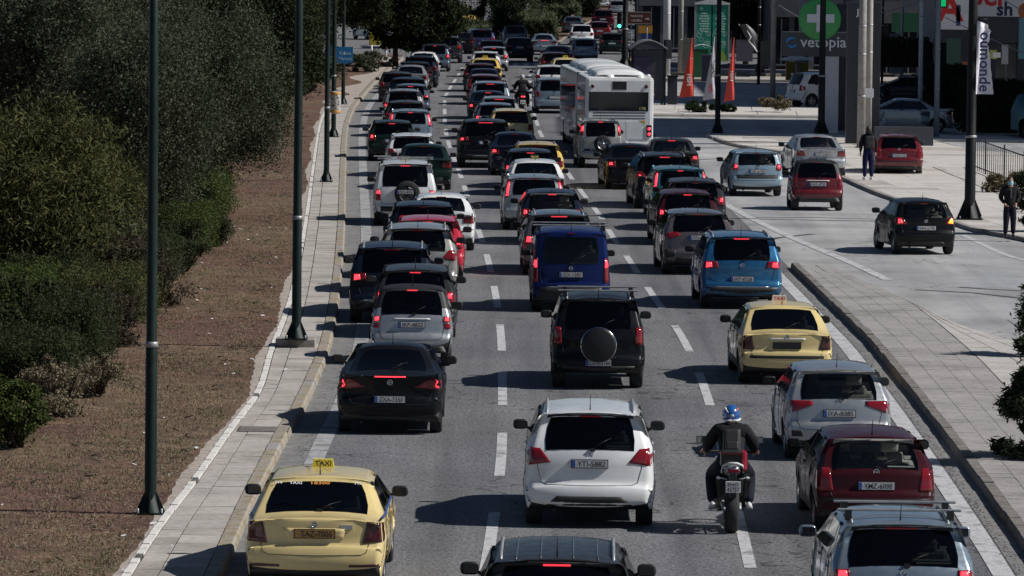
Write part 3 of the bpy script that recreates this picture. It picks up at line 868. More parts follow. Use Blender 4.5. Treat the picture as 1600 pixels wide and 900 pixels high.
car_model('corolla', 4.27, 1.69, 1.385, hatch_pts(4.27, 1.385, 0.94, 0.62, 0.14), **HI, belt=0.94, roof=0.72, lights=[[(0.60,0.62),(0.80,0.62),(0.76,0.94),(0.65,0.94)]], plate_z=0.70, badge_z=0.89, trim=[low_trim(1.69), ([(-0.76,0.49),(0.76,0.49),(0.76,0.525),(-0.76,0.525)], M_BLACKP, 'bumper_strip')], bulbs=[(0.0,0.07,0.5,0.3)])
car_model('aygo', 3.41, 1.615, 1.43, hatch_pts(3.41, 1.43, 0.98, 0.42, 0.10, 0.9, 0.75), **HI, belt=0.98, lights=[[(0.50,0.80),(0.77,0.78),(0.75,0.98),(0.62,0.97)]], plate_z=0.70, brake_z=(1.33,0.20), badge_z=0.88, doors=4, rear_ax=0.55, front_ax=0.52, wheel_r=0.285, trim=[low_trim(1.615,0.22,0.34,0.33)], bulbs=[(0.02,0.0,0.5,0.6)])
car_model('getz', 3.82, 1.665, 1.46, hatch_pts(3.82, 1.46, 1.0, 0.40, 0.10), **HI, belt=1.0, roof=0.77, lights=[[(0.60,0.84),(0.77,0.82),(0.745,1.04),(0.62,1.04)]], plate_z=0.80, brake_z=(1.36,0.14), badge_z=0.93, trim=[([(-0.79,0.58),(0.79,0.58),(0.79,0.69),(-0.79,0.69)], M_BLACKP, 'bumper_strip'), low_trim(1.665,0.22,0.27,0.4)], bulbs=[(0.0,0.02,0.5,0.5)], wheel_r=0.29)
car_model('suv', 4.52, 1.838, 1.655, hatch_pts(4.52, 1.655, 1.11, 0.50, 0.12, 0.9, 1.0, 0.26), **HI, belt=1.11, roof=0.76, clr=0.25, wheel_r=0.345, lights=[[(0.545,0.93),(0.86,0.88),(0.845,1.13),(0.70,1.12)]], plate_z=0.915, brake_z=(1.54,0.30), badge_z=1.04, rails=True,
   trim=[([(-0.68,0.26),(0.68,0.26),(0.46,0.46),(-0.46,0.46)], M_BLACKP, 'bumper_insert')], bulbs=[(0.03,-0.02,0.3,0.4)], rad=0.10)
car_model('tiguan', 4.43, 1.81, 1.66, hatch_pts(4.43, 1.66, 1.10, 0.46, 0.10, 0.9, 1.0, 0.26), **HI, belt=1.10, roof=0.78, clr=0.25, wheel_r=0.34, lights=[[(0.52,0.93),(0.85,0.90),(0.83,1.07),(0.56,1.07)]], plate_z=0.68, brake_z=(1.55,0.34), badge_z=0.985, rails=True,
   trim=[([(-0.84,0.26),(0.84,0.26),(0.80,0.50),(-0.80,0.50)], M_BLACKP, 'bumper_insert'), ([(-0.60,0.50),(0.60,0.50),(0.60,0.525),(-0.60,0.525)], M_CHROME, 'chrome_strip')], bulbs=[(0.05,0,0.42,0.7)], glass_s=(0.82,0.90))
car_model('crossover', 4.36, 1.795, 1.55, hatch_pts(4.36, 1.55, 1.06, 0.66, 0.14, 0.9, 1.0, 0.24), **HI, belt=1.06, roof=0.72, clr=0.23, wheel_r=0.34, lights=[[(0.46,0.98),(0.85,0.84),(0.82,1.02),(0.55,1.06)]], plate_z=0.92, brake_z=(1.44,0.34), badge_z=1.02,
   trim=[([(-0.70,0.24),(0.70,0.24),(0.55,0.44),(-0.55,0.44)], M_BLACKP, 'bumper_insert'), ([(-0.84,0.42),(-0.62,0.46),(-0.60,0.60),(-0.84,0.64)], M_BLACKP, 'bumper_vent'), ([(0.62,0.46),(0.84,0.42),(0.84,0.64),(0.60,0.60)], M_BLACKP, 'bumper_vent')], bulbs=[(0.05,-0.03,0.4,0.4)])
# saloon with a liftback tail
def sedan_pts(L, H, deck=0.98, gb=(0.62,1.03), gt=1.30, low=0.22, cowl=1.05, ws=0.85, belt=0.95):
    return [(0.09, low+0.03), (0.015, 0.36), (0.0, 0.50), (0.025, 0.62), (0.06, 0.68), (0.05, deck-0.05), (0.11, deck), gb, (gt, H-0.09), (gt+0.12, H-0.03), (lerp(gt, L*0.55, 0.6), H-0.002),
            (L*0.55, H-0.012), (L-cowl-ws, H-0.075), (L-cowl, belt+0.03), (L-0.48, belt-0.10), (L-0.13, belt-0.24), (L-0.01, 0.60), (L, 0.42), (L-0.09, low+0.02)]
SI = dict(gb=7, gt=8, wt=12, cw=13)
car_model('octavia', 4.55, 1.77, 1.44, sedan_pts(4.55, 1.44, 0.99, (0.52,1.03), 1.16), **SI, belt=0.95, roof=0.72, lights=[[(0.60,0.66),(0.85,0.68),(0.83,0.93),(0.66,0.95)]], light_mat=M_TAILD, plate_z=0.79, badge_z=0.91, wheel_r=0.32,
   trim=[([(-0.36,0.72),(0.36,0.72),(0.40,0.86),(-0.40,0.86)], None, 'plate_recess'), ([(-0.84,0.36),(-0.44,0.36),(-0.44,0.39),(-0.84,0.40)], M_TAILD, 'reflector'), ([(0.44,0.36),(0.84,0.36),(0.84,0.40),(0.44,0.39)], M_TAILD, 'reflector')], bulbs=[None], glass_s=(0.90,0.93), side_y=(0.95,3.25))
car_model('octavia_old', 4.51, 1.731, 1.43, sedan_pts(4.51, 1.43, 0.97, (0.58,1.01), 1.22), **SI, belt=0.94, roof=0.72, lights=[[(0.60,0.66),(0.82,0.66),(0.80,0.92),(0.66,0.92)]], light_mat=M_TAILD, plate_z=0.74, badge_z=0.90, wheel_r=0.31,
   trim=[([(-0.34,0.85),(0.34,0.85),(0.34,0.875),(-0.34,0.875)], M_WHITE, 'tailgate_grip'), ([(-0.83,0.50),(0.83,0.50),(0.83,0.555),(-0.83,0.555)], M_BLACKP, 'bumper_strip')], bulbs=[None], glass_s=(0.88,0.92), side_y=(0.95,3.2))
car_model('sedan', 4.50, 1.76, 1.43, sedan_pts(4.50, 1.43, 1.0, (0.70,1.03), 1.36), **SI, belt=0.95, roof=0.71, lights=[[(0.56,0.74),(0.84,0.73),(0.81,0.92),(0.58,0.91)]], plate_z=0.80, badge_z=0.93, brake_z=(1.33,0.24), trim=[low_trim(1.76,0.22,0.30,0.34)], side_y=(1.10,3.2), bulbs=[(0.03,0.02,0.45,0.5)])
car_model('coupe', 4.36, 1.76, 1.40, sedan_pts(4.36, 1.40, 1.0, (0.90,1.03), 1.62, ws=0.95), **SI, belt=0.96, roof=0.66, lights=[[(0.40,0.80),(0.84,0.76),(0.78,0.94),(0.62,0.93)]], plate_z=0.60, badge_z=0.88, doors=2, trim=[([(-0.26,0.965),(0.26,0.965),(0.26,0.985),(-0.26,0.985)], M_LIT, 'high_brake_light'), low_trim(1.76,0.22,0.32,0.3)], side_y=(1.35,3.1), wheel_r=0.325,
   bulbs=[(0.12,0.0,0.12,0.75)], glass_s=(0.88,0.92), rad=0.11)
car_model('wagon', 4.40, 1.735, 1.485, hatch_pts(4.40, 1.485, 0.98, 0.52, 0.12), **HI, belt=0.98, roof=0.76, lights=[[(0.62,0.72),(0.82,0.72),(0.80,0.93),(0.64,0.93)]], plate_z=0.66, brake_z=(1.375,0.38), badge_z=0.90, rails=True, trim=[low_trim(1.735,0.22,0.30,0.4)], glass_s=(0.90,0.95), bulbs=[(0.0,0.03,0.6,0.6)])
car_model('offroad', 4.10, 1.70, 1.70, hatch_pts(4.10, 1.70, 1.12, 0.42, 0.10, 0.8, 1.0, 0.30), **HI, belt=1.12, roof=0.78, clr=0.29, wheel_r=0.36, lights=[[(0.67,0.84),(0.82,0.82),(0.79,1.14),(0.69,1.14)]], plate_z=0.50, plate_y=-0.02, rails=True,
   trim=[([(-0.82,0.30),(0.82,0.30),(0.82,0.44),(-0.82,0.44)], M_BLACKP, 'bumper_insert')], glass_s=(0.84,0.90), bulbs=[(0,0.05,0.6,0.3)], plate_w=0.46)
car_model('boxy_offroad', 4.20, 1.78, 1.80, hatch_pts(4.20, 1.80, 1.12, 0.34, 0.10, 0.7, 1.1, 0.34), **HI, belt=1.12, roof=0.80, clr=0.34, wheel_r=0.38, lights=[[(0.68,0.72),(0.84,0.72),(0.81,1.02),(0.71,1.02)]], plate_z=0.98, plate_y=-0.19, brake_z=(1.70,0.26), rails=False,
   trim=[([(-0.86,0.34),(0.86,0.34),(0.86,0.56),(-0.86,0.56)], M_BLACKP, 'bumper_insert')], glass_s=(0.86,0.92), bulbs=[(0,0.08,0.8,0.3)], plate_w=0.46)
car_model('small_offroad', 3.85, 1.56, 1.72, hatch_pts(3.85, 1.72, 1.12, 0.36, 0.10, 0.8, 0.95, 0.30), **HI, belt=1.12, roof=0.80, clr=0.30, wheel_r=0.34, lights=[[(0.61,1.16),(0.74,1.14),(0.69,1.52),(0.60,1.52)]], plate_z=0.48, plate_y=-0.02, brake_z=(1.58,0.16), rails=True,
   trim=[([(-0.58,0.62),(-0.38,0.62),(-0.38,0.68),(-0.58,0.68)], M_BLACKP, 'bumper_vent')], glass_s=(0.80,0.88), bulbs=[(0,0.05,0.8,0.5)], plate_w=0.46, light_wrap=False)
car_model('van', 4.20, 1.73, 1.82, [(0.07,0.25),(0.01,0.38),(0.0,0.55),(0.02,0.64),(0.05,0.70),(0.06,0.85),(0.08,1.08),(0.17,1.66),(0.26,1.78),(0.9,1.815),(1.7,1.82),(2.45,1.74),(3.25,1.10),(3.75,0.98),(4.08,0.82),(4.19,0.60),(4.2,0.42),(4.12,0.24)], **HI, belt=1.08, roof=0.88, clr=0.23, wheel_r=0.32,
   lights=[[(0.73,0.66),(0.85,0.66),(0.815,1.20),(0.735,1.20)]], plate_z=0.84, badge_z=0.98, trim=[([(-0.84,0.26),(0.84,0.26),(0.84,0.56),(-0.84,0.56)], M_BLACKP, 'bumper_insert'), ([(-0.55,0.56),(0.55,0.56),(0.55,0.58),(-0.55,0.58)], M_STEEL, 'bumper_edge')], glass_s=(0.84,0.86), bulbs=[(0,0.14,0.7,0.3)], brake_z=(1.74,0.16))
car_model('mpv', 4.25, 1.78, 1.60, hatch_pts(4.25, 1.60, 1.04, 0.40, 0.10, 1.05, 0.85), **HI, belt=1.04, roof=0.78, lights=[[(0.64,0.78),(0.84,0.76),(0.81,1.02),(0.68,1.02)]], plate_z=0.74, brake_z=(1.48,0.16), badge_z=0.92, trim=[low_trim(1.78)], glass_s=(0.84,0.90), bulbs=[(0.02,0.02,0.5,0.5)])
car_model('pillar_lamp', 4.0, 1.70, 1.52, hatch_pts(4.0, 1.52, 1.0, 0.34, 0.10, 1.0, 0.85), **HI, belt=1.0, roof=0.80, lights=[[(0.70,0.92),(0.80,0.90),(0.695,1.42),(0.635,1.42)]], plate_z=0.74, brake_z=(1.42,0.16), badge_z=0.9, trim=[low_trim(1.7)], glass_s=(0.82,0.86), bulbs=[(0,0,0.8,0.8)])
car_model('micro', 2.50, 1.56, 1.53, [(0.08,0.30),(0.01,0.40),(0.0,0.52),(0.03,0.60),(0.07,0.66),(0.09,0.80),(0.13,1.00),(0.44,1.43),(0.52,1.49),(0.85,1.525),(1.15,1.52),(1.40,1.46),(2.0,1.04),(2.20,0.94),(2.38,0.78),(2.48,0.58),(2.5,0.42),(2.44,0.26)], **HI, belt=1.0, roof=0.76, clr=0.26, wheel_r=0.29, rear_ax=0.36, front_ax=0.38,
   lights=[[(0.62,0.86),(0.735,0.85),(0.725,0.955),(0.62,0.96)], [(0.63,0.73),(0.75,0.72),(0.74,0.825),(0.625,0.83)]], plate_z=0.80, brake_z=(1.42,0.20), doors=2, trim=[low_trim(1.56,0.26,0.40,0.44), ([(-0.36,0.90),(0.36,0.90),(0.34,0.925),(-0.34,0.925)], M_WHITE, 'tailgate_grip')], side_y=(0.62,1.75), glass_s=(0.92,0.94), bulbs=[(0,0,0.7,0.7), None])
car_model('luxury_suv', 4.80, 1.92, 1.68, hatch_pts(4.80, 1.68, 1.14, 0.62, 0.12, 0.9, 1.1, 0.28), **HI, belt=1.14, roof=0.76, clr=0.27, wheel_r=0.37, lights=[[(0.60,0.96),(0.90,0.94),(0.88,1.08),(0.62,1.08)]], plate_z=0.90, brake_z=(1.58,0.5), trim=[([(-0.80,0.28),(0.80,0.28),(0.78,0.48),(-0.78,0.48)], M_BLACKP, 'bumper_insert'), ([(-0.45,0.42),(0.45,0.42),(0.45,0.45),(-0.45,0.45)], M_STEEL, 'chrome_strip')], bulbs=[(0.08,0,0.3,0.6)])
print('models', len(CARS), sum(len(c['T']) for c in CARS.values()))

CARLIST = []
def car(model, x, y=None, yt=None, col='grey', label='', group=None, cat='car', brake=True, hdg=None, lane=None, plate=None, taxi=None, name=None,
        rack=False, spare=None, near=True, roofcol=None, mirror=None, seats=None, dY=0.0, sc=(1,1,1), noant=False, plate_color=None, amber=False, hb=True, worldpos=None, clear=False):
    c = CARS[model]; Lc, Hc = c['L']*sc[1], c['H']*sc[2]
    if worldpos is not None: X, Yr = worldpos
    elif y is not None:
        g = G(x, y); Yr = g.y - c['rear_ax'] + dY; X = at_dist(x, Yr)
    else:
        # roof ridge seen at pixel row yt
        off = Lc*0.5
        d = CF*FPX + CR*(x-800.0) - CU*(yt-450.0)
        t = (Hc - CAM_H)/d.z
        Yr = d.y*t - off + dY; X = at_dist(x, Yr)
    if hdg is None:
        a = (LINE_A.ang(Yr+2, 14) if lane in (1, 2) else LINE_B.ang(Yr+2, 14)) if lane else 0.0
    else: a = radians(hdg)
    nm = name or {'van':'van','sedan':'saloon_car','octavia':'taxi_car','octavia_old':'taxi_car','micro':'microcar','coupe':'coupe_car','wagon':'estate_car','mpv':'people_carrier'}.get(model, 'suv_car' if ('suv' in model or 'offroad' in model or model in ('tiguan','crossover')) else 'hatchback_car')
    root = empty(nm, (X, Yr, 0.008), a, label, cat, group)
    root.scale = sc
    pm_ = PT(col); objs = []
    for (pn, me, m, par, key) in c['T']:
        o = None
        skip = (key == 'bulb' and not brake) or (spare and key in ('badge',)) or (not near and key in ('seam',)) or (noant and key == 'antenna') or (clear and key == 'visor')
        if pn == 'seat' and not near and Yr > 200: skip = True
        if skip: objs.append(None); continue
        pr = root if par is None else objs[par]
        if pr is None: objs.append(None); continue
        o = link(pn, me, None, pr)
        if key == 'paint' or (key == 'mirror' and mirror) or (key == 'seat' and seats) or (key == 'hbl' and brake and hb):
            o.material_slots[0].link = 'OBJECT'
            o.material_slots[0].material = pm_ if key == 'paint' else (PT(mirror) if key == 'mirror' else (seats if key == 'seat' else (M_LITH if (len(CARLIST)*5) % 7 < 5 else M_TAIL)))
        if clear and key in ('lining', 'seat') and not (key == 'seat' and seats):
            o.material_slots[0].link = 'OBJECT'; o.material_slots[0].material = M_LINERL if key == 'lining' else M_SEATG
        if key == 'sideglass' and (clear or not near or Yr > 180):
            o.material_slots[0].link = 'OBJECT'; o.material_slots[0].material = M_GLASSC if clear else M_GLASSD
        if pn == 'rear_window':
            o.material_slots[0].link = 'OBJECT'; o.material_slots[0].material = M_GLASSC if clear else (M_GLASS, M_GLASS2, M_GLASS3)[(len(CARLIST)*7+3) % 3]
        if key == 'plate' and plate_color:
            for q_ in (0, 2): o.material_slots[q_].link = 'OBJECT'; o.material_slots[q_].material = plate_color
        if key == 'bulb' and amber and o.parent and pn == 'bulb' and amber == 'R' and sum(v.co.x for v in me.vertices) > 0:
            o.material_slots[0].link = 'OBJECT'; o.material_slots[0].material = M_AMBER
        if key == 'plate' and plate:
            tm = text_mesh(plate, 0.40, 0.078, bold=0.012)
            t_ = link('lettering', tm, M_BLACK, o, (0.022, c['plate'][0]+0.002, c['plate'][1]))
        objs.append(o)
    zr = c['roof_z']
    if taxi:
        yy = lerp(c['pts'][HI['gt']][0], Lc*0.5, 0.95); z = zr(yy)
        mb = MB()
        mb.prism([(-0.145, z-0.01), (0.145, z-0.01), (0.125, z+0.105), (-0.125, z+0.105)], yy-0.05, yy+0.05)
        tcol = {'y': mat('taxi_sign_yellow', (0.75,0.62,0.08), 0.4), 'w': mat('taxi_sign_white', (0.75,0.66,0.62), 0.4), 'd': mat('taxi_sign_dark', (0.03,0.03,0.02), 0.4)}[taxi]
        sgn = mb.build('taxi_sign', tcol, root)
        lm = {'y': M_BLACK, 'w': mat('red_print', (0.5,0.02,0.03), 0.5), 'd': mat('yellow_print', (0.7,0.6,0.1), 0.5)}[taxi]
        link('lettering', text_mesh('TAXI', 0.21, 0.065, bold=0.02), lm, sgn, (0, yy-0.053, z+0.05))
    if rack:
        for yy in (c['pts'][HI['gt']][0]+0.42, c['pts'][HI['gt']][0]+1.15):
            z = zr(yy); w = c['W']*c['roof']/2 + 0.03
            mb = MB(); mb.box(-w-0.05, w+0.05, yy-0.035, yy+0.035, z+0.075, z+0.105, 0, 0.01)
            mb.box(-w+0.04, -w+0.12, yy-0.04, yy+0.04, z-0.03, z+0.09, 1); mb.box(w-0.12, w-0.04, yy-0.04, yy+0.04, z-0.03, z+0.09, 1)
            mb.build('rack_bar', [M_STEEL, M_BLACKP], root)
    if spare:
        r, zc, xc, style = spare
        yb_ = c['hit'](xc, zc).y
        if style == 'cover':
            mb = MB(); mb.lathe([(0.0, yb_-0.21), (r*0.86, yb_-0.205), (r*0.96, yb_-0.185), (r*0.96, yb_)], (xc, 0, zc), 'y', 28)
            o = mb.build('spare_wheel_cover', mat('cover_black', (0.008,0.008,0.009), 0.45), root)
            mb = MB(); mb.lathe([(r*0.955, yb_-0.192), (r*0.985, yb_-0.185), (r, yb_-0.165), (r*0.985, yb_-0.10), (r*0.95, yb_-0.1)], (xc, 0, zc), 'y', 32)
            mb.build('cover_ring', M_CHROME, o)
        else:
            mb = MB(); mb.lathe([(r*0.62, yb_-0.20), (r*0.92, yb_-0.20), (r, yb_-0.17), (r, yb_-0.03), (r*0.9, yb_)], (xc, 0, zc), 'y', 28)
            o = mb.build('spare_wheel', M_RUBBER, root)
            mb = MB(); mb.lathe([(r*0.64, yb_-0.20), (r*0.58, yb_-0.19), (r*0.55, yb_-0.14)], (xc, 0, zc), 'y', 24)
            mb.lathe([(0.0, yb_-0.19), (r*0.16, yb_-0.19), (r*0.17, yb_-0.14)], (xc, 0, zc), 'y', 12)
            for k in range(5):
                a_ = 2*pi*k/5+pi/2; e = Vector((cos(a_), 0, sin(a_))); t_ = Vector((-sin(a_), 0, cos(a_))); cc = Vector((xc, yb_-0.185, zc))
                p = [cc+t_*0.045, cc-t_*0.045, cc+e*r*0.6-t_*0.03, cc+e*r*0.6+t_*0.03]
                mb.add(p+[q+Vector((0, 0.03, 0)) for q in p], [(0,1,2,3),(0,1,5,4),(1,2,6,5),(2,3,7,6),(3,0,4,7)])
            mb.build('rim', M_RIM if style == 'alloy' else M_BLACKP, o)
    CARLIST.append((lane, Yr, Yr+Lc, X, c['W'], label))
    root['_m'] = model
    del root['_m']
    return root
# ================================================================== ground, road, pavements
YN = 56.0      # nearest ground built (just below the frame)
def FR(Y): return 1e3
polysheet('ground', [(-320, 40), (320, 40), (320, 1500), (-320, 1500)], 0.0, M_GROUND, kind='structure')
# frontage road and side street: paler worn asphalt sheet
EDGE_LINE_TOP = Curve([(1387,438),(1329,411),(1231,369),(1138,322),(1085,285),(1045,250),(1030,225)])
FRONT_R = Curve([(1700,412),(1600,378),(1519,362),(1412,320),(1369,305),(1319,283),(1240,245),(1147,229),(1100,212)], 0.0)
MAIN_R = Curve([(1227,412),(1200,385),(1165,350),(1135,322),(1085,285),(1045,250),(1030,225)])
def kerbR(Y): return KERB_R(Y) if Y < 136.5 else MAIN_R(Y)
FAR_R = Curve([(1045,250),(1030,225),(1022,205),(1010,180),(985,120),(985,95),(985,60),(990,25),(995,0)])
def roadR(Y): return kerbR(Y) if Y < 190 else FAR_R(Y)
strip('frontage_road', lambda Y: KERB_R(min(Y, 136.5)) if Y < 136.5 else kerbR(Y) - 0.3 if Y < 190 else roadR(Y) - 0.5, lambda Y: max(30.0, 0.12*Y), YN, 300, 4.0, 0.004, M_ASPH2, kind='structure')
def farL(Y): return KERB_L(Y) - 0.0 if Y < 400 else KERB_L(400) + (Y-400)*0.02
road = strip('road', lambda Y: KERB_L(Y)-0.3 if Y < 390 else KERB_L(390) - 0.3 - (Y-390)*0.02, roadR, YN, 560, 3.0, 0.008, M_ASPH, kind='structure')
strip('gutter', lambda Y: KERB_L(Y)-0.02, lambda Y: KERB_L(Y)+0.42, YN, 300, 3.0, 0.012, M_GUTTER, kind='structure')
strip('gutter', lambda Y: KERB_R(Y)-0.30, lambda Y: KERB_R(Y)+0.02, YN, 134, 3.0, 0.012, M_GUTTER, kind='structure')
# painted lines
def dash(curve, y0, y1, w, nm='lane_dash'):
    return strip(nm, lambda Y: curve(Y)-w/2, lambda Y: curve(Y)+w/2, y0, y1, 1.5, 0.014, M_PAINTW, road)
for k in range(-1, 24):
    y0 = 71 + 12.4*k
    if y0 > YN and y0 < 330: dash(LINE_A, y0, y0+7.2, 0.165)
for k in range(-1, 21):
    y0 = 71.7 + 12.3*k
    if y0 > YN: dash(LINE_B, y0, y0+7.1, 0.165)
strip('edge_line', lambda Y: KERB_L(Y)+0.43, lambda Y: KERB_L(Y)+0.72, YN, 300, 3.0, 0.016, M_PAINTE, road)
strip('edge_line', lambda Y: KERB_R(Y)-0.62, lambda Y: KERB_R(Y)-0.33, YN, 136, 3.0, 0.016, M_PAINTW, road)
strip('edge_line', lambda Y: EDGE_LINE_TOP(Y)-0.13, lambda Y: EDGE_LINE_TOP(Y)+0.13, G(1387,438).y, 186, 3.0, 0.014, M_PAINTW, road)
# stop line and crossing bars far up the road
for px in (806, 822, 838): 
    a = G(px, 101)
    strip('crossing_bar', lambda Y: a.x-0.16, lambda Y: a.x+0.16, a.y-3, a.y+3, 3, 0.014, M_PAINTW, road)
# right edge line at the kerb of the frontage road
FR_LINE = Curve([(1700,424),(1600,403),(1540,378),(1519,368)])
strip('edge_line', lambda Y: FR_LINE(Y)-0.35, lambda Y: FR_LINE(Y)-0.15, G(1600,403).y-6, G(1519,368).y, 2.0, 0.010, M_PAINTW, kind='structure')
# tar joints across the frontage road
M_TAR = tex('tar_joint', (0.06,0.06,0.06), [(20,3,[(0.3,0.7),(0.7,1.3)])], 0.8)
def ribbon_px(name, pts, w, z, m, kind='structure', h=0.0, parent=None):
    w3 = [G(a, b, h) for a, b in pts]; vs = []
    for i, p in enumerate(w3):
        d = (w3[min(i+1, len(w3)-1)] - w3[max(i-1, 0)]); d.z = 0
        n = Vector((-d.y, d.x, 0)).normalized()*w/2
        vs += [(p.x+n.x, p.y+n.y, z), (p.x-n.x, p.y-n.y, z)]
    me = mesh_from(name, vs, [(2*i, 2*i+1, 2*i+3, 2*i+2) for i in range(len(w3)-1)]); me.materials.append(m)
    o = link(name, me, None, parent)
    if kind and parent is None: o['kind'] = kind
    return o
for pts in ([(1150,341),(1262,340),(1372,343)], [(1430,453),(1520,458),(1600,467)], [(1180,380),(1215,372),(1270,366)], [(1090,250),(1120,248),(1155,250)], [(1500,449),(1540,452),(1600,455)]):
    ribbon_px('road_joint', pts, 0.22, 0.0085, M_TAR)
# --- left verge, raised
VH = 0.13
def verge(Y): return WALK_L(Y) if Y < 255 else lerp(WALK_L(255), KERB_L(290)-0.3, min(1, (Y-255)/25)) if Y < 300 else KERB_L(Y)-0.3
YV = 352
vs = []; ys = [YN + (YV-YN)*i/90 for i in range(91)]
for Y in ys:
    r = verge(Y); 
    for x in (-60, -26, -12, -7, r): vs.append((min(x, r-0.01) if x != r else r, Y, VH))
me = mesh_from('verge', vs, [(i*5+k, i*5+k+1, i*5+k+6, i*5+k+5) for i in range(90) for k in range(4)])
me.materials.append(M_DIRT)
vg = link('verge', me); vg['kind'] = 'structure'
# sandy bare strip beside the footway
def sandw(Y): return 0.09 + 0.02*sin(Y*1.1) + 0.07*sin(Y*0.31+1) + 0.015*sin(Y*5.3)
strip('bare_soil', lambda Y: WALK_L(Y) - max(0.03, sandw(Y)+0.05), lambda Y: WALK_L(Y), YN, 250, 0.3, VH+0.006, M_SAND, kind='structure')
strip('bare_soil', lambda Y: KERB_L(Y)-1.2-0.5*sin(Y*.3), lambda Y: KERB_L(Y)-0.25, 250, 345, 2.0, VH+0.008, M_SAND, kind='structure')
# footway base and slabs
foot = strip('footway', WALK_L, lambda Y: KERB_L(Y)-0.20, YN, 268, 3.0, 0.105, M_JOINT, kind='structure')
def slab(x0a, x1a, x0b, x1b, y0, y1, z0, z1, gap=0.006, dz=(0,0,0,0)):
    g = gap
    v = [(x0a+g, y0+g), (x1a-g, y0+g), (x1b-g, y1-g), (x0b+g, y1-g)]
    vs = [(a, b, z0) for a, b in v] + [(a, b, z1+dz[k]) for k, (a, b) in enumerate(v)]
    fs = [(4,5,6,7), (0,1,5,4), (1,2,6,5), (2,3,7,6), (3,0,4,7)]
    return vs, fs
def slab_obj(name, args, m, parent, **kw):
    v, f = slab(*args, **kw); me = mesh_from(name, v, f); me.materials.append(m); return link(name, me, None, parent)
rr_ = random.Random(3)
cnt = 0; rest = MB(); Y = YN
while Y < 266:
    L_ = 0.92; Y1 = Y + L_
    def fx(y, t): return lerp(WALK_L(y)+0.10, KERB_L(y)-0.222, t)
    for c_, (t0, t1) in enumerate(((0, 0.36), (0.36, 1.0))):
        off = 0.3*c_
        args = (fx(Y+off, t0), fx(Y+off, t1), fx(Y1+off, t0), fx(Y1+off, t1), Y+off, Y1+off, 0.09, 0.128)
        dz = [rr_.uniform(-0.005, 0.005) for _ in range(4)]
        m = rr_.choice([M_SLAB, M_SLAB, M_SLAB2])
        if Y > YN+3 and cnt < 300:
            slab_obj('paving_slab', args, m, foot, dz=dz, gap=0.010); cnt += 1
        else:
            v, f = slab(*args, gap=0.010, dz=dz); rest.add(v, f)
    Y = Y1
tag(rest.build('paving_slab', M_SLAB, foot), kind='stuff')
# white edge stones
cnt = 0; rest = MB(); Y = YN
while Y < 250:
    Y1 = Y + 0.55
    if rr_.random() > 0.06:
        j = rr_.uniform(-0.004, 0.004)
        args = (WALK_L(Y)-0.02+j, WALK_L(Y)+0.095+j, WALK_L(Y1)-0.02+j, WALK_L(Y1)+0.095+j, Y, Y1, 0.08, 0.150+rr_.uniform(-0.006, 0.006))
        if cnt < 240: slab_obj('edge_stone', args, M_WHITEST, foot, gap=0.008); cnt += 1
        else:
            v, f = slab(*args, gap=0.008); rest.add(v, f)
    Y = Y1
tag(rest.build('edge_stone', M_WHITEST, foot), kind='stuff')
# yellow kerb stones (front face chamfered)
kerb = strip('kerb', lambda Y: KERB_L(Y)-0.27, lambda Y: KERB_L(Y)-0.03, YN, 345, 3.0, 0.06, M_JOINT, kind='structure')
Y = YN
while Y < 345:
    Y1 = Y + 1.0
    if Y1 > 132 and Y < 128 and False: pass
    a0, a1 = KERB_L(Y), KERB_L(Y1); g = 0.004; z = 0.142 + rr_.uniform(-0.003, 0.003); j = rr_.uniform(-0.004, 0.004)
    prof_ = [(-0.215, 0.02), (-0.215, z), (-0.045, z), (-0.015, z-0.03), (0.0, 0.0)]
    v = [(a0+dx+j, Y+g, zz) for dx, zz in prof_] + [(a1+dx+j, Y1-g, zz) for dx, zz in prof_]
    f = [(i, i+1, i+6, i+5) for i in range(4)] + [(0,1,2,3,4), (9,8,7,6,5)]
    me = mesh_from('kerb_stone', v, f); me.materials.append(M_KERBY if rr_.random() < 0.86 else M_KERBG)
    link('kerb_stone', me, None, kerb)
    Y = Y1
# broken drain grate in the footway
g_ = G(412, 671, VH)
dr = MB(); dr.box(-0.42, 0.42, -0.45, 0.45, -0.004, 0.010, 0)
for k in range(6): dr.box(-0.38, 0.38, -0.42+k*0.145, -0.36+k*0.145, 0.010, 0.016, 1)
tag(dr.build('drain_cover', [M_JOINT, M_KERBG], None, (g_.x, g_.y, 0.130)), 'rusty slatted drain cover sunk in the left footway beside the black coupe', 'drain cover')

# --- separator island on the right, raised at the main road, flush at the frontage road
IH = 0.125
ISL_R = Curve([(1700,566),(1600,537),(1500,507),(1450,483),(1387,453),(1333,430),(1277,402)], IH)
ISL_M = Curve([(1700,735),(1570,603),(1520,552),(1433,480),(1390,455)], IH)
YT = 136.0
isl = strip('island', lambda Y: KERB_R(Y)+0.20, lambda Y: max(ISL_R(max(Y, 104)), KERB_R(Y)+0.3) if Y > 104 else ISL_R(104), YN, YT, 2.0, IH-0.028, M_JOINT, kind='structure')
M_KERBD = tex('kerb_dirty', (0.17,0.155,0.14), [(5,6,[(0.3,0.5),(0.6,1.2)]),(40,3,[(0.3,0.7),(0.6,1.1)])], 0.9, (20,0.5,0.01))
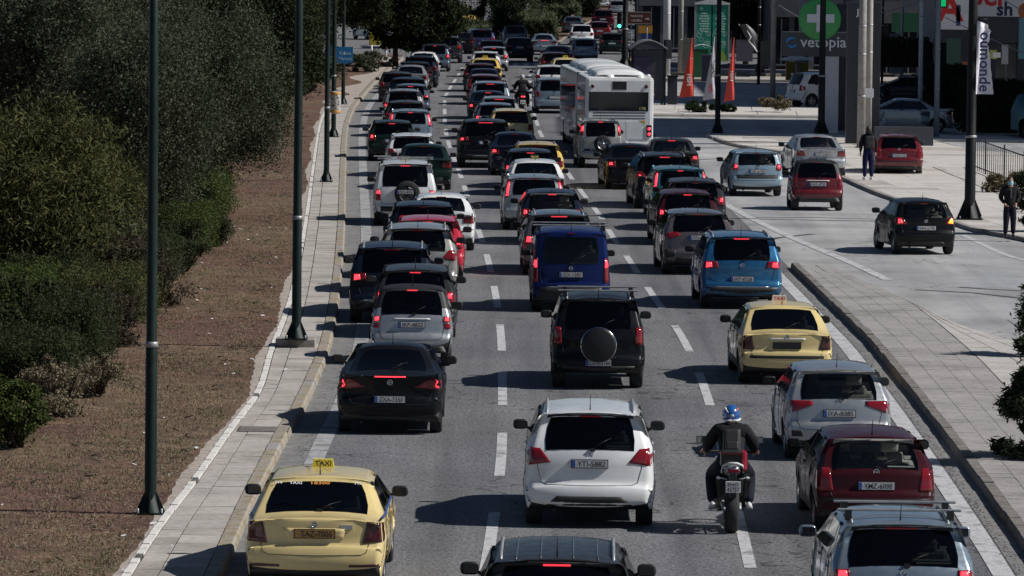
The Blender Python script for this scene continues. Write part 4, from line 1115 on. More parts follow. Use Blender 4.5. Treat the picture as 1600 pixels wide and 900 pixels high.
# kerb
Y = YN
kerb2 = strip('kerb', lambda Y: KERB_R(Y)+0.02, lambda Y: KERB_R(Y)+0.20, YN, YT, 3.0, 0.05, M_JOINT, kind='structure')
while Y < YT:
    Y1 = Y + 1.0; a0, a1 = KERB_R(Y), KERB_R(Y1); g = 0.008; z = IH + 0.02 + rr_.uniform(-0.008, 0.008); j = rr_.uniform(-0.01, 0.01)
    prof_ = [(0.0, 0.0), (0.02, z-0.02), (0.04, z), (0.20, z), (0.20, 0.02)]
    v = [(a0+dx+j, Y+g, zz) for dx, zz in prof_] + [(a1+dx+j, Y1-g, zz) for dx, zz in prof_]
    f = [(i, i+1, i+6, i+5) for i in range(4)] + [(0,1,2,3,4), (9,8,7,6,5)]
    me = mesh_from('kerb_stone', v, f); me.materials.append(M_KERBD)
    link('kerb_stone', me, None, kerb2); Y = Y1
# slabs: grey part left of the middle joint, pale strips right of it
cnt = 0; rest = MB(); Y = YN+1.5
while Y < YT-0.5:
    Y1 = Y + 0.62
    rgt = lambda y: min(ISL_R(max(y, 104)) if y > 104 else ISL_R(104), 12.5)
    mid = lambda y: min(ISL_M(y), rgt(y)-0.05) if y > G(1390,455).y*0 + 60 else ISL_M(60)
    w = mid(Y) - (KERB_R(Y)+0.205)
    for c_ in range(4):
        t0, t1 = (0, 0.24, 0.52, 0.76, 1.0)[c_:c_+2]
        if w < 0.9 and c_ % 2: continue
        if w < 0.9: t1 = min(1.0, t0+0.5)
        fx = lambda y, t: lerp(KERB_R(y)+0.205, max(mid(y), KERB_R(y)+0.25), t)
        if fx(Y, t1)-fx(Y, t0) < 0.06: continue
        args = (fx(Y, t0), fx(Y, t1), fx(Y1, t0), fx(Y1, t1), Y, Y1, 0.08, IH)
        dz = [rr_.uniform(-0.003, 0.003) for _ in range(4)]
        if cnt < 300 and Y > 62:
            slab_obj('paving_slab', args, M_ISL, isl, dz=dz, gap=0.004 if c_ else 0.006); cnt += 1
        else:
            v, f = slab(*args, gap=0.005, dz=dz); rest.add(v, f)
    Y = Y1
tag(rest.build('paving_slab', M_ISL, isl), kind='stuff')
cnt = 0; Y = 64.0
rest = MB()
while Y < 128:
    Y1 = Y + 1.25
    R_ = ISL_R(Y) if Y > 104 else ISL_R(104)
    a, b = ISL_M(Y)+0.01, min(R_, 14)
    a1, b1 = ISL_M(Y1)+0.01, min(ISL_R(Y1) if Y1 > 104 else ISL_R(104), 14)
    if b > a + 0.15:
        n = 3
        for c_ in range(n):
            args = (lerp(a,b,c_/n), lerp(a,b,(c_+1)/n), lerp(a1,max(b1,a1+.05),c_/n), lerp(a1,max(b1,a1+.05),(c_+1)/n), Y, Y1, 0.08, IH+0.002)
            dz = [rr_.uniform(-0.004, 0.004) for _ in range(4)]
            slab_obj('paving_slab', args, M_ISL2, isl, dz=dz, gap=0.012)
    Y = Y1
# --- right footway along the frontage road
def fr_in(Y): return FRONT_R(Y)
PW_Y0, PW_Y1 = G(1620,385).y, 232.0
rf = strip('footway', fr_in, lambda Y: FRONT_R(Y)+9.0, 100, 219, 2.0, 0.075, M_JOINT, kind='structure')
Y = 104; 
while Y < 218:
    Y1 = Y + 1.6
    for c_, (t0, t1) in enumerate(((0.17, 1.1), (1.1, 2.3), (2.3, 4.2), (4.2, 8.8))):
        args = (FRONT_R(Y)+t0, FRONT_R(Y)+t1, FRONT_R(Y1)+t0, FRONT_R(Y1)+t1, Y, Y1, 0.05, 0.105)
        slab_obj('paving_slab', args, M_SLAB3 if rr_.random() < .8 else M_SLAB, rf, gap=0.006, dz=[rr_.uniform(-0.004, 0.004) for _ in range(4)])
    h = 0.12 if Y < 152 else 0.108
    args = (FRONT_R(Y)-0.0, FRONT_R(Y)+0.165, FRONT_R(Y1)-0.0, FRONT_R(Y1)+0.165, Y, Y1, 0.0, h)
    slab_obj('kerb_stone', args, M_KERBG, rf, gap=0.006)
    Y = Y1
# paved corner of the side street, its shaded roadway and the far footway strip
a, b, c_, d_ = G(1102,213), G(1340,213), G(1340,262), G(1150,231)
p2 = polysheet('footway', [(a.x,a.y),(b.x+6,b.y),(c_.x+9,219.5),(FRONT_R(219.5),219.5)], 0.11, M_SLAB3, kind='structure', thick=0.1)
s0, s1 = G(1025,182), G(1025,168)
far_w = polysheet('footway', [(5.4,s0.y),(26,s0.y),(26,s1.y),(5.9,s1.y)], 0.10, M_SLAB3, kind='structure', thick=0.09)
for k in range(9):
    x0 = 5.6 + k*1.8
    for q in range(2):
        y0 = s0.y + 0.3 + q*(s1.y-s0.y-0.6)/2
        slab_obj('paving_slab', (x0, x0+1.8, x0+.2, x0+2.0, y0, y0+(s1.y-s0.y-0.6)/2, 0.09, 0.125), M_SLAB3, far_w, gap=0.02)
ribbon_px('parking_line', [(1035,150),(1110,147),(1180,144),(1225,143)], 0.5, 0.010, M_PAINTW)
ribbon_px('parking_line', [(1035,131),(1075,132)], 0.5, 0.010, M_PAINTW)
y0 = G(1050,126).y
fw2 = polysheet('footway', [(G(1040,126).x, y0), (24, y0), (24, y0+22), (G(1040,112).x, y0+22)], 0.12, M_SLAB2, kind='structure', thick=0.1)
k = 0; x = G(1048,121).x
yk = G(1050,121).y
while x < 20:
    slab_obj('kerb_stone', (x, x+0.9, x, x+0.9, yk-0.3, yk+0.4, 0.02, 0.28), M_BLACKP if k % 2 else M_KERBY, fw2, gap=0.02); x += 0.9; k += 1
# opposite carriageway behind the verge (top left), and far median
OPP = [G(540,76), G(765,22), G(765,48), G(700,66), G(640,76), G(548,108)]
# far median with its yellow kerb
MED = [G(770,89), G(830,80), G(872,68), G(902,45), G(940,26), G(960,5), G(900,-2), G(820,20), G(748,38), G(700,60), G(735,78)]
med = polysheet('median', [(p.x, p.y) for p in MED], 0.13, M_DIRT, kind='structure', thick=0.12)
ribbon_px('kerb_line', [(772,90),(830,82),(872,70),(903,46),(940,27)], 0.3, 0.150, M_KERBY, parent=med)
# ================================================================== the traffic
GL, GM, GR, GF, GX = 'vehicles queuing in the left lane', 'vehicles queuing in the middle lane', 'vehicles queuing in the right lane', 'cars on the frontage road', 'vehicles at the far junction'
M_PLT = M_PLATET
# --- left lane
c = car('octavia', 491, y=920, sc=(1,1,0.98), col='taxi', lane=1, taxi='y', brake=False, plate='TAZ-7006', plate_color=M_PLT, group=GL, cat='taxi', label='yellow taxi nearest the camera at the bottom left, dark rear window with lettering')
ci = CARS['octavia']
wp = ci['rib'](ci['gi'][1], 0, 0.012); wq = ci['rib'](ci['gi'][1]-1, 0, 0.012)
for body_, xx, ww, mm in (('714', -0.52, 0.09, M_WHITE), ('TAXI', -0.30, 0.16, M_WHITE), ('18300', 0.02, 0.24, mat('orange_print', (0.75,0.30,0.06), 0.5)), ('715', 0.50, 0.09, M_WHITE)):
    o = link('lettering', text_mesh(body_, ww, 0.05, bold=0.02), mm, c, wp.lerp(wq, 0.25) + Vector((xx, 0.10*abs(xx)*abs(xx), -0.0)))
    o.rotation_euler = (-radians(52), 0, 0)
mb = MB()
for x0 in (0.33,):
    h_ = ci['hit'](0.40, 0.90); mb.box(x0, x0+0.15, h_.y-0.012, h_.y+0.01, 0.855, 0.905)
mb.build('model_badge', M_CHROME, c)
for sgn in (-1, 1):
    mb = MB(); vs = []
    for i in range(9):
        y_ = 0.35 + i*0.34
        for z_ in (0.955, 0.985): vs.append((sgn*(ci['xmax'](y_, z_)+0.0065), y_, z_))
    mb.add(vs, [(2*i, 2*i+1, 2*i+3, 2*i+2) for i in range(8)]); mb.build('blue_stripe', mat('taxi_blue', (0.02,0.06,0.22), 0.4), c)
c = car('coupe', 609, y=675, col='black', lane=1, plate='ZXA-7350', group=GL, hb=False, label='black coupe with slanted twin tail lights behind the nearest yellow taxi')
car('micro', 643, y=571, col='silver', lane=1, plate='IKP-4822', group=GL, seats=None, label='silver and black two seat microcar ahead of the black coupe')
car('hatch', 648, yt=411, col='darkgrey', lane=1, group=GL, label='dark grey hatchback partly hidden by the silver microcar')
car('tiguan', 612, yt=381, col='navy', lane=1, group=GL, label='dark navy suv with pale roof rails, left of the silver suv', dY=1.2)
car('suv', 652, yt=349, col='champagne', lane=1, brake=False, group=GL, label='silver suv with wedge tail lights in front of the red hatchback', dY=0.6)
car('hatch', 668, yt=335, col='red', lane=1, group=GL, label='bright red hatchback with dark roof in the left lane', sc=(1.03,1,1.02))
car('mpv', 661, yt=316, brake=False, col='navy', lane=1, group=GL, label='navy people carrier just ahead of the red hatchback', dY=1.0, sc=(1,1,0.94))
car('sedan', 690, yt=301, col='white', lane=1, brake=False, group=GL, label='white saloon sticking out right of the left lane beside the jeep taxi')
c = car('boxy_offroad', 633, y=352, col='white', lane=1, group=GL, cat='taxi', taxi='d', rack=True, spare=(0.36,0.92,0.06,'tyre'), plate='ZHO-8727', label='white offroad taxi with roof rack and spare wheel on its tailgate')
car('sedan', 663, yt=224, col='darkgreen', lane=1, group=GL, label='dark green saloon right behind the white offroad taxi', brake=False)
car('hatch', 643, yt=207, brake=False, col='white', lane=1, group=GL, label='white hatchback with black rear window in front of the dark green saloon')
car('hatch', 612, yt=194, col='darkgreen', lane=1, group=GL, label='blackish green hatchback close to the left kerb, left of a white hatchback', dY=4.8)
car('pillar_lamp', 641, yt=173, col='silverblue', lane=1, group=GL, label='pale blue hatchback with tall red pillar lamps in the left lane', dY=2.5)
car('hatch', 633, yt=158, brake=False, col='darkgrey', lane=1, group=GL, label='charcoal hatchback with a chrome strip between the silver suv and pillar lamp hatchback', dY=1.5)
car('suv', 630, yt=138, col='silver', lane=1, group=GL, label='silver suv with roof rails far up the left lane', sc=(0.96,1,0.98))
LFAR = [('hatch',641,131,'greyblue','slate blue hatchback beyond the far silver suv in the left lane',1),('mpv',637,127,'darkblue','dark blue people carrier behind the slate blue hatchback',7.2),
 ('hatch',619,118,'darkgrey','dark hatchback hugging the kerb where the footway ends',7.5),('sedan',641,105,'silver','silver saloon with bright roof under the pine branches, left lane',5),
 ('hatch',648,100,'black','black hatchback just ahead of the far silver saloon',6),('suv',656,95,'navy','navy suv under the pine branches in the left lane',12),
 ('sedan',661,85,'white','white saloon under the pine branches in the left lane',7),('mpv',679,68,'greyblue','slate people carrier emerging right of the pine branches',0),
 ('suv',698,57,'darkgrey','dark grey suv next to the pine tip, second from the junction',2),('sedan',720,50,'black','black saloon at the head of the left lane',0)]
for mdl, x, yt, cl, lb, dy in LFAR:
    car(mdl, x, yt=yt, col=cl, lane=1, group=GL, label=lb, brake=cl in ('greyblue',), near=False, dY=dy, noant=True)
# --- middle lane
c = car('suv', 868, y=1101, col='darkgrey', lane=2, brake=True, group=GM, rack=False, label='dark grey suv with ribbed grey roof cut off by the bottom edge')
ci = CARS['suv']
for xx in (-0.40,-0.16,0.16,0.40):
    mb = MB()
    mb.tube([ci['rib'](i_, xx/0.55, 0.004) for i_ in range(ci['idx'][8], ci['idx'][11])], 0.009, 5)
    mb.build('roof_rib', PT('grey'), c)
car('suv', 921, y=819, col='white', lane=2, brake=False, plate='YTI-5882', group=GM, label='white suv with black roof rails in the middle of the picture')
c = car('offroad', 935, y=605, col='black', lane=2, brake=False, plate='ZXN-3188', rack=True, spare=(0.335,0.83,0.0,'cover'), group=GM, label='black offroad car with a round chrome ringed spare wheel cover')
c = car('van', 892, y=486, col='blue', lane=2, plate='IZX-1383', rack=True, group=GM, cat='van', label='dark blue van with tall tail lights and roof bar in the middle lane')
car('wagon', 874, yt=333, col='grey', lane=2, group=GM, label='dark estate car with pale grey roof just ahead of the blue van', dY=2.0, sc=(1.03,1,1.03))
car('hatch', 863, yt=298, col='darkblue', lane=2, group=GM, clear=True, label='midnight blue hatchback with a red sticker showing through its window', dY=1.5)
car('pillar_lamp', 835, yt=272, col='silver', lane=2, group=GM, label='silver tall hatchback left of the midnight blue hatchback', dY=0.5, sc=(1.04,1,1))
car('octavia', 838, yt=251, col='white', lane=2, group=GM, cat='taxi', taxi='d', name='taxi_car', label='cream white saloon taxi with dark roof sign in the middle lane', dY=1.5, brake=True)
car('hatch', 829, yt=235, col='darkblue', lane=2, group=GM, label='dark blue hatchback between the cream taxi and the yellow estate taxi', dY=2.0)
car('wagon', 840, yt=224, col='taxi2', lane=2, group=GM, cat='taxi', label='yellow estate taxi with roof rails in the middle lane', brake=False, dY=2.0)
car('sedan', 806, yt=210, col='darkblue', lane=2, group=GM, label='dark blue saloon between the big black suv and the yellow estate taxi', dY=2.5)
car('luxury_suv', 759, y=262, col='black', lane=2, group=GM, label='big wide black suv with flat roof on the left of the middle lane')
car('wagon', 799, yt=175, col='taxi', lane=2, group=GM, cat='taxi', label='pale yellow estate taxi with grey roof beside the big black suv', brake=False, dY=4.5)
MFAR = [('hatch',774,168,'greyblue','slate hatchback directly ahead of the big black suv',6.5),('wagon',780,158,'silver','silver roofed estate car in the far middle lane',7),
 ('sedan',763,149,'navy','navy saloon with bright left brake lamp in the middle lane',6.8),('tiguan',766,135,'silverblue','silver blue suv with roof rails near the far scooter rider',8.6),
 ('hatch',757,122,'deepred','dark red hatchback left of the scooter rider',7.5),('sedan',756,113,'darkblue','dark saloon between the dark red and maroon cars',7.5),
 ('hatch',750,101,'maroon','maroon hatchback just behind the far yellow taxi',3.5),('octavia',757,93,'taxi2','far yellow taxi in the middle lane behind the white hatchback',4),
 ('hatch',758,81,'white','white hatchback right ahead of the far yellow taxi',2),('hatch',771,75,'silver','silver white hatchback with lamp lit by the sun, far middle lane',5),
 ('hatch',768,64,'darkblue','dark blue hatchback at the head of the middle lane',4)]
for mdl, x, yt, cl, lb, dy in MFAR:
    car(mdl, x, yt=yt, col=cl, lane=2, group=GM, label=lb, brake=cl in ('greyblue','navy','silverblue','silver'), near=False, dY=dy, noant=True, taxi='y' if 'taxi' in cl else None, cat='taxi' if 'taxi' in cl else 'car', name='taxi_car' if 'taxi' in cl else None)
# --- right lane
c = car('wagon', 1413, y=1004, col='silverblue', lane=3, hdg=0.5, rack=True, mirror='silverblue', group=GR, label='silver blue estate car with roof bars at the bottom right edge')
car('corolla', 1370, y=830, col='maroon', hdg=1.6, brake=False, plate='YMZ-6098', seats=M_SEATL, clear=True, mirror='black', group=GR, label='maroon hatchback with large clear rear window ahead of the silver estate car')
car('yaris', 1312, y=716, col='silver', hdg=1.5, brake=False, plate='IYA-8385', clear=True, group=GR, label='silver hatchback with pointed red tail lights between maroon car and taxi')
car('octavia_old', 1230, y=598, col='taxi', hdg=1.5, brake=False, plate='', plate_color=M_BLACK, taxi='w', group=GR, cat='taxi', label='yellow taxi with white roof sign in the right lane behind the bright blue suv')
car('tiguan', 1160, y=481, col='skyblue', hdg=1.8, plate='IKP-8528', group=GR, label='bright blue suv with lit brake lights in the right lane')
car('crossover', 1094, y=430, col='bronze', hdg=2.5, brake=False, plate='ITN-5280', group=GR, label='grey bronze crossover with boomerang lamps ahead of the bright blue suv', dY=0.5)
car('hatch', 1076, yt=300, col='maroon', hdg=3, group=GR, label='dark brown hatchback directly ahead of the bronze crossover', dY=2.0)
car('hatch', 1088, yt=283, col='darkgrey', hdg=2.5, group=GR, label='charcoal hatchback with shark antenna between the brown and teal hatchbacks', dY=2.5)
car('pillar_lamp', 1064, yt=260, col='teal', hdg=3, group=GR, label='teal hatchback with pillar lamps in the right lane', dY=1.0)
car('suv', 1040, yt=238, col='black', hdg=3, group=GR, label='black suv between the teal hatchback and dark saloon, right lane', dY=0.5)
car('sedan', 990, yt=228, col='black', hdg=3.5, group=GR, label='black saloon with yellow reflections on its side next to the spare wheel offroader', dY=2.2)
car('sedan', 1052, yt=217, clear=True, col='darkgrey', hdg=1, group=GR, label='dark grey saloon with clear rear window beside the bus tail', dY=1.2)
car('small_offroad', 939, y=262, col='champagne', hdg=3, spare=(0.30,0.86,0.06,'alloy'), group=GR, label='silver offroader with five spoke spare wheel right behind the bus')
# --- far junction
for mdl, x, y, yt, cl, lb, h in [
 ('hatch',862,None,101,'white','white hatchback on the left flank of the bus',2),('mpv',866,None,121,'silverblue','silver people carrier beside the left flank of the bus',2),
 ('hatch',868,None,81,'maroon','maroon hatchback ahead of the white hatchback beside the bus',3),('octavia',886,None,90,'taxi','pale yellow taxi just in front of the bus roof',2),
 ('sedan',874,None,71,'darkblue','dark blue saloon waiting ahead of the maroon hatchback',2),('hatch_tall_lamps',914,97,None,'silverblue','pale silver hatchback in front of the hedge, upright tail lamps',1),
 ('wagon',909,None,38,'white','white estate car just ahead of the pale silver hatchback',0),('hatch',956,85,None,'darkgreen','black green hatchback left of the traffic light post',-1),
 ('sedan',896,54,None,'greyblue','slate saloon with roof sign beside the hedge',1),('hatch',937,None,33,'deepred','dark red hatchback between hedge and traffic light',0),
 ('luxury_suv',942,47,None,'maroon','dark maroon suv near the top edge beside the hedge',-1),('hatch',964,24,None,'silver','silver hatchback at the top edge left of the sign post',-1),
 ('sedan',944,14,None,'white','white saloon at the very top edge of the road',-1),
 ('tiguan',754,84,None,'purpleblue','purple blue suv turning at the junction',6),('crossover',812,97,None,'darkblue','dark blue hatchback with sunlit lamp at the middle of the junction',3),
 ('mpv',806,None,39,'greyblue','slate people carrier behind the dark blue junction hatchback',5),('coupe',851,86,None,'silverblue','silver blue rounded coupe at the junction before the hedge',2),
 ('sedan',984,68,None,'silver','pale saloon partly hidden by the dark kiosk and posts',0)]:
    car(mdl, x, y=y, yt=yt, col=cl, hdg=h, group=GX, label=lb, brake=False, near=False, noant=True, cat='taxi' if 'taxi' in lb else 'car', taxi='y' if 'yellow taxi' in lb else ('w' if 'roof sign' in lb else None), name='taxi_car' if 'taxi' in lb else None)
# --- frontage road
car('getz', 1184, y=306, col='lightblue', hdg=4.5, plate='IZI-6132', clear=True, group=GF, label='light blue hatchback with black bumper strip driving on the frontage road')
car('sedan', 1284, y=277, col='silver', hdg=5, brake=False, plate='KZY-2184', clear=True, group=GF, label='silver saloon behind the red microcar on the frontage road')
car('micro', 1278, y=329, col='deepred', hdg=1.5, brake=False, plate='INZ-4720', group=GF, label='dark red microcar on the frontage road')
car('corolla', 1405, y=275, col='deepred', hdg=-0.5, brake=False, plate='YHZ-5178', group=GF, label='glossy red hatchback parked on the footway beside the pedestrian', sc=(1.0,0.95,1.04))
car('aygo', 1448, y=397, col='black', hdg=7.5, plate='IHH-2170', clear=True, amber='R', group=GF, label='small black hatchback with one amber indicator lit, alone on the frontage road')
car('mpv', 1236, y=168, col='white', hdg=-68, brake=False, group='cars parked by the shops', label='white boxy suv parked sideways behind the pharmacy sign pillar', sc=(1,0.95,1.08), near=False)
car('sedan', 1490, y=206, col='silver', hdg=88, brake=False, group='cars parked by the shops', label='silver saloon parked side on behind the low dark wall', near=False)
car('hatch', 1475, y=166, col='navy', hdg=88, brake=False, group='cars parked by the shops', label='dark blue car parked side on above the silver saloon', near=False)
car('van', 1378, y=120, col='white', hdg=20, brake=False, group='cars parked by the shops', cat='van', label='white van glimpsed right of the dark totem', near=False)
# --- opposite carriageway, seen through and beside the pine
car('octavia_old', 742, y=40, col='taxi2', hdg=170, brake=False, near=False, noant=True, group='oncoming vehicles beyond the verge', cat='taxi', name='taxi_car', taxi='y', label='bright yellow taxi coming towards us beyond the pine')
car('mpv', 664, y=45, col='silver', hdg=170, brake=False, near=False, noant=True, group='oncoming vehicles beyond the verge', label='silver car glinting between the pine branches')
car('hatch', 683, y=54, col='white', hdg=165, brake=False, near=False, noant=True, group='oncoming vehicles beyond the verge', label='pale car just right of the glinting silver car')
car('van', 566, y=60, col='white', hdg=200, brake=False, near=False, noant=True, group='oncoming vehicles beyond the verge', cat='van', label='white van left of the yellow recycling bin')
if False:
    pass

# ------------------------------------------------------------------ articulated bus
def bus():
    rearY = G(965, 250).y; X = at_dist(967, rearY)
    root = empty('articulated_bus', (X, rearY, 0.008), radians(2.0), 'white articulated bus with curved roof pods in the right lane', 'bus', GR)
    W = 2.5; H = 3.02; wm = tex('bus_white', (0.80,0.81,0.80), [(1.5,4,[(0.3,0.86),(0.7,1.04)])], 0.35, coat=0.4)
    def section(y0, y1, ang, org, rear):
        M = Matrix.Translation(Vector((org[0], org[1], 0))) @ Matrix.Rotation(ang, 4, 'Z') @ Matrix.Translation(Vector((0, -org[1], 0)))
        mb = MB(); mb.box(-W/2, W/2, y0, y1, 0.34, H, 0, 0.13, M); b = mb.build('body', wm, root)
        mb = MB(); mb.box(-W/2+0.04, W/2-0.04, y0+0.05, y1-0.05, 0.22, 0.36, 0, 0, M); mb.build('skirt', M_BLACKP, root)
        for sgn in (-1, 1):
            yy = y0 + 0.35
            while yy + 1.35 < y1 - 0.2:
                mb = MB(); x = sgn*(W/2+0.006); a, b_ = sorted((x, sgn*(W/2-0.05)))
                mb.box(a, b_, yy, yy+1.32, 1.30, 2.50, 0, 0, M); mb.build('side_window', M_GLASSD, root)
                yy += 1.40
            for yd in ((y0+y1)/2-0.7,):
                if sgn > 0:
                    mb = MB(); x = W/2+0.012; mb.box(x-0.05, x, yd, yd+1.25, 0.36, 2.52, 0, 0, M); mb.build('door', M_GLASSD, root)
        # roof pods
        for (ya, yb) in ((y0+0.35, lerp(y0, y1, 0.48)), (lerp(y0, y1, 0.50), y1-0.5)):
            mb = MB(); vs = []; prof_ = []
            for k in range(13):
                a = pi*k/12; prof_.append((-cos(a)*0.93, (sin(a)**0.5)*0.28))
            for y_, kk in ((ya, 0.3), (ya+0.08, 0.8), (ya+0.35, 1.0), (yb-0.35, 1.0), (yb-0.08, 0.8), (yb, 0.3)):
                for px_, pz_ in prof_: vs.append(M @ Vector((px_*lerp(0.9,1,kk), y_, H-0.01 + pz_*kk)))
            fs = [(i*13+k, i*13+k+1, (i+1)*13+k+1, (i+1)*13+k) for i in range(5) for k in range(12)]
            mb.add(vs, fs, 0, True); mb.build('roof_pod', wm, root)
        for yw in ([y0+1.9] if rear else [y0+1.6, y1-2.6]):
            for sgn in (-1, 1):
                mb = MB(); x0 = sgn*(W/2+0.004); c = M @ Vector((0, yw, 0.48))
                mb.lathe([(0.25, x0), (0.46, x0), (0.48, x0-sgn*0.03), (0.48, x0-sgn*0.30), (0.25, x0-sgn*0.30)], (c.x, c.y, c.z), 'x', 20)
                mb.lathe([(0.0, x0-sgn*0.05), (0.25, x0-sgn*0.01)], (c.x, c.y, c.z), 'x', 16, 1)
                mb.build('wheel', [M_RUBBER, M_STEEL], root)
        return M
    section(0, 6.4, 0, (0, 0), True)
    M2 = section(7.3, 18.0, radians(0.8), (0, 6.9), False)
    mb = MB()
    for k in range(9):
        y_ = 6.35 + k*0.12; w = W/2 - (0.03 if k % 2 else 0.10)
        mb.box(-w, w, y_, y_+0.10, 0.45, H-(0.02 if k % 2 else 0.08))
    mb.build('bellows', M_BLACKP, root)
    # rear face
    def plate_(nm, x0, x1, z0, z1, m, d=0.02, par=root):
        mb = MB(); mb.box(x0, x1, -d, 0.05, z0, z1, 0, min(0.008, d/2)); return mb.build(nm, m, par)
    rw = plate_('rear_window', -1.12, 1.06, 1.78, 2.48, M_GLASSD, 0.012)
    link('lettering', text_mesh('178', 0.22, 0.11), mat('yellow_digits', (0.6,0.6,0.25), 0.5), rw, (0.85, -0.016, 1.88))
    plate_('destination_display', -0.26, 0.26, 2.56, 2.86, M_BLACK, 0.010)
    for x in (-0.98, 0.98):
        mb = MB(); mb.lathe([(0, -0.03), (0.065, -0.025), (0.07, 0.0)], (x, 0, 2.68), 'y', 14); mb.build('marker_lamp', M_TAILD, root)
    for z in (1.70, 1.60, 1.50): plate_('vent_slot', -0.95, 0.95, z, z+0.03, M_BLACK, 0.006)
    hatch = plate_('engine_hatch', -0.9, 0.85, 0.75, 1.42, wm, 0.012)
    for sgn in (-1, 1):
        x = sgn*1.10; l = plate_('tail_light', x-0.09, x+0.09, 0.85, 1.28, M_TAILD, 0.03)
        mb = MB()
        for z in (0.95, 1.14): mb.lathe([(0, -0.045), (0.055, -0.04), (0.06, -0.02)], (x, 0, z), 'y', 12)
        mb.build('bulb', M_LIT, l)
    plate_('bumper', -1.22, 1.22, 0.36, 0.62, wm, 0.05)
    for x in (-0.3, 0.25):
        plate_('panel_seam', x-0.005, x+0.005, 0.76, 1.41, M_BLACK, 0.014, hatch)
    plate_('number_plate', -0.26, 0.26, 0.64, 0.74, M_PLATE, 0.03)
    mb = MB(); mb.prism([(0.72, 1.44), (0.95, 1.44), (0.95, 1.30)], -0.016, -0.010); mb.build('yellow_sticker', mat('sticker_yellow', (0.5,0.35,0.08), .5), hatch)
    for sgn in (-1, 1):
        mb = MB(); mb.box(sgn*1.25-0.02, sgn*1.25+0.02, 0.3, 6.2, 1.02, 1.06); mb.build('rub_strip', M_BLACKP, root)
    for x in (-0.35, 0.75):
        mb = MB(); mb.lathe([(0.0, H+0.09), (0.14, H+0.08), (0.18, H-0.02)], (x, 0.22, 0), 'z', 14); mb.build('roof_vent', wm, root)
    CARLIST.append((3, rearY, rearY+18, X, 2.5, 'bus'))
bus()
# ================================================================== vegetation
def leaf_mesh(name, blobs, n, size, m, seed=1, flat=0.35, shell=0.55, zmin=None, box=None, elong=1.6):
    """n leaf faces spread through ellipsoid blobs [(x,y,z,rx,ry,rz)] or a box; uneven clumps"""
    r = random.Random(seed); vs = []; fs = []
    tot = sum(b[3]*b[4]*b[5] for b in blobs) if blobs else 1
    def leaf(c, nrm):
        a = Vector((r.gauss(0,1), r.gauss(0,1), r.gauss(0,1))).normalized()
        a = (a + nrm*0.35).normalized()
        u = a.cross(Vector((r.gauss(0,1), r.gauss(0,1), r.gauss(0,1)))).normalized(); v = a.cross(u)
        s = size*r.uniform(0.6, 1.35); u = u*s*elong*0.5; v = v*s*0.5
        o = len(vs); vs.extend([tuple(c-u), tuple(c+v*0.8), tuple(c+u), tuple(c-v*0.8)]); fs.append((o, o+1, o+2, o+3))
    if box:
        x0, x1, y0, y1, z0, z1 = box
        for _ in range(n):
            f = r.random()
            p = [r.uniform(x0, x1), r.uniform(y0, y1), r.uniform(z0, z1)]
            if f < 0.75:
                k = r.choice((0, 1, 1, 2, 2)); lo = (x0, y0, z0)[k]; hi = (x1, y1, z1)[k]
                p[k] = (hi if (k == 2 or (k == 0 and r.random() < 0.75) or (k == 1 and r.random() < 0.15)) else lo) + r.gauss(0, 0.055) + 0.10*sin(p[0]*3.7+p[1]*2.7) + 0.09*sin(p[1]*5.3+p[2]*4.0) + 0.07*sin(p[0]*8.1+p[2]*6.0)
            leaf(Vector(p), Vector((0, 0, 1)))
    for (x, y, z, rx, ry, rz) in (blobs or []):
        k = int(n * rx*ry*rz / tot)
        subs = []
        for _ in range(max(5, k//260)):
            d = Vector((r.gauss(0,1), r.gauss(0,1), r.gauss(0,1))).normalized()
            q = shell + (1-shell)*r.random()
            subs.append((Vector((d.x*rx*q, d.y*ry*q, d.z*rz*q)), d, r.uniform(0.12, 0.30)))
        for _ in range(k):
            c, d, w = r.choice(subs)
            s = min(rx, ry, rz)*w*0.86
            p = c + Vector((r.gauss(0, s), r.gauss(0, s), r.gauss(0, s*0.75)))
            if zmin is not None and z + p.z < zmin: continue
            leaf(Vector((x, y, z)) + p, d)
    me = mesh_from(name, vs, fs); me.materials.append(m); return me
def trunk_mesh(h, r0, limbs, seed=1, lean=(0, 0)):
    r = random.Random(seed); mb = MB()
    pts = [Vector((lean[0]*t, lean[1]*t, h*t)) + Vector((0.10*sin(3*t+seed), 0.08*cos(4*t+seed), 0))*(0.6*h/3)*t for t in (0, 0.25, 0.5, 0.75, 1)]
    mb.tube(pts, [r0*1.25, r0, r0*0.85, r0*0.7, r0*0.55], 9)
    for k in range(limbs):
        a = 2*pi*k/limbs + r.uniform(-0.4, 0.4); s = pts[2+(k % 3)]; L_ = r.uniform(0.7, 1.4)*h*0.45
        e = s + Vector((cos(a)*L_, sin(a)*L_, L_*0.75)); m_ = s.lerp(e, 0.5) + Vector((0, 0, -0.12))
        mb.tube([s, m_, e], [r0*0.45, r0*0.3, r0*0.12], 6)
        for q in range(2):
            f = m_ + Vector((r.uniform(-1,1), r.uniform(-1,1), r.uniform(0.3,1)))*L_*0.4
            mb.tube([m_, f], [r0*0.22, r0*0.07], 5)
    return mb.mesh('trunk', [M_BARK])
_TREE = {}
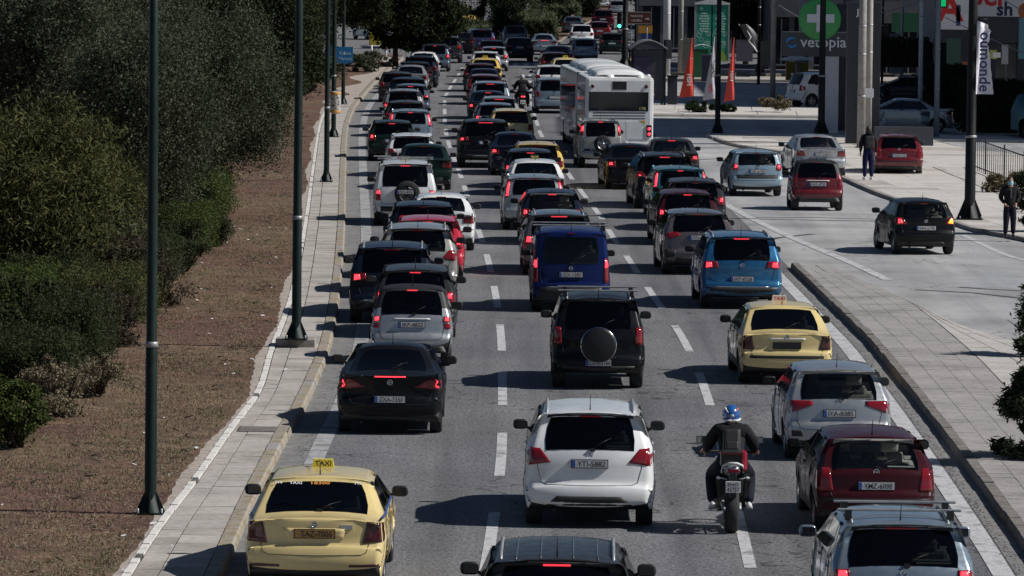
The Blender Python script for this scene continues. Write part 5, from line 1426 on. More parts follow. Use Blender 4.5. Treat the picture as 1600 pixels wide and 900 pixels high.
def tree_kind(key):
    if key in _TREE: return _TREE[key]
    if key == 'olive':
        t = trunk_mesh(2.6, 0.17, 6, 3); c = leaf_mesh('crown', [(0,0,3.5,2.1,2.1,2.5),(-.9,.5,4.6,1.3,1.4,1.3),(1.0,-.4,2.6,1.3,1.3,1.4),(0.9,.6,4.4,1.2,1.2,1.2),(-1.2,-.3,2.5,1.0,1.2,1.2)], 90000, 0.048, L_OLIVE, 5)
    elif key == 'olive2':
        t = trunk_mesh(2.4, 0.15, 6, 8, (0.3, 0)); c = leaf_mesh('crown', [(0,0,3.3,1.9,2.0,2.3),(1.0,.2,3.9,1.4,1.4,1.5),(-1.0,0,4.2,1.3,1.3,1.4),(0.2,-.5,2.2,1.5,1.4,1.0)], 80000, 0.048, L_OLIVE, 15)
    elif key == 'pine':
        t = trunk_mesh(6.5, 0.22, 9, 4); c = leaf_mesh('crown', [(0,0,6.8,4.0,4.0,1.9),(2.6,0,4.4,2.4,2.4,1.5),(-2.4,.4,4.6,2.3,2.2,1.5),(0.3,-2.0,4.2,2.4,2.0,1.5),(3.6,-.4,3.2,1.2,1.4,0.9),(-1,2,5.6,2.4,2.2,1.6)], 80000, 0.105, L_PINE, 9, elong=2.2)
    elif key == 'pine2':
        t = trunk_mesh(5.0, 0.2, 8, 14); c = leaf_mesh('crown', [(0,0,5.4,3.2,3.2,2.4),(1.6,0,3.6,2.0,2.0,1.6),(-1.8,.4,3.4,2.0,2.0,1.7),(0,-1.2,2.8,2.0,2.0,1.4)], 60000, 0.095, L_PINE, 19, elong=2.2)
    elif key == 'lowpine':
        t = trunk_mesh(4.2, 0.16, 8, 54); c = leaf_mesh('crown', [(0,0,4.6,3.4,3.0,2.3),(2.0,0,2.7,1.7,2,1.5),(3.3,0,3.3,1.3,1.6,1.3),(1.0,-.3,1.9,1.4,1.5,1.1),(-3.2,0,4.8,2.4,2.2,1.7),(-.6,0,2.6,1.2,1.5,1.3)], 90000, 0.11, L_PINE, 59, elong=2.2)
    elif key == 'dark':
        t = trunk_mesh(3.5, 0.2, 8, 24); c = leaf_mesh('crown', [(0,0,4.8,3.0,3.0,3.2),(1.9,0,3.4,1.8,1.8,1.8),(-1.9,.2,3.0,2.0,2.0,1.9)], 26000, 0.13, L_DARK, 29)
    elif key == 'shrub':
        t = trunk_mesh(1.4, 0.07, 7, 34); c = leaf_mesh('crown', [(0,0,1.7,1.7,1.7,1.7),(.8,0,2.2,1.0,1.0,1.2),(-.9,.2,1.9,1.0,1.0,1.2),(0,-.4,.9,1.5,1.3,.9)], 70000, 0.036, L_REED, 39, elong=3.6, zmin=0.05)
    elif key == 'oleander':
        t = trunk_mesh(1.2, 0.05, 9, 44); c = leaf_mesh('crown', [(0,0,0.75,.55,.6,.75),(-.25,0,1.35,.35,.4,.5),(.1,0,2.0,.5,.5,.5),(.3,.1,1.2,.5,.5,.6),(-.1,.0,.35,.6,.55,.35)], 10000, 0.055, L_OLEA, 49, elong=3.4, zmin=0.03)
    _TREE[key] = (t, c); return _TREE[key]
def tree(key, px, py, sc, label, rz=0.0, h0=0.13, group=None, name='tree', pos=None, leafm=None, cat='tree'):
    p = G(px, py, h0) if pos is None else Vector(pos)
    t, c = tree_kind(key); e = empty(name, p, rz, label, cat, group); e.scale = sc if isinstance(sc, tuple) else (sc, sc, sc)
    link('trunk', t, None, e); o = link('crown', c, None, e)
    if leafm: o.material_slots[0].link = 'OBJECT'; o.material_slots[0].material = leafm
    return e
GT = 'trees along the left verge'
tree('olive', 335, 330, 1.0, 'big grey green olive tree between the two nearest lamp posts', 0.4, group=GT, name='olive_tree')
tree('olive2', 215, 395, 1.05, 'dark olive tree with crooked trunk behind the nearest lamp post', 1.4, group=GT, name='olive_tree')
tree('olive', 80, 352, 1.2, 'tall olive tree at the upper left, behind the reedy shrub', 2.2, group=GT, name='olive_tree')
tree('olive2', -40, 300, 1.3, 'olive tree cut by the left edge of the picture', 3.0, group=GT, name='olive_tree')
tree('olive', 205, 270, 1.15, 'olive tree filling the gap behind the two front olives', 4.0, group=GT, name='olive_tree')
tree('olive2', 60, 232, 1.5, 'high dark tree in the second row at the upper left', 5.0, group=GT, name='tree', leafm=L_DARK)
tree('shrub', 40, 468, (1.15,1.2,1.25), 'yellowish green reedy shrub at the left edge under the olives', 0.3, group='shrubs on the left verge', name='shrub', cat='shrub')
tree('shrub', 125, 425, (0.8,0.9,0.95), 'brownish thin leaved shrub beside the reedy shrub', 1.3, group='shrubs on the left verge', name='shrub', cat='shrub')
tree('pine2', 395, 218, 0.85, 'dark pine directly behind the second lamp post', 0.5, group=GT, name='pine_tree')
tree('pine2', 430, 182, 0.85, 'low hanging dark pine left of the blue road sign', 1.9, group=GT, name='pine_tree')
tree('pine', 300, 190, 1.0, 'broad dark pine behind the olives', 0.2, group=GT, name='pine_tree')
tree('pine', 150, 180, 1.1, 'broad pine deep in the upper left', 1.2, group=GT, name='pine_tree')
tree('lowpine', 618, 104, (0.95,0.95,0.95), 'low branched pine hanging over the left lane', 0.0, group=GT, name='pine_tree')
tree('pine', 520, 122, (0.9,0.9,1.0), 'tall pine between the blue road sign and the low branched pine', 2.4, group=GT, name='pine_tree')
tree('pine', 450, 112, 1.15, 'pine standing behind the blue road sign', 2.8, group=GT, name='pine_tree')
tree('dark', 20, 150, 1.3, 'bushy dark tree at the top left corner', 1.0, group=GT)
tree('dark', 380, 128, 1.2, 'bushy dark tree behind the pines', 1.7, group=GT)
for k, (x, y, lab) in enumerate([(775,62,'dark small tree over the far median hedge'),(812,48,'dark tree with thin trunk on the far median'),(858,40,'pale trunked tree on the far median'),(905,28,'narrow tree on the far median beside the slate saloon'),(790,70,'low dark shrub tree in front of the far median trees')]):
    tree('dark', x, y, (0.62,0.62,1.15) if k != 4 else (0.4,0.4,0.35), lab, k*1.1, group='trees on the far median')
# clipped hedges along the verge: box leaves over a twiggy core
def hedge(px0, py0, w, d, h, label, m=L_HEDGE, n=16000, size=0.05, seed=1, skew=0.0, pos=None, z0=VH, rz=0.0, group='hedges on the left verge'):
    p = G(px0, py0, z0) if pos is None else Vector(pos)
    e = empty('hedge', p, rz, label, 'hedge', group)
    c = leaf_mesh('foliage', None, n, size, m, seed, box=(-w, 0, 0, d, 0.08, h)); link('foliage', c, None, e)
    mb = MB(); r = random.Random(seed)
    for k in range(int(10*d)):
        x, y = r.uniform(-w+.1, -.1), r.uniform(.1, d-.1)
        mb.tube([(x, y, 0), (x+r.uniform(-.1,.1), y+r.uniform(-.1,.1), h*0.5), (x+r.uniform(-.2,.2), y+r.uniform(-.2,.2), h*0.95)], [0.018, 0.012, 0.005], 4)
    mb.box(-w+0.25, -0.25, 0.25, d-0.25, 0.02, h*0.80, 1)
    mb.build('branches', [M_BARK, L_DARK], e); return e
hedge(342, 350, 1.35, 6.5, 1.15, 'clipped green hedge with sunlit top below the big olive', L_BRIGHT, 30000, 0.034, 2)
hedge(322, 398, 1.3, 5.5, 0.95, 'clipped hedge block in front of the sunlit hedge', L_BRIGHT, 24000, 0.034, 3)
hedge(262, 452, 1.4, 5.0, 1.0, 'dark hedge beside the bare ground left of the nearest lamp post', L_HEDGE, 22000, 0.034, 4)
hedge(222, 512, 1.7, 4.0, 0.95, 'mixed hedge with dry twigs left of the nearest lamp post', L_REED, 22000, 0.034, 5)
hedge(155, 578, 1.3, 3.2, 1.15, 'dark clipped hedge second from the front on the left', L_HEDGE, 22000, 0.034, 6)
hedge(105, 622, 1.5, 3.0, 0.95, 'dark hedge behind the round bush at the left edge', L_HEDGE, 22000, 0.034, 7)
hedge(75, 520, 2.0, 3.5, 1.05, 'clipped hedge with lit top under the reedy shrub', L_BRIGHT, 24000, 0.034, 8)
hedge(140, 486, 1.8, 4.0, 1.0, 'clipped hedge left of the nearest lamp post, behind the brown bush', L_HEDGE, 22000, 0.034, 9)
# loose bushes filling the ground between and behind the clipped hedges
_BK = {}
def bush(px, py, key, sc, label, m, rz=0):
    if key not in _BK:
        tk = MB(); r = random.Random(hash(key) % 97 if False else len(_BK)+5)
        for k in range(26):
            a = r.uniform(0, 2*pi); l = r.uniform(.3, .8); tk.tube([(cos(a)*.1, sin(a)*.1, 0), (cos(a)*l*.6, sin(a)*l*.6, r.uniform(.4, .9)), (cos(a)*l, sin(a)*l, r.uniform(.6, 1.25))], [0.018, 0.010, 0.003], 4)
        bl = {'round': [(0,0,.55,.75,.8,.55),(.4,.1,.7,.45,.5,.4),(-.45,0,.5,.5,.6,.45),(0,-.3,.85,.4,.4,.3)],
              'ragged': [(0,0,.6,.8,.7,.45),(.5,0,.9,.35,.4,.45),(-.4,.1,1.0,.4,.4,.4),(.1,-.3,.35,.6,.4,.35),(-.6,-.1,.5,.35,.4,.4)],
              'twiggy': [(0,0,.5,.85,.8,.5),(.3,.0,.8,.5,.4,.4)]}[key]
        _BK[key] = (leaf_mesh('foliage', bl, {'round':15000,'ragged':13000,'twiggy':5500}[key], 0.036, L_HEDGE, 100+len(_BK), zmin=0.02, elong=2.2, shell=0.6), tk.mesh('branches', [M_BARK]))
    e = empty('bush', G(px, py, VH), rz, label, 'bush', 'loose bushes on the left verge'); e.scale = (sc, sc, sc*0.95)
    o = link('foliage', _BK[key][0], None, e); o.material_slots[0].link = 'OBJECT'; o.material_slots[0].material = m
    link('branches', _BK[key][1], None, e)
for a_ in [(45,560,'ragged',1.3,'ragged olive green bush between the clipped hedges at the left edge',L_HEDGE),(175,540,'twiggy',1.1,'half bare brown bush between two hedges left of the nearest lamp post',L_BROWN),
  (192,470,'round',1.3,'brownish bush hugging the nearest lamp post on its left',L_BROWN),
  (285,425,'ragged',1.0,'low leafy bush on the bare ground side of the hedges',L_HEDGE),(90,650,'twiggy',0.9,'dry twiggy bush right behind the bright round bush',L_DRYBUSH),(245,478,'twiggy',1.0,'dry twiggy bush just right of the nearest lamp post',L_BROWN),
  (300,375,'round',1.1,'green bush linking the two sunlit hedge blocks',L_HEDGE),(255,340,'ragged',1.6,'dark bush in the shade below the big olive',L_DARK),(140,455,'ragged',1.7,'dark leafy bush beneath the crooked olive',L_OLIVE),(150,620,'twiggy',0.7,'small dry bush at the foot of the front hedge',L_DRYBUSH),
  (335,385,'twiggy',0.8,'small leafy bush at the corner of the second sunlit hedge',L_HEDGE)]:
    bush(a_[0], a_[1], a_[2], a_[3], a_[4], a_[5], a_[0]*0.37)
e = empty('bush', G(30, 700, VH), 0, 'round clipped bush with bright green top at the lower left edge', 'bush', 'shrubs on the left verge')
link('foliage', leaf_mesh('foliage', [(-.1,0,.55,.50,.55,.48),(-.1,0,.85,.42,.48,.25),(-.45,0,.6,.45,.5,.5)], 16000, 0.040, L_BRIGHT, 61, zmin=0.03, shell=0.8), None, e)
mb = MB(); 
for k in range(14): mb.tube([(rr_.uniform(-.2,.1), rr_.uniform(-.15,.15), 0), (rr_.uniform(-.5,.3), rr_.uniform(-.4,.4), 0.8)], [0.02, 0.006], 5)
mb.build('branches', M_BARK, e)
# median hedge masses and wood beyond
for k, (x, y, w, d, h, lab) in enumerate([(868,62,3.2,40,1.45,'clipped hedge bank on the far median, nearest part'),(905,42,4.0,50,1.7,'clipped hedge bank on the far median, middle part'),(935,26,4.0,60,1.9,'clipped hedge bank on the far median, farthest part'),(800,68,4.4,30,1.0,'low hedge on the left half of the far median')]):
    hedge(x, y, w, d, h, lab, L_BANK, 16000, 0.13, 70+k, z0=0.13, group='hedges on the far median')
e = empty('shrub', G(575, 112, VH), 0, 'grey green low shrub by the crossing beyond the blue sign', 'shrub'); link('foliage', leaf_mesh('foliage', [(0,0,.5,1.0,1.5,.6),(-.9,0,.6,.9,1.3,.6)], 7000, 0.08, L_OLIVE, 81, zmin=0.02), None, e)
e = empty('shrub', G(600, 104, VH), 0, 'brown dry shrub next to the yellow recycling bin', 'shrub'); link('foliage', leaf_mesh('foliage', [(0,0,.3,.9,1.2,.35)], 3000, 0.07, L_DRYBUSH, 82, zmin=0.02), None, e)
# dark wood behind everything, reads as one mass
wv = leaf_mesh('woodland', [(x, 620+20*sin(x), 7+2*sin(x*.3), 7, 6, 8) for x in range(-70, 75, 8)], 60000, 0.42, L_DARK, 91, zmin=0.2)
tag(link('woodland', wv), kind='stuff')
# dry grass tufts and pine needles litter on the verge
r = random.Random(12); vs = []; fs = []
for _ in range(20000):
    Y = YN + 2 + (r.random()**1.5)*130
    xr_ = WALK_L(Y) - sandw(Y) - 0.12
    X = xr_ - abs(r.gauss(0, 2.2))
    if sin(Y*1.1+X*0.7) + sin(X*2.3-Y*.45) < -0.9 and r.random() < .6: continue
    for b in range(3):
        a = r.uniform(0, 2*pi); h = r.uniform(0.012, 0.05); w = 0.009; l = r.uniform(0.01, 0.06)
        o = len(vs); cx, cy = X + r.gauss(0, .03), Y + r.gauss(0, .05)
        vs += [(cx-w*cos(a), cy-w*sin(a), VH), (cx+w*cos(a), cy+w*sin(a), VH), (cx+l*sin(a), cy+l*cos(a), VH+h)]; fs.append((o, o+1, o+2))
me = mesh_from('dry_grass', vs, fs); me.materials.append(L_DRYG); tag(link('dry_grass', me), kind='stuff')
vs = []; fs = []
for _ in range(9000):
    Y = YN + 2 + (r.random()**1.5)*110; X = WALK_L(Y) - 0.12 - abs(r.gauss(0, 2.2)); a = r.uniform(-.6, .6) + pi*(r.random() < .5); l = r.uniform(0.03, 0.11); w = 0.006
    d_ = (cos(a)*l, sin(a)*l*2.2); o = len(vs); h = r.uniform(0.008, 0.03)
    vs += [(X-w*sin(a), Y+0.03, VH+.005), (X+w*sin(a)+.008, Y-0.02, VH+.005), (X+d_[0], Y+d_[1], VH+h)]; fs.append((o, o+1, o+2))
me = mesh_from('straw_litter', vs, fs); me.materials.append(leafmat('straw', (0.17,0.13,0.085), (0.42,0.35,0.25), 0.8, 0.1)); tag(link('straw_litter', me), kind='stuff')
vs = []; fs = []
for _ in range(26000):   # mown dry turf close to the camera, lying in rough rows
    Y = YN + 2 + (r.random()**1.2)*46; X = WALK_L(Y) - 0.15 - r.random()**0.8*6.5
    if sin(Y*2.6+sin(X*1.7)*1.3) < -0.35: continue
    a = r.uniform(0, 2*pi); h = r.uniform(0.02, 0.055); w = 0.010; l = r.uniform(0.02, 0.07); o = len(vs)
    vs += [(X-w*cos(a), Y-w*sin(a), VH), (X+w*cos(a), Y+w*sin(a), VH), (X+l*sin(a), Y+l*cos(a), VH+h)]; fs.append((o, o+1, o+2))
me = mesh_from('mown_turf', vs, fs); me.materials.append(leafmat('turf_blade', (0.10,0.085,0.045), (0.26,0.22,0.13), 0.8, 0.15)); tag(link('mown_turf', me), kind='stuff')
vs = []; fs = []
for _ in range(5000):
    Y = YN + 2 + (r.random()**1.3)*110
    X = WALK_L(Y) - sandw(Y) - 0.15 - abs(r.gauss(0, 2.2))
    if sin(Y*.8+X*1.9) + sin(X*1.1-Y*.35) < 0.4: continue
    for b in range(5):
        a = r.uniform(0, 2*pi); h = r.uniform(0.02, 0.06); w = 0.009; l = r.uniform(0.01, 0.05)
        o = len(vs); cx, cy = X + r.gauss(0, .05), Y + r.gauss(0, .08)
        vs += [(cx-w*cos(a), cy-w*sin(a), VH), (cx+w*cos(a), cy+w*sin(a), VH), (cx+l*sin(a), cy+l*cos(a), VH+h)]; fs.append((o, o+1, o+2))
me = mesh_from('green_grass', vs, fs); me.materials.append(L_GREENG); tag(link('green_grass', me), kind='stuff')
mb = MB()
for _ in range(150):
    Y = YN + 3 + (r.random()**1.2)*100; X = WALK_L(Y) - 0.3 - abs(r.gauss(0, 2.0)); a = r.uniform(-0.5, 0.5) + (pi if r.random() < .5 else 0); L_ = r.uniform(0.1, 0.55)
    p = Vector((X, Y, VH+0.03)); q = p + Vector((cos(a)*L_*0.4, sin(a)*L_*2.0, r.uniform(0, .05))); 
    m_ = p.lerp(q, .5) + Vector((r.uniform(-.08,.08), 0, 0.02)); mb.tube([p, m_, q], [0.012, 0.010, 0.005], 4)
tag(mb.build('fallen_twigs', M_BARK), kind='stuff')
mb = MB()
for _ in range(60):
    Y = YN + 3 + r.random()*100; X = WALK_L(Y) + (r.uniform(-3, 0.5)); s = r.uniform(0.015, 0.05); a = r.uniform(0, pi)
    z = VH + 0.012 if X < WALK_L(Y)-.05 else 0.158
    mb.add([(X-s*cos(a), Y-s*2, z), (X+s, Y-s, z+0.01), (X+s*cos(a), Y+s*2, z+0.02), (X-s, Y+s, z+0.012)], [(0,1,2,3)])
tag(mb.build('litter', M_WHITE), kind='stuff')
mb = MB()
for _ in range(1500):
    Y = YN + 3 + (r.random()**1.3)*80; X = KERB_L(Y) + 0.36 + r.gauss(0, 0.055) if r.random() < .45 else KERB_R(min(Y, 134)) - 0.24 + r.gauss(0, .05); s = r.uniform(0.006, 0.016)
    mb.add([(X-s, Y-s*2.5, 0.018), (X+s, Y-s*2, 0.018), (X+s*.6, Y+s*2.5, 0.018), (X-s, Y+s*2, 0.02)], [(0,1,2,3)])
tag(mb.build('gutter_debris', M_JOINT), kind='stuff')
# oleander at the right edge, dry bushes by the poles
tree('oleander', 1618, 715, (1.1,1.1,0.82), 'dark narrow leaved bush at the right edge on the separator', 0.2, h0=IH, name='oleander_bush', cat='bush', group='bushes on the right')
tree('oleander', 1628, 556, (1.0,1.0,0.62), 'upper dark bush at the right edge above the larger one', 1.2, h0=IH, name='oleander_bush', cat='bush', group='bushes on the right')
tree('oleander', 1622, 362, (1.1,1.1,0.85), 'dark bush right behind the masked pedestrian', 2.2, h0=0.1, name='oleander_bush', cat='bush', group='bushes on the right')
for x, y, s, lab in ((1210,176,1.0,'dry grassy bush at the foot of the pale pole'),(1092,176,0.8,'dark tuft under the red and white flags'),(1138,176,0.5,'low dark tuft at the foot of the right red flag'),(1560,300,0.9,'weeds at the foot of the black railing')):
    e = empty('bush', G(x, y, 0.1), x*.1, lab, 'bush', 'weeds and bushes by the signs')
    c = leaf_mesh('foliage', [(0,0,.35*s,.75*s,.8*s,.45*s)], 2600, 0.06, L_DRYBUSH if x in (1210,1560) else L_DARK, int(x), elong=3.5, zmin=0.0, shell=.3); link('foliage', c, None, e)
e = empty('tree', G(1205, 96), 0, 'small tree with pink blossom behind the pale pole', 'tree'); t, _c = tree_kind('olive'); link('trunk', t, None, e)
link('crown', leaf_mesh('crown', [(0,0,4.6,1.0,1.5,2.6)], 6000, 0.10, L_PINK, 95), None, e)
for k, (x, y, s, lab) in enumerate([(1165,100,(0.8,.8,1.0),'dark tree behind the grey feather flag'),(1240,92,(.6,.6,1.0),'dark tree left of the round green pharmacy sign'),(1045,60,(0.9,.9,1.1),'dark tree behind the thick white pole'),(1000,30,(1,1,1.2),'dark tree behind the brown road sign'),(1110,62,(1.2,1,1.3),'dark tree behind the green billboard')]):
    tree('dark', x, y, s, lab, k, h0=0, group='trees behind the shops')
# ================================================================== posts, signs, shops
def px2m(py, px=800): return P(0, G(px, py).y, 0)[2]
def lamp_post(x, ybase, wtop, wbot, label, m=M_POST, base='cone', H=11.0, h0=0.13, ytop=None, joint=None, group='lamp posts'):
    p = G(x, ybase, h0); s = P(p.x, p.y, p.z)[2]; r1 = wbot/2/s; r0 = wtop/2/s
    e = empty('lamp_post', p, 0, label, 'lamp post', group)
    mb = MB(); hh = [0, 0.15, 2.4, 2.42, 5.5, H]; rs = [r1, r1, r1*0.97, r1*0.90, lerp(r1, r0, 0.6), r0*0.8]
    mb.tube([(0, 0, z) for z in hh], rs, 16); mb.build('pole', m, e)
    mb = MB(); mb.lathe([(r1*0.93, 2.36), (r1*1.08, 2.37), (r1*1.08, 2.43), (r1*.93, 2.44)], (0,0,0), 'z', 16); mb.build('collar', M_STEEL, e)
    if base == 'cone':
        w = r1*2.3; hb = r1*4.0
        for a in (0, pi/2, pi, 3*pi/2):
            mb = MB(); c, s_ = cos(a), sin(a); t = 0.012
            pr = [(r1*0.85, hb), (r1*0.85, 0.03), (w, 0.03), (w, 0.06)]
            vs = [(c*q - s_*t, s_*q + c*t, z) for q, z in pr] + [(c*q + s_*t, s_*q - c*t, z) for q, z in pr]
            mb.add(vs, [(0,1,2,3), (7,6,5,4)] + [(i, i+4, (i+1) % 4 + 4, (i+1) % 4) for i in range(4)])
            # broad skirt
            mb.build('gusset', m, e)
        mb = MB(); mb.lathe([(w*0.93, 0.03), (r1*1.02, hb*0.82)], (0,0,0), 'z', 4, a0=pi/4, a1=2*pi+pi/4); mb.build('base_skirt', m, e)
        mb = MB(); mb.box(-w, w, -w, w, 0.0, 0.03); mb.build('base_plate', m, e)
        for sx in (-1, 1):
            for sy in (-1, 1):
                mb = MB(); mb.lathe([(0.018, 0.03), (0.018, 0.09), (0.0, 0.10)], (sx*w*.85, sy*w*.85, 0), 'z', 6); mb.build('bolt', M_STEEL, e)
    # arm and lantern above the frame
    mb = MB(); mb.tube([(0,0,H-0.2), (0.5,0,H+0.35), (1.9,0,H+0.5)], [0.05, 0.045, 0.035], 8); mb.build('arm', m, e)
    mb = MB(); mb.ball((2.2, 0, H+0.5), (0.42, 0.16, 0.09)); mb.build('lantern', M_STEEL, e)
    return e
GPL = 'dark lamp posts of the avenue'
lamp_post(235, 803, 13, 19, 'dark green lamp post with flared foot nearest the camera on the left verge', group=GPL)
pp_ = G(462, 541, VH); s_ = P(pp_.x, pp_.y, VH)[2]
mb = MB(); mb.box(-0.39, 0.39, -0.36, 0.36, 0, 0.16, 0, 0.02)
tag(mb.build('concrete_plinth', M_KERBG, None, (pp_.x, pp_.y+0.1, 0.125)), 'grey concrete block carrying the second lamp post on the left footway', 'plinth')
lamp_post(463, 530, 11, 15, 'second lamp post on the left, standing on a concrete block', h0=0.29, group=GPL)
lamp_post(510, 284, 7, 8.5, 'third lamp post on the left, just before the round litter bin', h0=0.13, group=GPL)
lamp_post(521, 214, 6, 7.5, 'fourth lamp post on the left, right behind the litter bin', h0=0.13, group=GPL)
lamp_post(536, 163, 5, 6, 'fifth lamp post on the left, right next to the blue road sign', h0=0.13, group=GPL, H=8)
lamp_post(1515, 342, 13, 17, 'dark lamp post on the right footway carrying the white flag', M_POSTD, h0=0.12, group=GPL)
lamp_post(1121, 208, 7, 8.5, 'dark lamp post in the shaded side street before the feather flags', M_POSTD, h0=0.0, group=GPL)
lamp_post(1283, 210, 8, 11, 'dark lamp post standing in front of the green cross sign', M_POSTD, h0=0.1, group=GPL)
lamp_post(976, 108, 7, 10, 'dark lamp post left of the kiosk, with traffic light', M_POSTD, h0=0.0, group=GPL)
lamp_post(993, 96, 4, 5, 'thin dark post crossing the brown road sign', M_POSTD, h0=0.0, base='none', group=GPL)
def pole(x, yb, w, label, m, H=9.0, h0=0.1, name='utility_pole', taper=0.85, cat='pole', group='poles on the right side', top=None):
    p = G(x, yb, h0); s = P(p.x, p.y, p.z)[2]; r_ = w/2/s
    mb = MB(); mb.tube([(0,0,0), (0,0,H/2), (0,0,H)], [r_, r_*lerp(1,taper,.5), r_*taper], 16)
    e = empty(name, p, 0, label, cat, group); mb.build('shaft', m, e)
    mb = MB(); mb.lathe([(r_*1.3, 0), (r_*1.3, 0.06), (r_, 0.07)], (0,0,0), 'z', 12); mb.build('foot', m, e)
    for z in (H*.22, H*.4, H*.52):
        mb = MB(); mb.lathe([(r_*1.06, z), (r_*1.06, z+0.04), (r_*.9, z+0.045)], (0,0,0), 'z', 12); mb.build('band', M_STEEL, e)
    return e
M_CONC = tex('pole_concrete', (0.36,0.34,0.31), [(5,5,[(0.3,0.8),(0.7,1.08)])], 0.85)
M_WHITEP = tex('white_pole_paint', (0.62,0.63,0.64), [(4,4,[(0.3,0.85),(0.7,1.04)])], 0.45)
pole(1041, 122, 12, 'thick white round pole right of the kiosk', M_WHITEP)
pole(1063, 116, 9, 'grey concrete pole between the white pole and the green billboard', M_CONC)
pole(1207, 160, 9, 'pale grey pole rising from a dry bush', M_CONC)
pole(1356, 226, 11, 'pale concrete pole with a small white box, before the dark totem', M_CONC)
pole(1345, 231, 13, 'darker concrete pole tight against the pale one', M_KERBG)
pole(1437, 196, 7, 'thin bright white flagpole behind the red parked hatchback', M_WHITEP)
pole(1463, 215, 9, 'blue grey square pole under the green light sign', mat('bluegrey_paint', (0.13,0.16,0.2), 0.5))
pole(1538, 150, 4, 'thin dark rod behind the white flag', M_POSTD)
mb = MB(); p = G(1353, 229, 0.1); mb.box(-0.24, 0.24, -0.25, -0.17, hz(1353, 152, p.y), hz(1353, 138, p.y), 0, 0.01)
tag(mb.build('junction_box', M_WHITEP, None, (p.x, p.y-.15, 0)), 'small white box strapped to the pale concrete pole', 'box')
def facing(name, x0, x1, ytop, ybot, Y, th, m, label=None, cat=None, parent=None, group=None, kind=None, bev=0.0):
    """upright board facing the camera whose edges are seen at the given pixels at distance Y"""
    X0 = at_dist(x0, Y); X1 = at_dist(x1, Y); xm = (x0+x1)/2
    z1 = hz(xm, ytop, Y); z0 = max(0.02, hz(xm, ybot, Y))
    c = Vector(((X0+X1)/2, Y, z0)); mb = MB(); w = (X1-X0)/2
    mb.box(-w, w, -th/2, th/2, 0, z1-z0, 0, bev)
    o = mb.build(name, m, parent, c if parent is None else None)
    if parent is None: tag(o, label, cat, group, kind)
    return o, c, w, z1-z0
# ---- pharmacy cross and shop sign on a pale pillar
YS = G(1296, 208, 0.1).y
X_ = at_dist(1296, YS)
e = empty('shop_sign', (X_, YS, 0.1), 0, 'grey shop sign reading vetopia under a round green pharmacy cross', 'shop sign')
Z = lambda py, px=1290: hz(px, py, YS) - 0.1
XX = lambda px: at_dist(px, YS) - X_
mb = MB(); mb.box(XX(1286), XX(1309), -0.18, 0.18, 0, Z(86), 0, 0.02); mb.build('pillar', tex('pillar_paint', (0.60,0.60,0.64), [(3,4,[(0.3,0.9),(0.7,1.04)])], 0.5), e)
M_SIGNG = tex('sign_grey', (0.055,0.06,0.07), [(3,3,[(0.3,0.9),(0.7,1.1)])], 0.45)
mb = MB(); mb.box(XX(1221), XX(1322), -0.26, 0.1, Z(88), Z(50), 0, 0.01); bd = mb.build('panel', M_SIGNG, e)
mb = MB(); mb.box(XX(1220), XX(1323), -0.28, -0.20, Z(50.5), Z(49.5)); mb.build('panel_trim', M_STEEL, e)
link('lettering', text_mesh('vetopia', XX(1320)-XX(1248), None, bold=0.01), mat('sign_letter', (0.8,0.82,0.85), 0.5), bd, ((XX(1248)+XX(1320))/2, -0.266, Z(68.5)))
mb = MB(); cx, cz = XX(1235), Z(67); rr0 = XX(1245)-XX(1235)
for (a0, a1, ro) in ((0.25*pi, 1.05*pi, 1.0), (1.15*pi, 1.95*pi, 0.85)):
    pts_ = [(cx+cos(a0+(a1-a0)*k/10)*rr0*0.8*ro, -0.268, cz+sin(a0+(a1-a0)*k/10)*rr0*0.75*ro) for k in range(11)]
    mb.tube(pts_, [0.02+0.05*sin(pi*k/10) for k in range(11)], 6)
mb.build('swirl_logo', mat('logo_blue', (0.05,0.30,0.65), 0.5), bd)
rc = XX(1311)-XX(1278)
mb = MB(); mb.lathe([(0, -0.42), (rc*0.95, -0.42), (rc, -0.38), (rc, -0.12), (0, -0.12)], (XX(1278), 0, Z(30)), 'y', 40)
dc = mb.build('cross_disc', mat('pharmacy_green', (0.07,0.40,0.11), 0.4), e)
q = rc*0.64; t = rc*0.20
mb = MB(); cx, cz = XX(1279), Z(28.5)
mb.prism([(cx-t, cz-q), (cx+t, cz-q), (cx+t, cz-t), (cx+q, cz-t), (cx+q, cz+t), (cx+t, cz+t), (cx+t, cz+q), (cx-t, cz+q), (cx-t, cz+t), (cx-q, cz+t), (cx-q, cz-t), (cx-t, cz-t)], -0.50, -0.42)
mb.build('cross', mat('cross_white', (0.75,0.78,0.82), 0.4), dc)
# ---- dark totem
YT_ = G(1325, 228, 0.1).y
o, c_, w_, h_ = facing('totem_sign', 1321, 1373, 3, 226, YT_+2.5, 0.7, tex('totem_dark', (0.014,0.018,0.027), [(2,3,[(0.3,0.85),(0.7,1.1)])], 0.4), 'tall dark totem sign with the letters JO behind the concrete poles', 'totem sign', bev=0.02)
link('lettering', text_mesh('JO', None, 0.33, bold=0.01), mat('grey_letter', (0.6,0.6,0.62), 0.5), o, (-w_*0.2, -0.356, hz(1340, 20, YT_+2.5)-c_.z))
for k in range(3):
    mb = MB(); z = 1.6 + k*0.9
    mb.lathe([(0.0, -0.365), (0.13, -0.36), (0.13, -0.34)], (-0.15, 0, z), 'y', 12); mb.build('green_emblem', mat('dim_green', (0.02,0.09,0.03), 0.5), o)
facing('totem_sign', 1304, 1330, 6, 204, YS+2.5, 0.6, MATS['totem_dark'], 'narrow dark blue totem panel right behind the grey shop sign', 'totem sign')
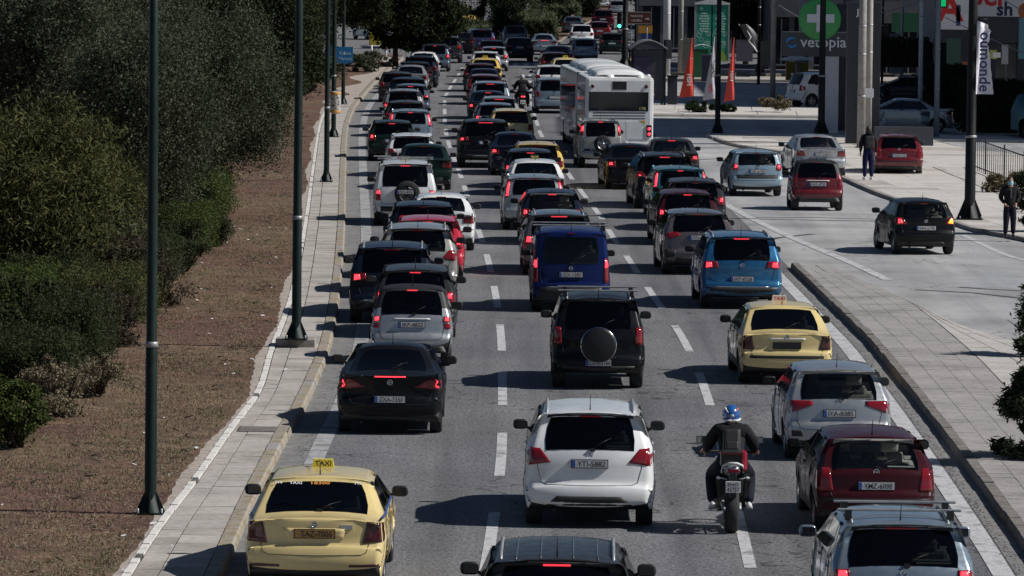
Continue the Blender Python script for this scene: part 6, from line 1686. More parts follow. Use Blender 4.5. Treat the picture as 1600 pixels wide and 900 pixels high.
# ---- billboard
YB = G(1110, 118, 0.1).y
xb0, xb1 = at_dist(1084, YB), at_dist(1139, YB); xm_ = (xb0+xb1)/2
e = empty('billboard', (xm_, YB, 0.1), 0, 'green double panel billboard in a pale frame behind the feather flags', 'billboard')
Z = lambda py, px=1110: hz(px, py, YB) - 0.1
w = (xb1-xb0)/2
mb = MB(); mb.box(-w, -w+0.12, -0.15, 0.15, 0, Z(4)); mb.build('frame_post', M_STEEL, e)
mb = MB(); mb.box(w-0.09, w, -0.15, 0.15, Z(96), Z(4)); mb.build('frame_post', M_STEEL, e)
mb = MB(); mb.prism([(-w, Z(7)), (w, Z(7)), (w, Z(5)), (0.1, Z(-3)), (-w, Z(5))], -0.2, 0.2); mb.build('frame_top', M_WHITEP, e)
mb = MB(); mb.prism([(-w, Z(96)), (w, Z(96)), (w*.9, Z(99)), (0, Z(102)), (-w, Z(100))], -0.2, 0.2); mb.build('frame_bottom', M_WHITEP, e)
mb = MB(); mb.box(-w*0.2, w*0.1, -0.1, 0.1, 0, Z(99)); mb.build('stand', M_POSTD, e)
M_BBG = tex('billboard_green', (0.015,0.26,0.18), [(1.2,3,[(0.3,0.8),(0.7,1.1)])], 0.45)
lett = mat('pale_green_print', (0.5,0.75,0.65), 0.5)
for (a, b_) in ((-w+0.13, -0.04), (0.04, w-0.10)):
    mb = MB(); mb.box(a, b_, -0.13, 0.10, Z(95.5), Z(7.5)); pn = mb.build('poster_panel', M_BBG, e)
    cx = (a+b_)/2; rw_ = (b_-a)
    for k, (ww) in enumerate((0.40,0.55,0.68,0.45,0.68,0.48,0.55,0.45)):
        mb = MB(); z = Z(21+k*4.0); n_ = int(ww*12); x = cx-rw_*ww/2
        r_ = random.Random(k+int(cx*10))
        while x < cx+rw_*ww/2:
            l_ = r_.uniform(0.03, 0.09); mb.box(x, x+l_, -0.137, -0.131, z-0.035-0.01*r_.random(), z+0.035+0.012*r_.random()); x += l_+0.022
        mb.build('print_line', lett, pn)
    mb = MB(); mb.lathe([(0.05, -0.137), (0.09, -0.137)], (cx-rw_*.18, 0, Z(14)), 'y', 14); mb.lathe([(0, -0.137), (0.055, -0.137)], (cx-rw_*.18, 0, Z(15.2)), 'y', 12); mb.build('round_logo', lett, pn)
    r_ = random.Random(5)
    mb = MB()
    for k in range(9):
        rr1 = r_.uniform(0.05, 0.16); mb.lathe([(rr1, -0.137), (rr1+0.022, -0.137)], (cx+r_.uniform(-.35, .35)*rw_, 0, Z(58+r_.uniform(-8, 14))), 'y', 14)
    tag(mb.build('leaf_doodle', lett, pn), kind='stuff')
mb = MB(); pts_ = [(w-0.10, Z(95)), (0.05, Z(95)), (0.05, Z(80)), (0.25*w, Z(74)), (0.55*w, Z(77)), (0.8*w, Z(86))]; mb.prism(pts_, -0.139, -0.134); mb.build('lime_hill', mat('lime_print', (0.22,0.33,0.06), 0.5), e)
# ---- feather flags
def feather(xp, ytop, ybot, xl, xr_, yb, m, label, texts, flip=1):
    Yf = G(xp, yb, 0.1).y; X = at_dist(xp, Yf)
    e = empty('feather_flag', (X, Yf, 0.1), 0, label, 'flag', 'feather flags at the street corner')
    Zf = lambda py: hz(xp, py, Yf)-0.1
    mb = MB(); mb.tube([(0,0,0), (0,0,Zf(ytop+20)), (-0.02,0,Zf(ytop)+0.02)], [0.025, 0.018, 0.012], 8); mb.build('pole', M_POSTD, e)
    s = P(X, Yf, 1)[2]; a = (xl-xp)/s; n = 14; vs = []; fs = []
    for i in range(n+1):
        t = i/n; z = lerp(Zf(ytop), Zf(ybot), t); wd = a*(0.12 + 0.88*t**1.1)
        for j in range(7):
            u = j/6; vs.append((wd*u, 0.10*sin(u*5+t*4)*(0.3+t), z - 0.10*u*t))
    for i in range(n):
        for j in range(6): fs.append((i*7+j, i*7+j+1, (i+1)*7+j+1, (i+1)*7+j))
    mb = MB(); mb.add(vs, fs, 0, True); cl = mb.build('cloth', m, e)
    for body_, t, hh, mm in texts:
        z = lerp(Zf(ytop), Zf(ybot), t); wd = a*(0.12+0.88*t**1.1)
        o = link('lettering', text_mesh(body_, None, hh, bold=0.03), mm, cl, (wd*0.40, -0.16, z)); o.rotation_euler = (0, pi/2, 0)
    return e
M_RED = mat('flag_red', (0.62,0.05,0.03), 0.6); M_REDD = mat('flag_red_bright', (0.62,0.06,0.05), 0.6)
feather(1083, 59, 150, 1061, 1083, 172, M_RED, 'red feather flag nearest the kiosk with white letters', [('HSH', 0.72, 0.22, M_WHITE), ('J', 0.35, 0.16, M_WHITE)])
feather(1117, 58, 154, 1098, 1117, 174, mat('flag_white', (0.50,0.47,0.52), 0.6), 'white feather flag in the middle with dark and red letters', [('perfect', 0.55, 0.20, M_BLACK), ('tofu', 0.83, 0.18, mat('flag_print_red', (0.4,0.01,0.03), .5))])
feather(1147, 59, 156, 1131, 1147, 172, M_REDD, 'bright red feather flag on the right of the three', [('HEAT', 0.62, 0.15, M_WHITE)])
Yf = G(1185, 120, 0.1).y; X = at_dist(1186, Yf)
e = empty('feather_flag', (X, Yf, 0.1), 0, 'dark grey feather flag with a white streak leaning left', 'flag', 'feather flags at the street corner')
Zf = lambda py: hz(1180, py, Yf)-0.1
mb = MB(); mb.tube([(0.1,0,0), (0.05,0,Zf(80)), (-0.5,0,Zf(50)), (-0.95,0,Zf(38))], [0.03,0.025,0.02,0.012], 8); mb.build('pole', M_POSTD, e)
vs = []; 
for i in range(12):
    t = i/11; z = lerp(Zf(38), Zf(87), t); x0 = lerp(-1.0, 0.05, t**0.8); wd = 0.28+0.45*sin(pi*min(1, t+0.15))
    for j in range(5): vs.append((x0 - 0.05 + wd*(j/4-0.35), 0.12*sin(j*1.7+t*4), z))
mb = MB(); mb.add(vs, [(i*5+j, i*5+j+1, (i+1)*5+j+1, (i+1)*5+j) for i in range(11) for j in range(4)], 0, True); cl = mb.build('cloth', mat('flag_grey', (0.07,0.07,0.08), 0.5), e)
mb = MB(); mb.tube([(-0.72,-0.16,Zf(48)), (-0.5,-0.16,Zf(58)), (-0.62,-0.17,Zf(64)), (-0.30,-0.16,Zf(74)), (-0.05,-.16,Zf(84))], [0.02,0.05,0.035,0.055,0.02], 6); mb.build('white_streak', M_WHITE, cl)
# ---- white flag on the lamp post at the right
p = G(1515, 342, 0.12); Yf = p.y; s = P(p.x, Yf, 4)[2]; X = p.x
Zf = lambda py: hz(1530, py, Yf)
vs = []; n = 22
for i in range(n+1):
    t = i/n; py = lerp(32, 147, t); wd = [18,23,25,20,16,19,21,22,22,23,24,25,26,27][min(13, int(t*13.99))]/s
    wd = wd*(0.8 if 0.13 < t < 0.22 else 1)
    for j in range(9):
        u = j/8; vs.append((0.11 + wd*u, -0.05 - 0.09*sin(u*6.0 + t*2.2) - 0.05*sin(t*17+u*3)*(1-t*.5), Zf(py) - (0.12*u if t < .15 else 0.0)))
mb = MB(); mb.add(vs, [(i*9+j, i*9+j+1, (i+1)*9+j+1, (i+1)*9+j) for i in range(n) for j in range(8)], 0, True)
e = empty('flag', (X, Yf, 0.0), 0, 'white hanging flag with dark blue letters on the right lamp post', 'flag')
fabric = tex('flag_cloth', (0.78,0.78,0.84), [(3,3,[(0.3,0.92),(0.7,1.03)])], 0.7)
cl = mb.build('cloth', fabric, e)
o = link('lettering', text_mesh('oumonde', Zf(50)-Zf(143), None, bold=0.02), mat('flag_blue', (0.02,0.02,0.10), 0.5), cl, (0.11+13.0/s, -0.24, (Zf(50)+Zf(143))/2)); o.rotation_euler = (0, pi/2, 0)
mb = MB(); mb.tube([(0,-0.02,Zf(30)), (0.42,-0.05,Zf(30))], 0.015, 6); mb.build('flag_arm', M_POSTD, e)
# ---- kiosk, bins, signs, traffic light near the left of the shops
YK = G(1010, 166).y; XK = at_dist(1013, YK)
e = empty('kiosk', (XK, YK, 0.0), radians(2), 'dark street kiosk with arched roof standing right of the bus', 'kiosk')
w = 0.78; M_KIO = tex('kiosk_dark', (0.035,0.037,0.05), [(3,4,[(0.3,0.8),(0.7,1.2)])], 0.5)
Hk = hz(1013, 76, YK)
for sx in (-1, 1):
    for yy in (0, 2.2):
        mb = MB(); mb.box(sx*w-0.05, sx*w+0.05, yy, yy+0.1, 0, Hk); mb.build('corner_post', M_POSTD, e)
mb = MB(); mb.box(-w+0.05, w-0.05, 0.06, 0.10, 0.3, Hk-0.05); mb.build('back_panel', M_KIO, e)
mb = MB(); mb.box(-w+0.1, 0.1, 0.02, 0.06, 0.5, Hk-0.4); mb.build('poster', mat('poster_purple', (0.04,0.03,0.08), .5), e)
for sx in (-1, 1):
    mb = MB(); mb.box(sx*w-0.02, sx*w+0.02, 0.1, 2.2, 0.4, Hk-0.1); mb.build('side_panel', M_GLASSD, e)
mb = MB(); vs = []; 
for k in range(11):
    t = k/10; x = lerp(-w-0.12, w+0.12, t); z = Hk + 0.42*sin(pi*t)
    vs += [(x, -0.15, z), (x, 2.5, z), (x, 2.5, z-0.06), (x, -0.15, z-0.06)]
mb.add(vs, [(i*4+j, i*4+(j+1) % 4, (i+1)*4+(j+1) % 4, (i+1)*4+j) for i in range(10) for j in range(4)], 0, True); mb.build('arched_roof', tex('roof_grey', (0.16,0.165,0.17), [(3,4,[(0.3,0.8),(0.7,1.1)])], 0.5), e)
mb = MB(); mb.prism([(lerp(-w-.1, w+.1, k/10), Hk + 0.40*sin(pi*k/10)) for k in range(11)], -0.12, -0.08); mb.build('gable', M_KIO, e)
YK2 = G(1050, 163).y
for (x0, x1, yt_, yb_, nm, lab, cat_) in ((1036,1040,62,150,'sign_post','thin dark post right of the kiosk','post'),):
    facing(nm, x0, x1, yt_, yb_, YK2, 0.1, M_POSTD, lab, cat_)
facing('notice_board', 1037, 1049, 62, 92, YK2+0.3, 0.08, M_SIGNG, 'dark square board on the post beside the kiosk', 'board')
o, c_, w_, h_ = facing('litter_bin', 1043, 1058, 120, 163, YK2, 0.5, M_KIO, 'dark square litter bin between kiosk and red flag', 'bin', bev=0.02)
mb = MB(); mb.box(-w_-0.04, w_+0.04, -0.3, 0.3, h_-0.02, h_+0.06, 0, 0.01); mb.build('lid', M_POSTD, o)
# brown direction sign, orange and blue signs
Ysg = G(995, 96).y
e = empty('direction_sign', (at_dist(998, Ysg), Ysg-0.3, 0), 0, 'dark red brown direction sign with white arrow left of the white pole', 'road sign')
Zs = lambda py: hz(998, py, Ysg)
s = P(0, Ysg, 3)[2]
for x in (-0.5, 0.5):
    mb = MB(); mb.tube([(x,0.05,0), (x,0.05,Zs(18))], 0.04, 8); mb.build('post', M_STEEL, e)
mb = MB(); mb.box(-18/s, 18/s, -0.03, 0.03, Zs(38), Zs(18), 0, 0.01); pn = mb.build('panel', mat('sign_brown', (0.15,0.03,0.022), 0.4), e)
mb = MB(); mb.box(-17.3/s, 17.3/s, -0.036, -0.031, Zs(19.2), Zs(18.6)); mb.box(-17.3/s, 17.3/s, -0.036, -0.031, Zs(37.4), Zs(36.8)); mb.build('border', lett, pn)
link('lettering', text_mesh('MAROUSI', 19/s, 0.16, bold=.02), mat('sign_dim_white', (0.6,0.58,0.55), .5), pn, (-4/s, -0.037, Zs(25)))
link('lettering', text_mesh('CENTRE', 17/s, 0.14, bold=.02), mat('sign_dim_white', (0.6,0.58,0.55), .5), pn, (-4/s, -0.037, Zs(32)))
mb = MB(); mb.prism([(9/s, Zs(28.7)), (13/s, Zs(28.7)), (13/s, Zs(27.4)), (16/s, Zs(29.4)), (13/s, Zs(31.4)), (13/s, Zs(30.1)), (9/s, Zs(30.1))], -0.04, -0.035); mb.build('arrow', M_WHITE, pn)
facing('temporary_sign', 997, 1019, 40, 52, Ysg+0.4, 0.06, mat('sign_orange', (0.62,0.30,0.05), 0.5), 'small orange rectangular sign under the brown direction sign', 'road sign')
facing('parking_sign', 1001, 1018, 53, 60, Ysg+0.4, 0.06, mat('sign_blue', (0.03,0.06,0.25), 0.5), 'small blue sign under the orange sign', 'road sign')
# traffic light
YL = G(976, 108).y; X = at_dist(967, YL)
e = empty('traffic_light', (X, YL-0.2, 0), 0, 'traffic light showing green on the dark post beside the kiosk', 'traffic light')
Zl = lambda py: hz(967, py, YL)
mb = MB(); mb.box(-0.15, 0.15, -0.12, 0.12, Zl(45), Zl(19), 0, 0.02); hd = mb.build('housing', M_BLACKP, e)
for k, (py, m) in enumerate(((23, mat('lens_red_off', (0.06,0.005,0.005), .3)), (32, mat('lens_amber_off', (0.07,0.03,0.0), .3)), (40.5, mat('lens_green_lit', (0.05,0.7,0.4), .3, emis=(0.08,1.0,0.5), es=3.0)))):
    mb = MB(); mb.lathe([(0, -0.155), (0.10, -0.14), (0.11, -0.12)], (0, 0, Zl(py)), 'y', 14); mb.build('lens', m, hd)
    mb = MB(); mb.lathe([(0.12, -0.26), (0.125, -0.12)], (0, 0, Zl(py)), 'y', 14, a0=0, a1=pi*1.08); mb.build('visor', M_BLACKP, hd)
mb = MB(); mb.tube([(0.15, 0.05, Zl(30)), (0.42, 0.2, Zl(30))], 0.03, 6); mb.build('bracket', M_POSTD, e)
# green bin with pale lid + graffiti bin
Yb_ = G(1097, 124).y; 
o, c_, w_, h_ = facing('recycling_bin', 1080, 1106, 77, 122, Yb_, 1.1, mat('bin_green', (0.015,0.09,0.03), 0.5), 'green waste container with white curved lid behind the red flag', 'waste bin', bev=0.05)
mb = MB(); vs = []
for k in range(9):
    t = k/8; vs += [(lerp(-w_-.05, w_+.35, t), -0.6, h_+0.28*sin(pi*t)**0.7), (lerp(-w_-.05, w_+.35, t), 0.6, h_+0.28*sin(pi*t)**.7)]
mb.add(vs, [(2*i, 2*i+1, 2*i+3, 2*i+2) for i in range(8)], 0, True); mb.build('lid', M_WHITEP, o)
facing('waste_container', 1096, 1119, 85, 132, Yb_-4, 1.0, mat('container_dark', (0.025,0.03,0.05), 0.5), 'dark blue container scrawled with paint between the flags', 'waste bin', bev=0.05)
facing('switch_cabinet', 1066, 1083, 60, 112, Yb_+3, 0.6, tex('cabinet_grey', (0.11,0.105,0.10), [(5,4,[(0.3,0.7),(0.7,1.2)])], .7), 'grey brown switch cabinet behind the left red flag', 'cabinet')
o, c_, w_, h_ = facing('recycling_bin', 577, 594, 51, 72, G(585, 76).y, 1.2, mat('bin_yellow', (0.42,0.33,0.03), 0.5), 'yellow recycling bin beyond the shrub near the opposite carriageway', 'waste bin', bev=0.08)
# blue sign and round bin on the left posts
p5 = G(521, 214, VH)
o, c_, w_, h_ = facing('road_sign', 508, 551, 73, 99, G(536, 163, VH).y-0.3, 0.06, mat('sign_blue_big', (0.02,0.17,0.38), 0.4), 'blue road sign under the pine on the left', 'road sign')
link('lettering', text_mesh('Kifisia', 0.55, 0.16, bold=.01), mat('sign_pale_blue', (0.4,0.6,0.75), .5), o, (w_*0.45, -0.034, h_*0.62)); link('lettering', text_mesh('Marousi', 0.6, 0.15, bold=.01), MATS['sign_pale_blue'], o, (w_*0.45, -0.034, h_*0.3))
pb = G(510, 284, VH); Yb2 = (pb.y+p5.y)/2; Yb2 = p5.y - 0.4; X = at_dist(524, Yb2); zb0 = hz(524, 178, Yb2); zb1 = hz(524, 143, Yb2); s = P(X, Yb2, 1)[2]
e = empty('litter_bin', (X, Yb2, 0), 0, 'round white litter bin with orange bands strapped to the fourth lamp post', 'litter bin')
rb_ = 8.5/s
mb = MB(); mb.lathe([(0, zb0), (rb_*0.85, zb0+0.02), (rb_, zb0+0.1), (rb_, zb1-0.1), (rb_*.9, zb1), (0, zb1+0.02)], (0,0,0), 'z', 18); b_ = mb.build('drum', tex('bin_white', (0.5,0.48,0.45), [(9,4,[(0.38,0.1),(0.46,1.0)])], .6), e)
for z in (zb0+0.05, zb1-0.12):
    mb = MB(); mb.lathe([(rb_*1.02, z), (rb_*1.03, z+0.09), (rb_*.97, z+0.1)], (0,0,0), 'z', 18); mb.build('orange_band', mat('bin_orange', (0.5,0.25,0.05), .6), b_)
mb = MB(); mb.box(-rb_-0.12, -rb_+0.1, -0.02, 0.02, (zb0+zb1)/2, (zb0+zb1)/2+0.05); mb.build('strap', M_STEEL, e)
# white rail by the crossing on the left
mb = MB(); p = G(603, 92, VH)
for x in (-0.9, 0.0): mb.tube([(x,0,0), (x,0,0.85)], 0.07, 8)
mb.tube([(-1.6,0,0.8), (0.05,0,0.8)], 0.05, 6)
tag(mb.build('guard_rail', M_WHITEP, None, p), 'short white rail beside the crossing under the pine', 'rail')
# ---- shops at the upper right
FX = tex('facade_dark', (0.085,0.088,0.098), [(1.5,4,[(0.3,0.8),(0.7,1.15)])], 0.6)
M_WIN = mat('shop_glass', (0.012,0.015,0.02), 0.05, spec=0.7)
Yw = 268.0
def shop(x0, x1, Yf, H_, label, wall, nb, fas=None, fasm=None, depth=12.0):
    X0, X1 = at_dist(x0, Yf), at_dist(x1, Yf)
    e = empty('shop_building', ((X0+X1)/2, Yf, 0), 0, label, 'shop', 'shops on the right side')
    w = (X1-X0)/2; mb = MB(); mb.box(-w, w, 0.3, depth, 0, H_); mb.build('wall', wall, e)
    for k in range(nb+1):
        x = lerp(-w, w, k/nb); mb = MB(); mb.box(x-0.16, x+0.16, 0, 0.34, 0, 3.3); mb.build('pillar', FX, e)
    for k in range(nb):
        a, b = lerp(-w, w, k/nb)+0.18, lerp(-w, w, (k+1)/nb)-0.18
        mb = MB(); mb.box(a, b, 0.18, 0.28, 0.35, 3.1); wn_ = mb.build('shop_window', M_WIN, e)
        mb = MB(); mb.box(a, b, 0.12, 0.20, 0.25, 0.35); mb.box((a+b)/2-0.03, (a+b)/2+0.03, 0.13, 0.19, 0.35, 3.1); mb.build('window_frame', M_STEEL, wn_)
    mb = MB(); mb.box(-w-0.1, w+0.1, -0.25, 0.32, 3.2, 4.4); fs_ = mb.build('fascia', fasm or FX, e)
    for fl in range(1, int((H_-4.5)//3)+1):
        for k in range(nb):
            a, b = lerp(-w, w, k/nb)+0.5, lerp(-w, w, (k+1)/nb)-0.5; z = 1.9+fl*3
            mb = MB(); mb.box(a, b, 0.22, 0.29, z+.3, z+2.0); mb.build('window', M_WIN, e)
    return e, fs_, w
M_WALLG = tex('wall_grey', (0.20,0.20,0.21), [(0.8,4,[(0.3,0.8),(0.7,1.15)])], 0.8)
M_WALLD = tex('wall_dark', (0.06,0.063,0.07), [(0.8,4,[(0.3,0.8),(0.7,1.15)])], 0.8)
shop(1205, 1330, 330, 16, 'shaded building behind the pharmacy sign', M_WALLD, 4)
shop(1335, 1470, 312, 15, 'dark shop building behind the totem and the thin white pole', M_WALLD, 4)
shop(1000, 1210, 372, 17, 'building behind the green billboard and the dark trees', M_WALLD, 6)
e, fs_, w = shop(1462, 1680, 262, 14, 'shop with big white sign board of red and blue letters at the top right', M_WALLG, 5)
# white sign boards
Yq = 259.5
def board(x0, x1, yt_, yb_, Y, m, label, th=0.15): return facing('sign_board', x0, x1, yt_, yb_, Y, th, m, label, 'sign board', group='sign boards of the shops')
M_SB = tex('sign_white', (0.70,0.71,0.74), [(2,3,[(0.3,0.9),(0.7,1.04)])], .5)
o, c_, w_, h_ = board(1506, 1640, -60, 26, Yq, M_SB, 'large white sign board with red letters above blue letters sh')
s = P(c_.x, Yq, 4)[2]
def put(body_, px, py, hpx, m, par, c, dy=-0.085, **kw):
    t_ = text_mesh(body_, None, hpx/s, bold=0.03); return link('lettering', t_, m, par, (at_dist(px, c.y)-c.x, dy, hz(px, py, c.y)-c.z))
SR, SB_ = mat('sign_red', (0.62,0.03,0.03), .5), mat('sign_navy', (0.015,0.02,0.09), .5)
put('bel', 1538, -7, 33, SR, o, c_); put('sh', 1567, 14, 22, SB_, o, c_)
mb = MB(); mb.lathe([(0,-0.09),(13/s,-0.09)], (at_dist(1601,Yq)-c_.x, 0, hz(1600,17,Yq)-c_.z), 'y', 24); mb.build('orange_dot', mat('sign_orange2', (0.45,0.12,0.03), .5), o)
o, c_, w_, h_ = board(1466, 1515, -30, 46, Yq-1.5, M_SB, 'white sign board with a red A left of the lamp post')
put('A', 1482, 12, 42, SR, o, c_); put('I', 1495, 24, 32, SB_, o, c_)
board(1407, 1462, -30, 12, Yq+2, mat('board_grey', (0.16,0.165,0.19), .5), 'plain pale grey board at the top beside the thin white pole')
o, c_, w_, h_ = facing('light_sign', 1458, 1476, -14, 12, 240, 0.3, mat('light_box', (0.02,0.03,0.02), .5), 'green lit square of a pharmacy sign at the top edge', 'light sign')
mb = MB(); mb.box(-w_*.85, w_*.85, -0.17, -0.15, 0.06, h_); mb.build('green_screen', mat('green_lit', (0.0,0.6,0.2), .4, emis=(0.0,0.75,0.2), es=0.55), o)
o, c_, w_, h_ = facing('price_pillar', 1390, 1411, 53, 115, 285, 0.4, M_WALLG, 'pale pillar with small red blue and yellow notices behind the thin white pole', 'pillar')
for k, m in enumerate((SR, SB_, mat('notice_yellow', (0.3,0.25,0.03), .5))):
    mb = MB(); mb.box(-w_*.8, w_*.1, -0.23, -0.20, h_-0.55-k*0.42, h_-0.18-k*0.42); mb.build('notice', m, o)
# retaining wall, low barrier, hedge
facing('low_wall', 1366, 1458, 198, 236, G(1410, 236, 0).y+3, 0.4, tex('barrier', (0.05,0.055,0.07), [(2,3,[(0.3,.8),(0.7,1.2)])], .6), 'low dark blue grey wall in front of the side on silver saloon', 'wall')
facing('retaining_wall', 1458, 1540, 138, 236, 243, 0.5, tex('wall_render', (0.20,0.195,0.19), [(2,5,[(0.3,.75),(0.7,1.1)])], .8), 'pale rendered wall behind the black hedge', 'wall')
facing('planter_wall', 1436, 1500, 132, 142, 247, 1.6, M_KERBG, 'long concrete planter on top of the pale rendered wall', 'planter')
for x0, Y_, w_, d_, h_, lab in ((1512,238,2.0,2.5,2.3,'black green hedge against the pale wall'),(1600,226,2.6,2.0,2.0,'hedge behind the black railing on the right'),(1452,262,2.6,2.0,1.2,'dark bushes above the side on blue car')):
    hedge(0, 0, w_, d_, h_, lab, L_DARK, 9000, 0.09, int(x0), pos=(at_dist(x0, Y_), Y_, 0.1 if Y_ < 250 else 1.9), group='hedges by the shops')
# black railing
for (p0, p1, lab) in ((G(1512,262,.1), G(1625,306,.1), 'black railing with thin uprights on the right footway'),):
    e = empty('railing', p0, 0, lab, 'railing'); d = p1-p0; d.z = 0; n_ = 34
    for k in range(n_+1):
        q = d*(k/n_); mb = MB(); big = k % 9 == 0
        mb.tube([(q.x, q.y, 0), (q.x, q.y, 1.25 if big else 1.1)], 0.03 if big else 0.013, 6); mb.build('post' if big else 'picket', M_POSTD, e)
    for z in (0.15, 1.1):
        mb = MB(); mb.tube([(0,0,z), (d.x,d.y,z)], 0.022, 6); mb.build('rail', M_POSTD, e)
e = empty('railing', (at_dist(1516, 232), 232, 0.1), 0, 'metal fence with two pale rails above the black railing', 'railing')
Wd = at_dist(1600, 232)-at_dist(1516, 232)+1
for z in (1.9, 1.35, 0.8):
    mb = MB(); mb.tube([(0,0,z), (Wd,-0.5,z-0.1)], 0.03, 6); mb.build('rail', M_STEEL, e)
for k in range(5):
    mb = MB(); mb.tube([(Wd*k/4,-0.5*k/4,0), (Wd*k/4,-0.5*k/4,2.0)], 0.035, 6); mb.build('post', M_POSTD, e)
# covered scooter in teal tarp at the right edge
e = empty('covered_scooter', (at_dist(1597, 222), 222, 0.1), 0, 'scooter under a teal cover at the right edge behind the railing', 'scooter')
mb = MB(); vs = []; r = random.Random(4)
prf = [(-0.95,0.25,0.5),(-0.9,0.3,0.95),(-0.5,0.38,1.05),(0.0,0.40,1.15),(0.4,0.42,1.45),(0.7,0.40,1.35),(0.95,0.3,0.7)]
for i, (y_, w_, h_) in enumerate(prf):
    for k in range(9):
        a = pi*k/8; vs.append((cos(a)*w_*(1+0.12*sin(k*2.2+i)), y_, (sin(a)**0.6)*h_ + 0.35))
mb.add(vs, [(i*9+k, i*9+k+1, (i+1)*9+k+1, (i+1)*9+k) for i in range(6) for k in range(8)], 0, True); mb.build('cover', mat('tarp_teal', (0.05,0.13,0.16), .6), e)
for y_ in (-0.7, 0.75):
    mb = MB(); mb.lathe([(0.16,-0.06),(0.28,-0.05),(0.28,0.05),(0.16,0.06)], (0,y_,0.28), 'x', 16); mb.build('wheel', M_RUBBER, e)
# overhead wires
def wire(a, b, sag, label):
    mb = MB(); pts_ = []
    for k in range(13):
        t = k/12; p = Vector(a).lerp(Vector(b), t); p.z -= sag*4*t*(1-t); pts_.append(p)
    mb.tube(pts_, 0.022, 5); tag(mb.build('overhead_wire', mat('wire_grey', (0.25,0.25,0.26), .5)), label, 'wire', 'wires above the shops')
def wp_(px, py, Y): return (at_dist(px, Y), Y, hz(px, py, Y))
wire(wp_(1362, 23, 226), wp_(1452, -4, 236), 0.05, 'wire rising right from the concrete poles')
wire(wp_(1474, 27, 236), wp_(1620, 92, 222), 0.05, 'wire falling to the right edge past the white flag')
wire(wp_(1560, -4, 240), wp_(1640, 40, 236), 0.05, 'upper wire crossing the white sign board')
wire(wp_(1215, 8, 250), wp_(1362, 60, 226), 0.3, 'wire running behind the green cross')
# kiosk stall with white parasol behind the boxy suv
Yc = G(1250, 132).y
e = empty('parasol', (at_dist(1244, Yc), Yc, 0), 0, 'white parasol over a stall behind the boxy white suv', 'parasol')
zt = hz(1244, 86, Yc); mb = MB(); mb.lathe([(0, zt), (0.9, zt-0.18), (0.92, zt-0.3), (0.85, zt-0.28)], (0,0,0), 'z', 10); mb.build('canopy', M_WHITEP, e)
mb = MB(); mb.tube([(0,0,0), (0,0,zt)], 0.04, 8); mb.build('pole', M_STEEL, e)
facing('stall', 1228, 1262, 97, 125, Yc+2, 1.0, mat('stall_yellow', (0.25,0.16,0.02), .6), 'yellow brown stall front under the white parasol', 'stall')
for k, x in enumerate((1180, 1232)):
    facing('planter', x, x+14, 100, 113, G(x, 118).y, 0.8, mat('terracotta', (0.22,0.10,0.05), .7), ('terracotta planter beside the pale pole', 'terracotta planter by the parasol')[k], 'planter', bev=0.03)
# tall buildings beside the side street, outside the frame on the right; they cast the shade across it
for (x, y, w_, d_, h_, lab) in ((30, 218, 24, 21.5, 24, 'tall block of flats beside the side street, nearer one'), (40, 253, 24, 45, 26, 'tall block of flats beside the side street, farther one')):
    e = empty('apartment_building', (x, y, 0), 0, lab, 'building', 'blocks of flats on the right')
    mb = MB(); mb.box(0, w_, 0, d_, 0, h_); mb.build('wall', M_WALLG, e)
    for fl in range(7):
        for k in range(4):
            mb = MB(); mb.box(-0.03, 0.02, 2+k*d_/4.5, 4+k*d_/4.5, 1.2+fl*3.3, 2.8+fl*3.3); mb.build('window', M_WIN, e)
    mb = MB(); mb.box(-0.3, w_+0.3, -0.3, d_+0.3, h_, h_+0.6); mb.build('parapet', M_WALLG, e)

# more of the shop front clutter
for (x0, x1, yt_, yb_, Y_, col, lab) in ((1376,1388,40,78,300,(0.10,0.05,0.02),'brown poster board left of the notice pillar'),(1392,1436,20,50,306,(0.02,0.10,0.05),'dark green banner over the shop entrance'),
  (1478,1500,60,128,258,(0.03,0.09,0.07),'teal window poster under the red A sign'),(1545,1556,78,92,257,(0.45,0.50,0.15),'small lime poster in the right shop window'),(1550,1562,82,90,256,(0.7,0.7,0.7),'small white notice in the right shop window'),
  (1590,1600,28,92,250,(0.05,0.14,0.18),'teal banner at the right edge below the orange dot'),(1150,1172,112,120,285,(0.20,0.18,0.15),'pale stone step behind the flags')):
    facing('poster_board', x0, x1, yt_, yb_, Y_, 0.12, mat('board_paint_%d' % x0, col, 0.5), lab, 'board', group='boards at the shops')
for k, x in enumerate((1500, 1522, 1545, 1566, 1588)):
    facing('bollard', x, x+5, 158, 172, 240, 0.2, M_WHITEP, ['white bollard nearest the lamp post behind the railing', 'second white bollard right of the lamp post', 'third white bollard right of the lamp post', 'fourth white bollard right of the lamp post', 'white bollard closest to the teal covered scooter'][k], 'bollard', group='white bollards behind the hedge')

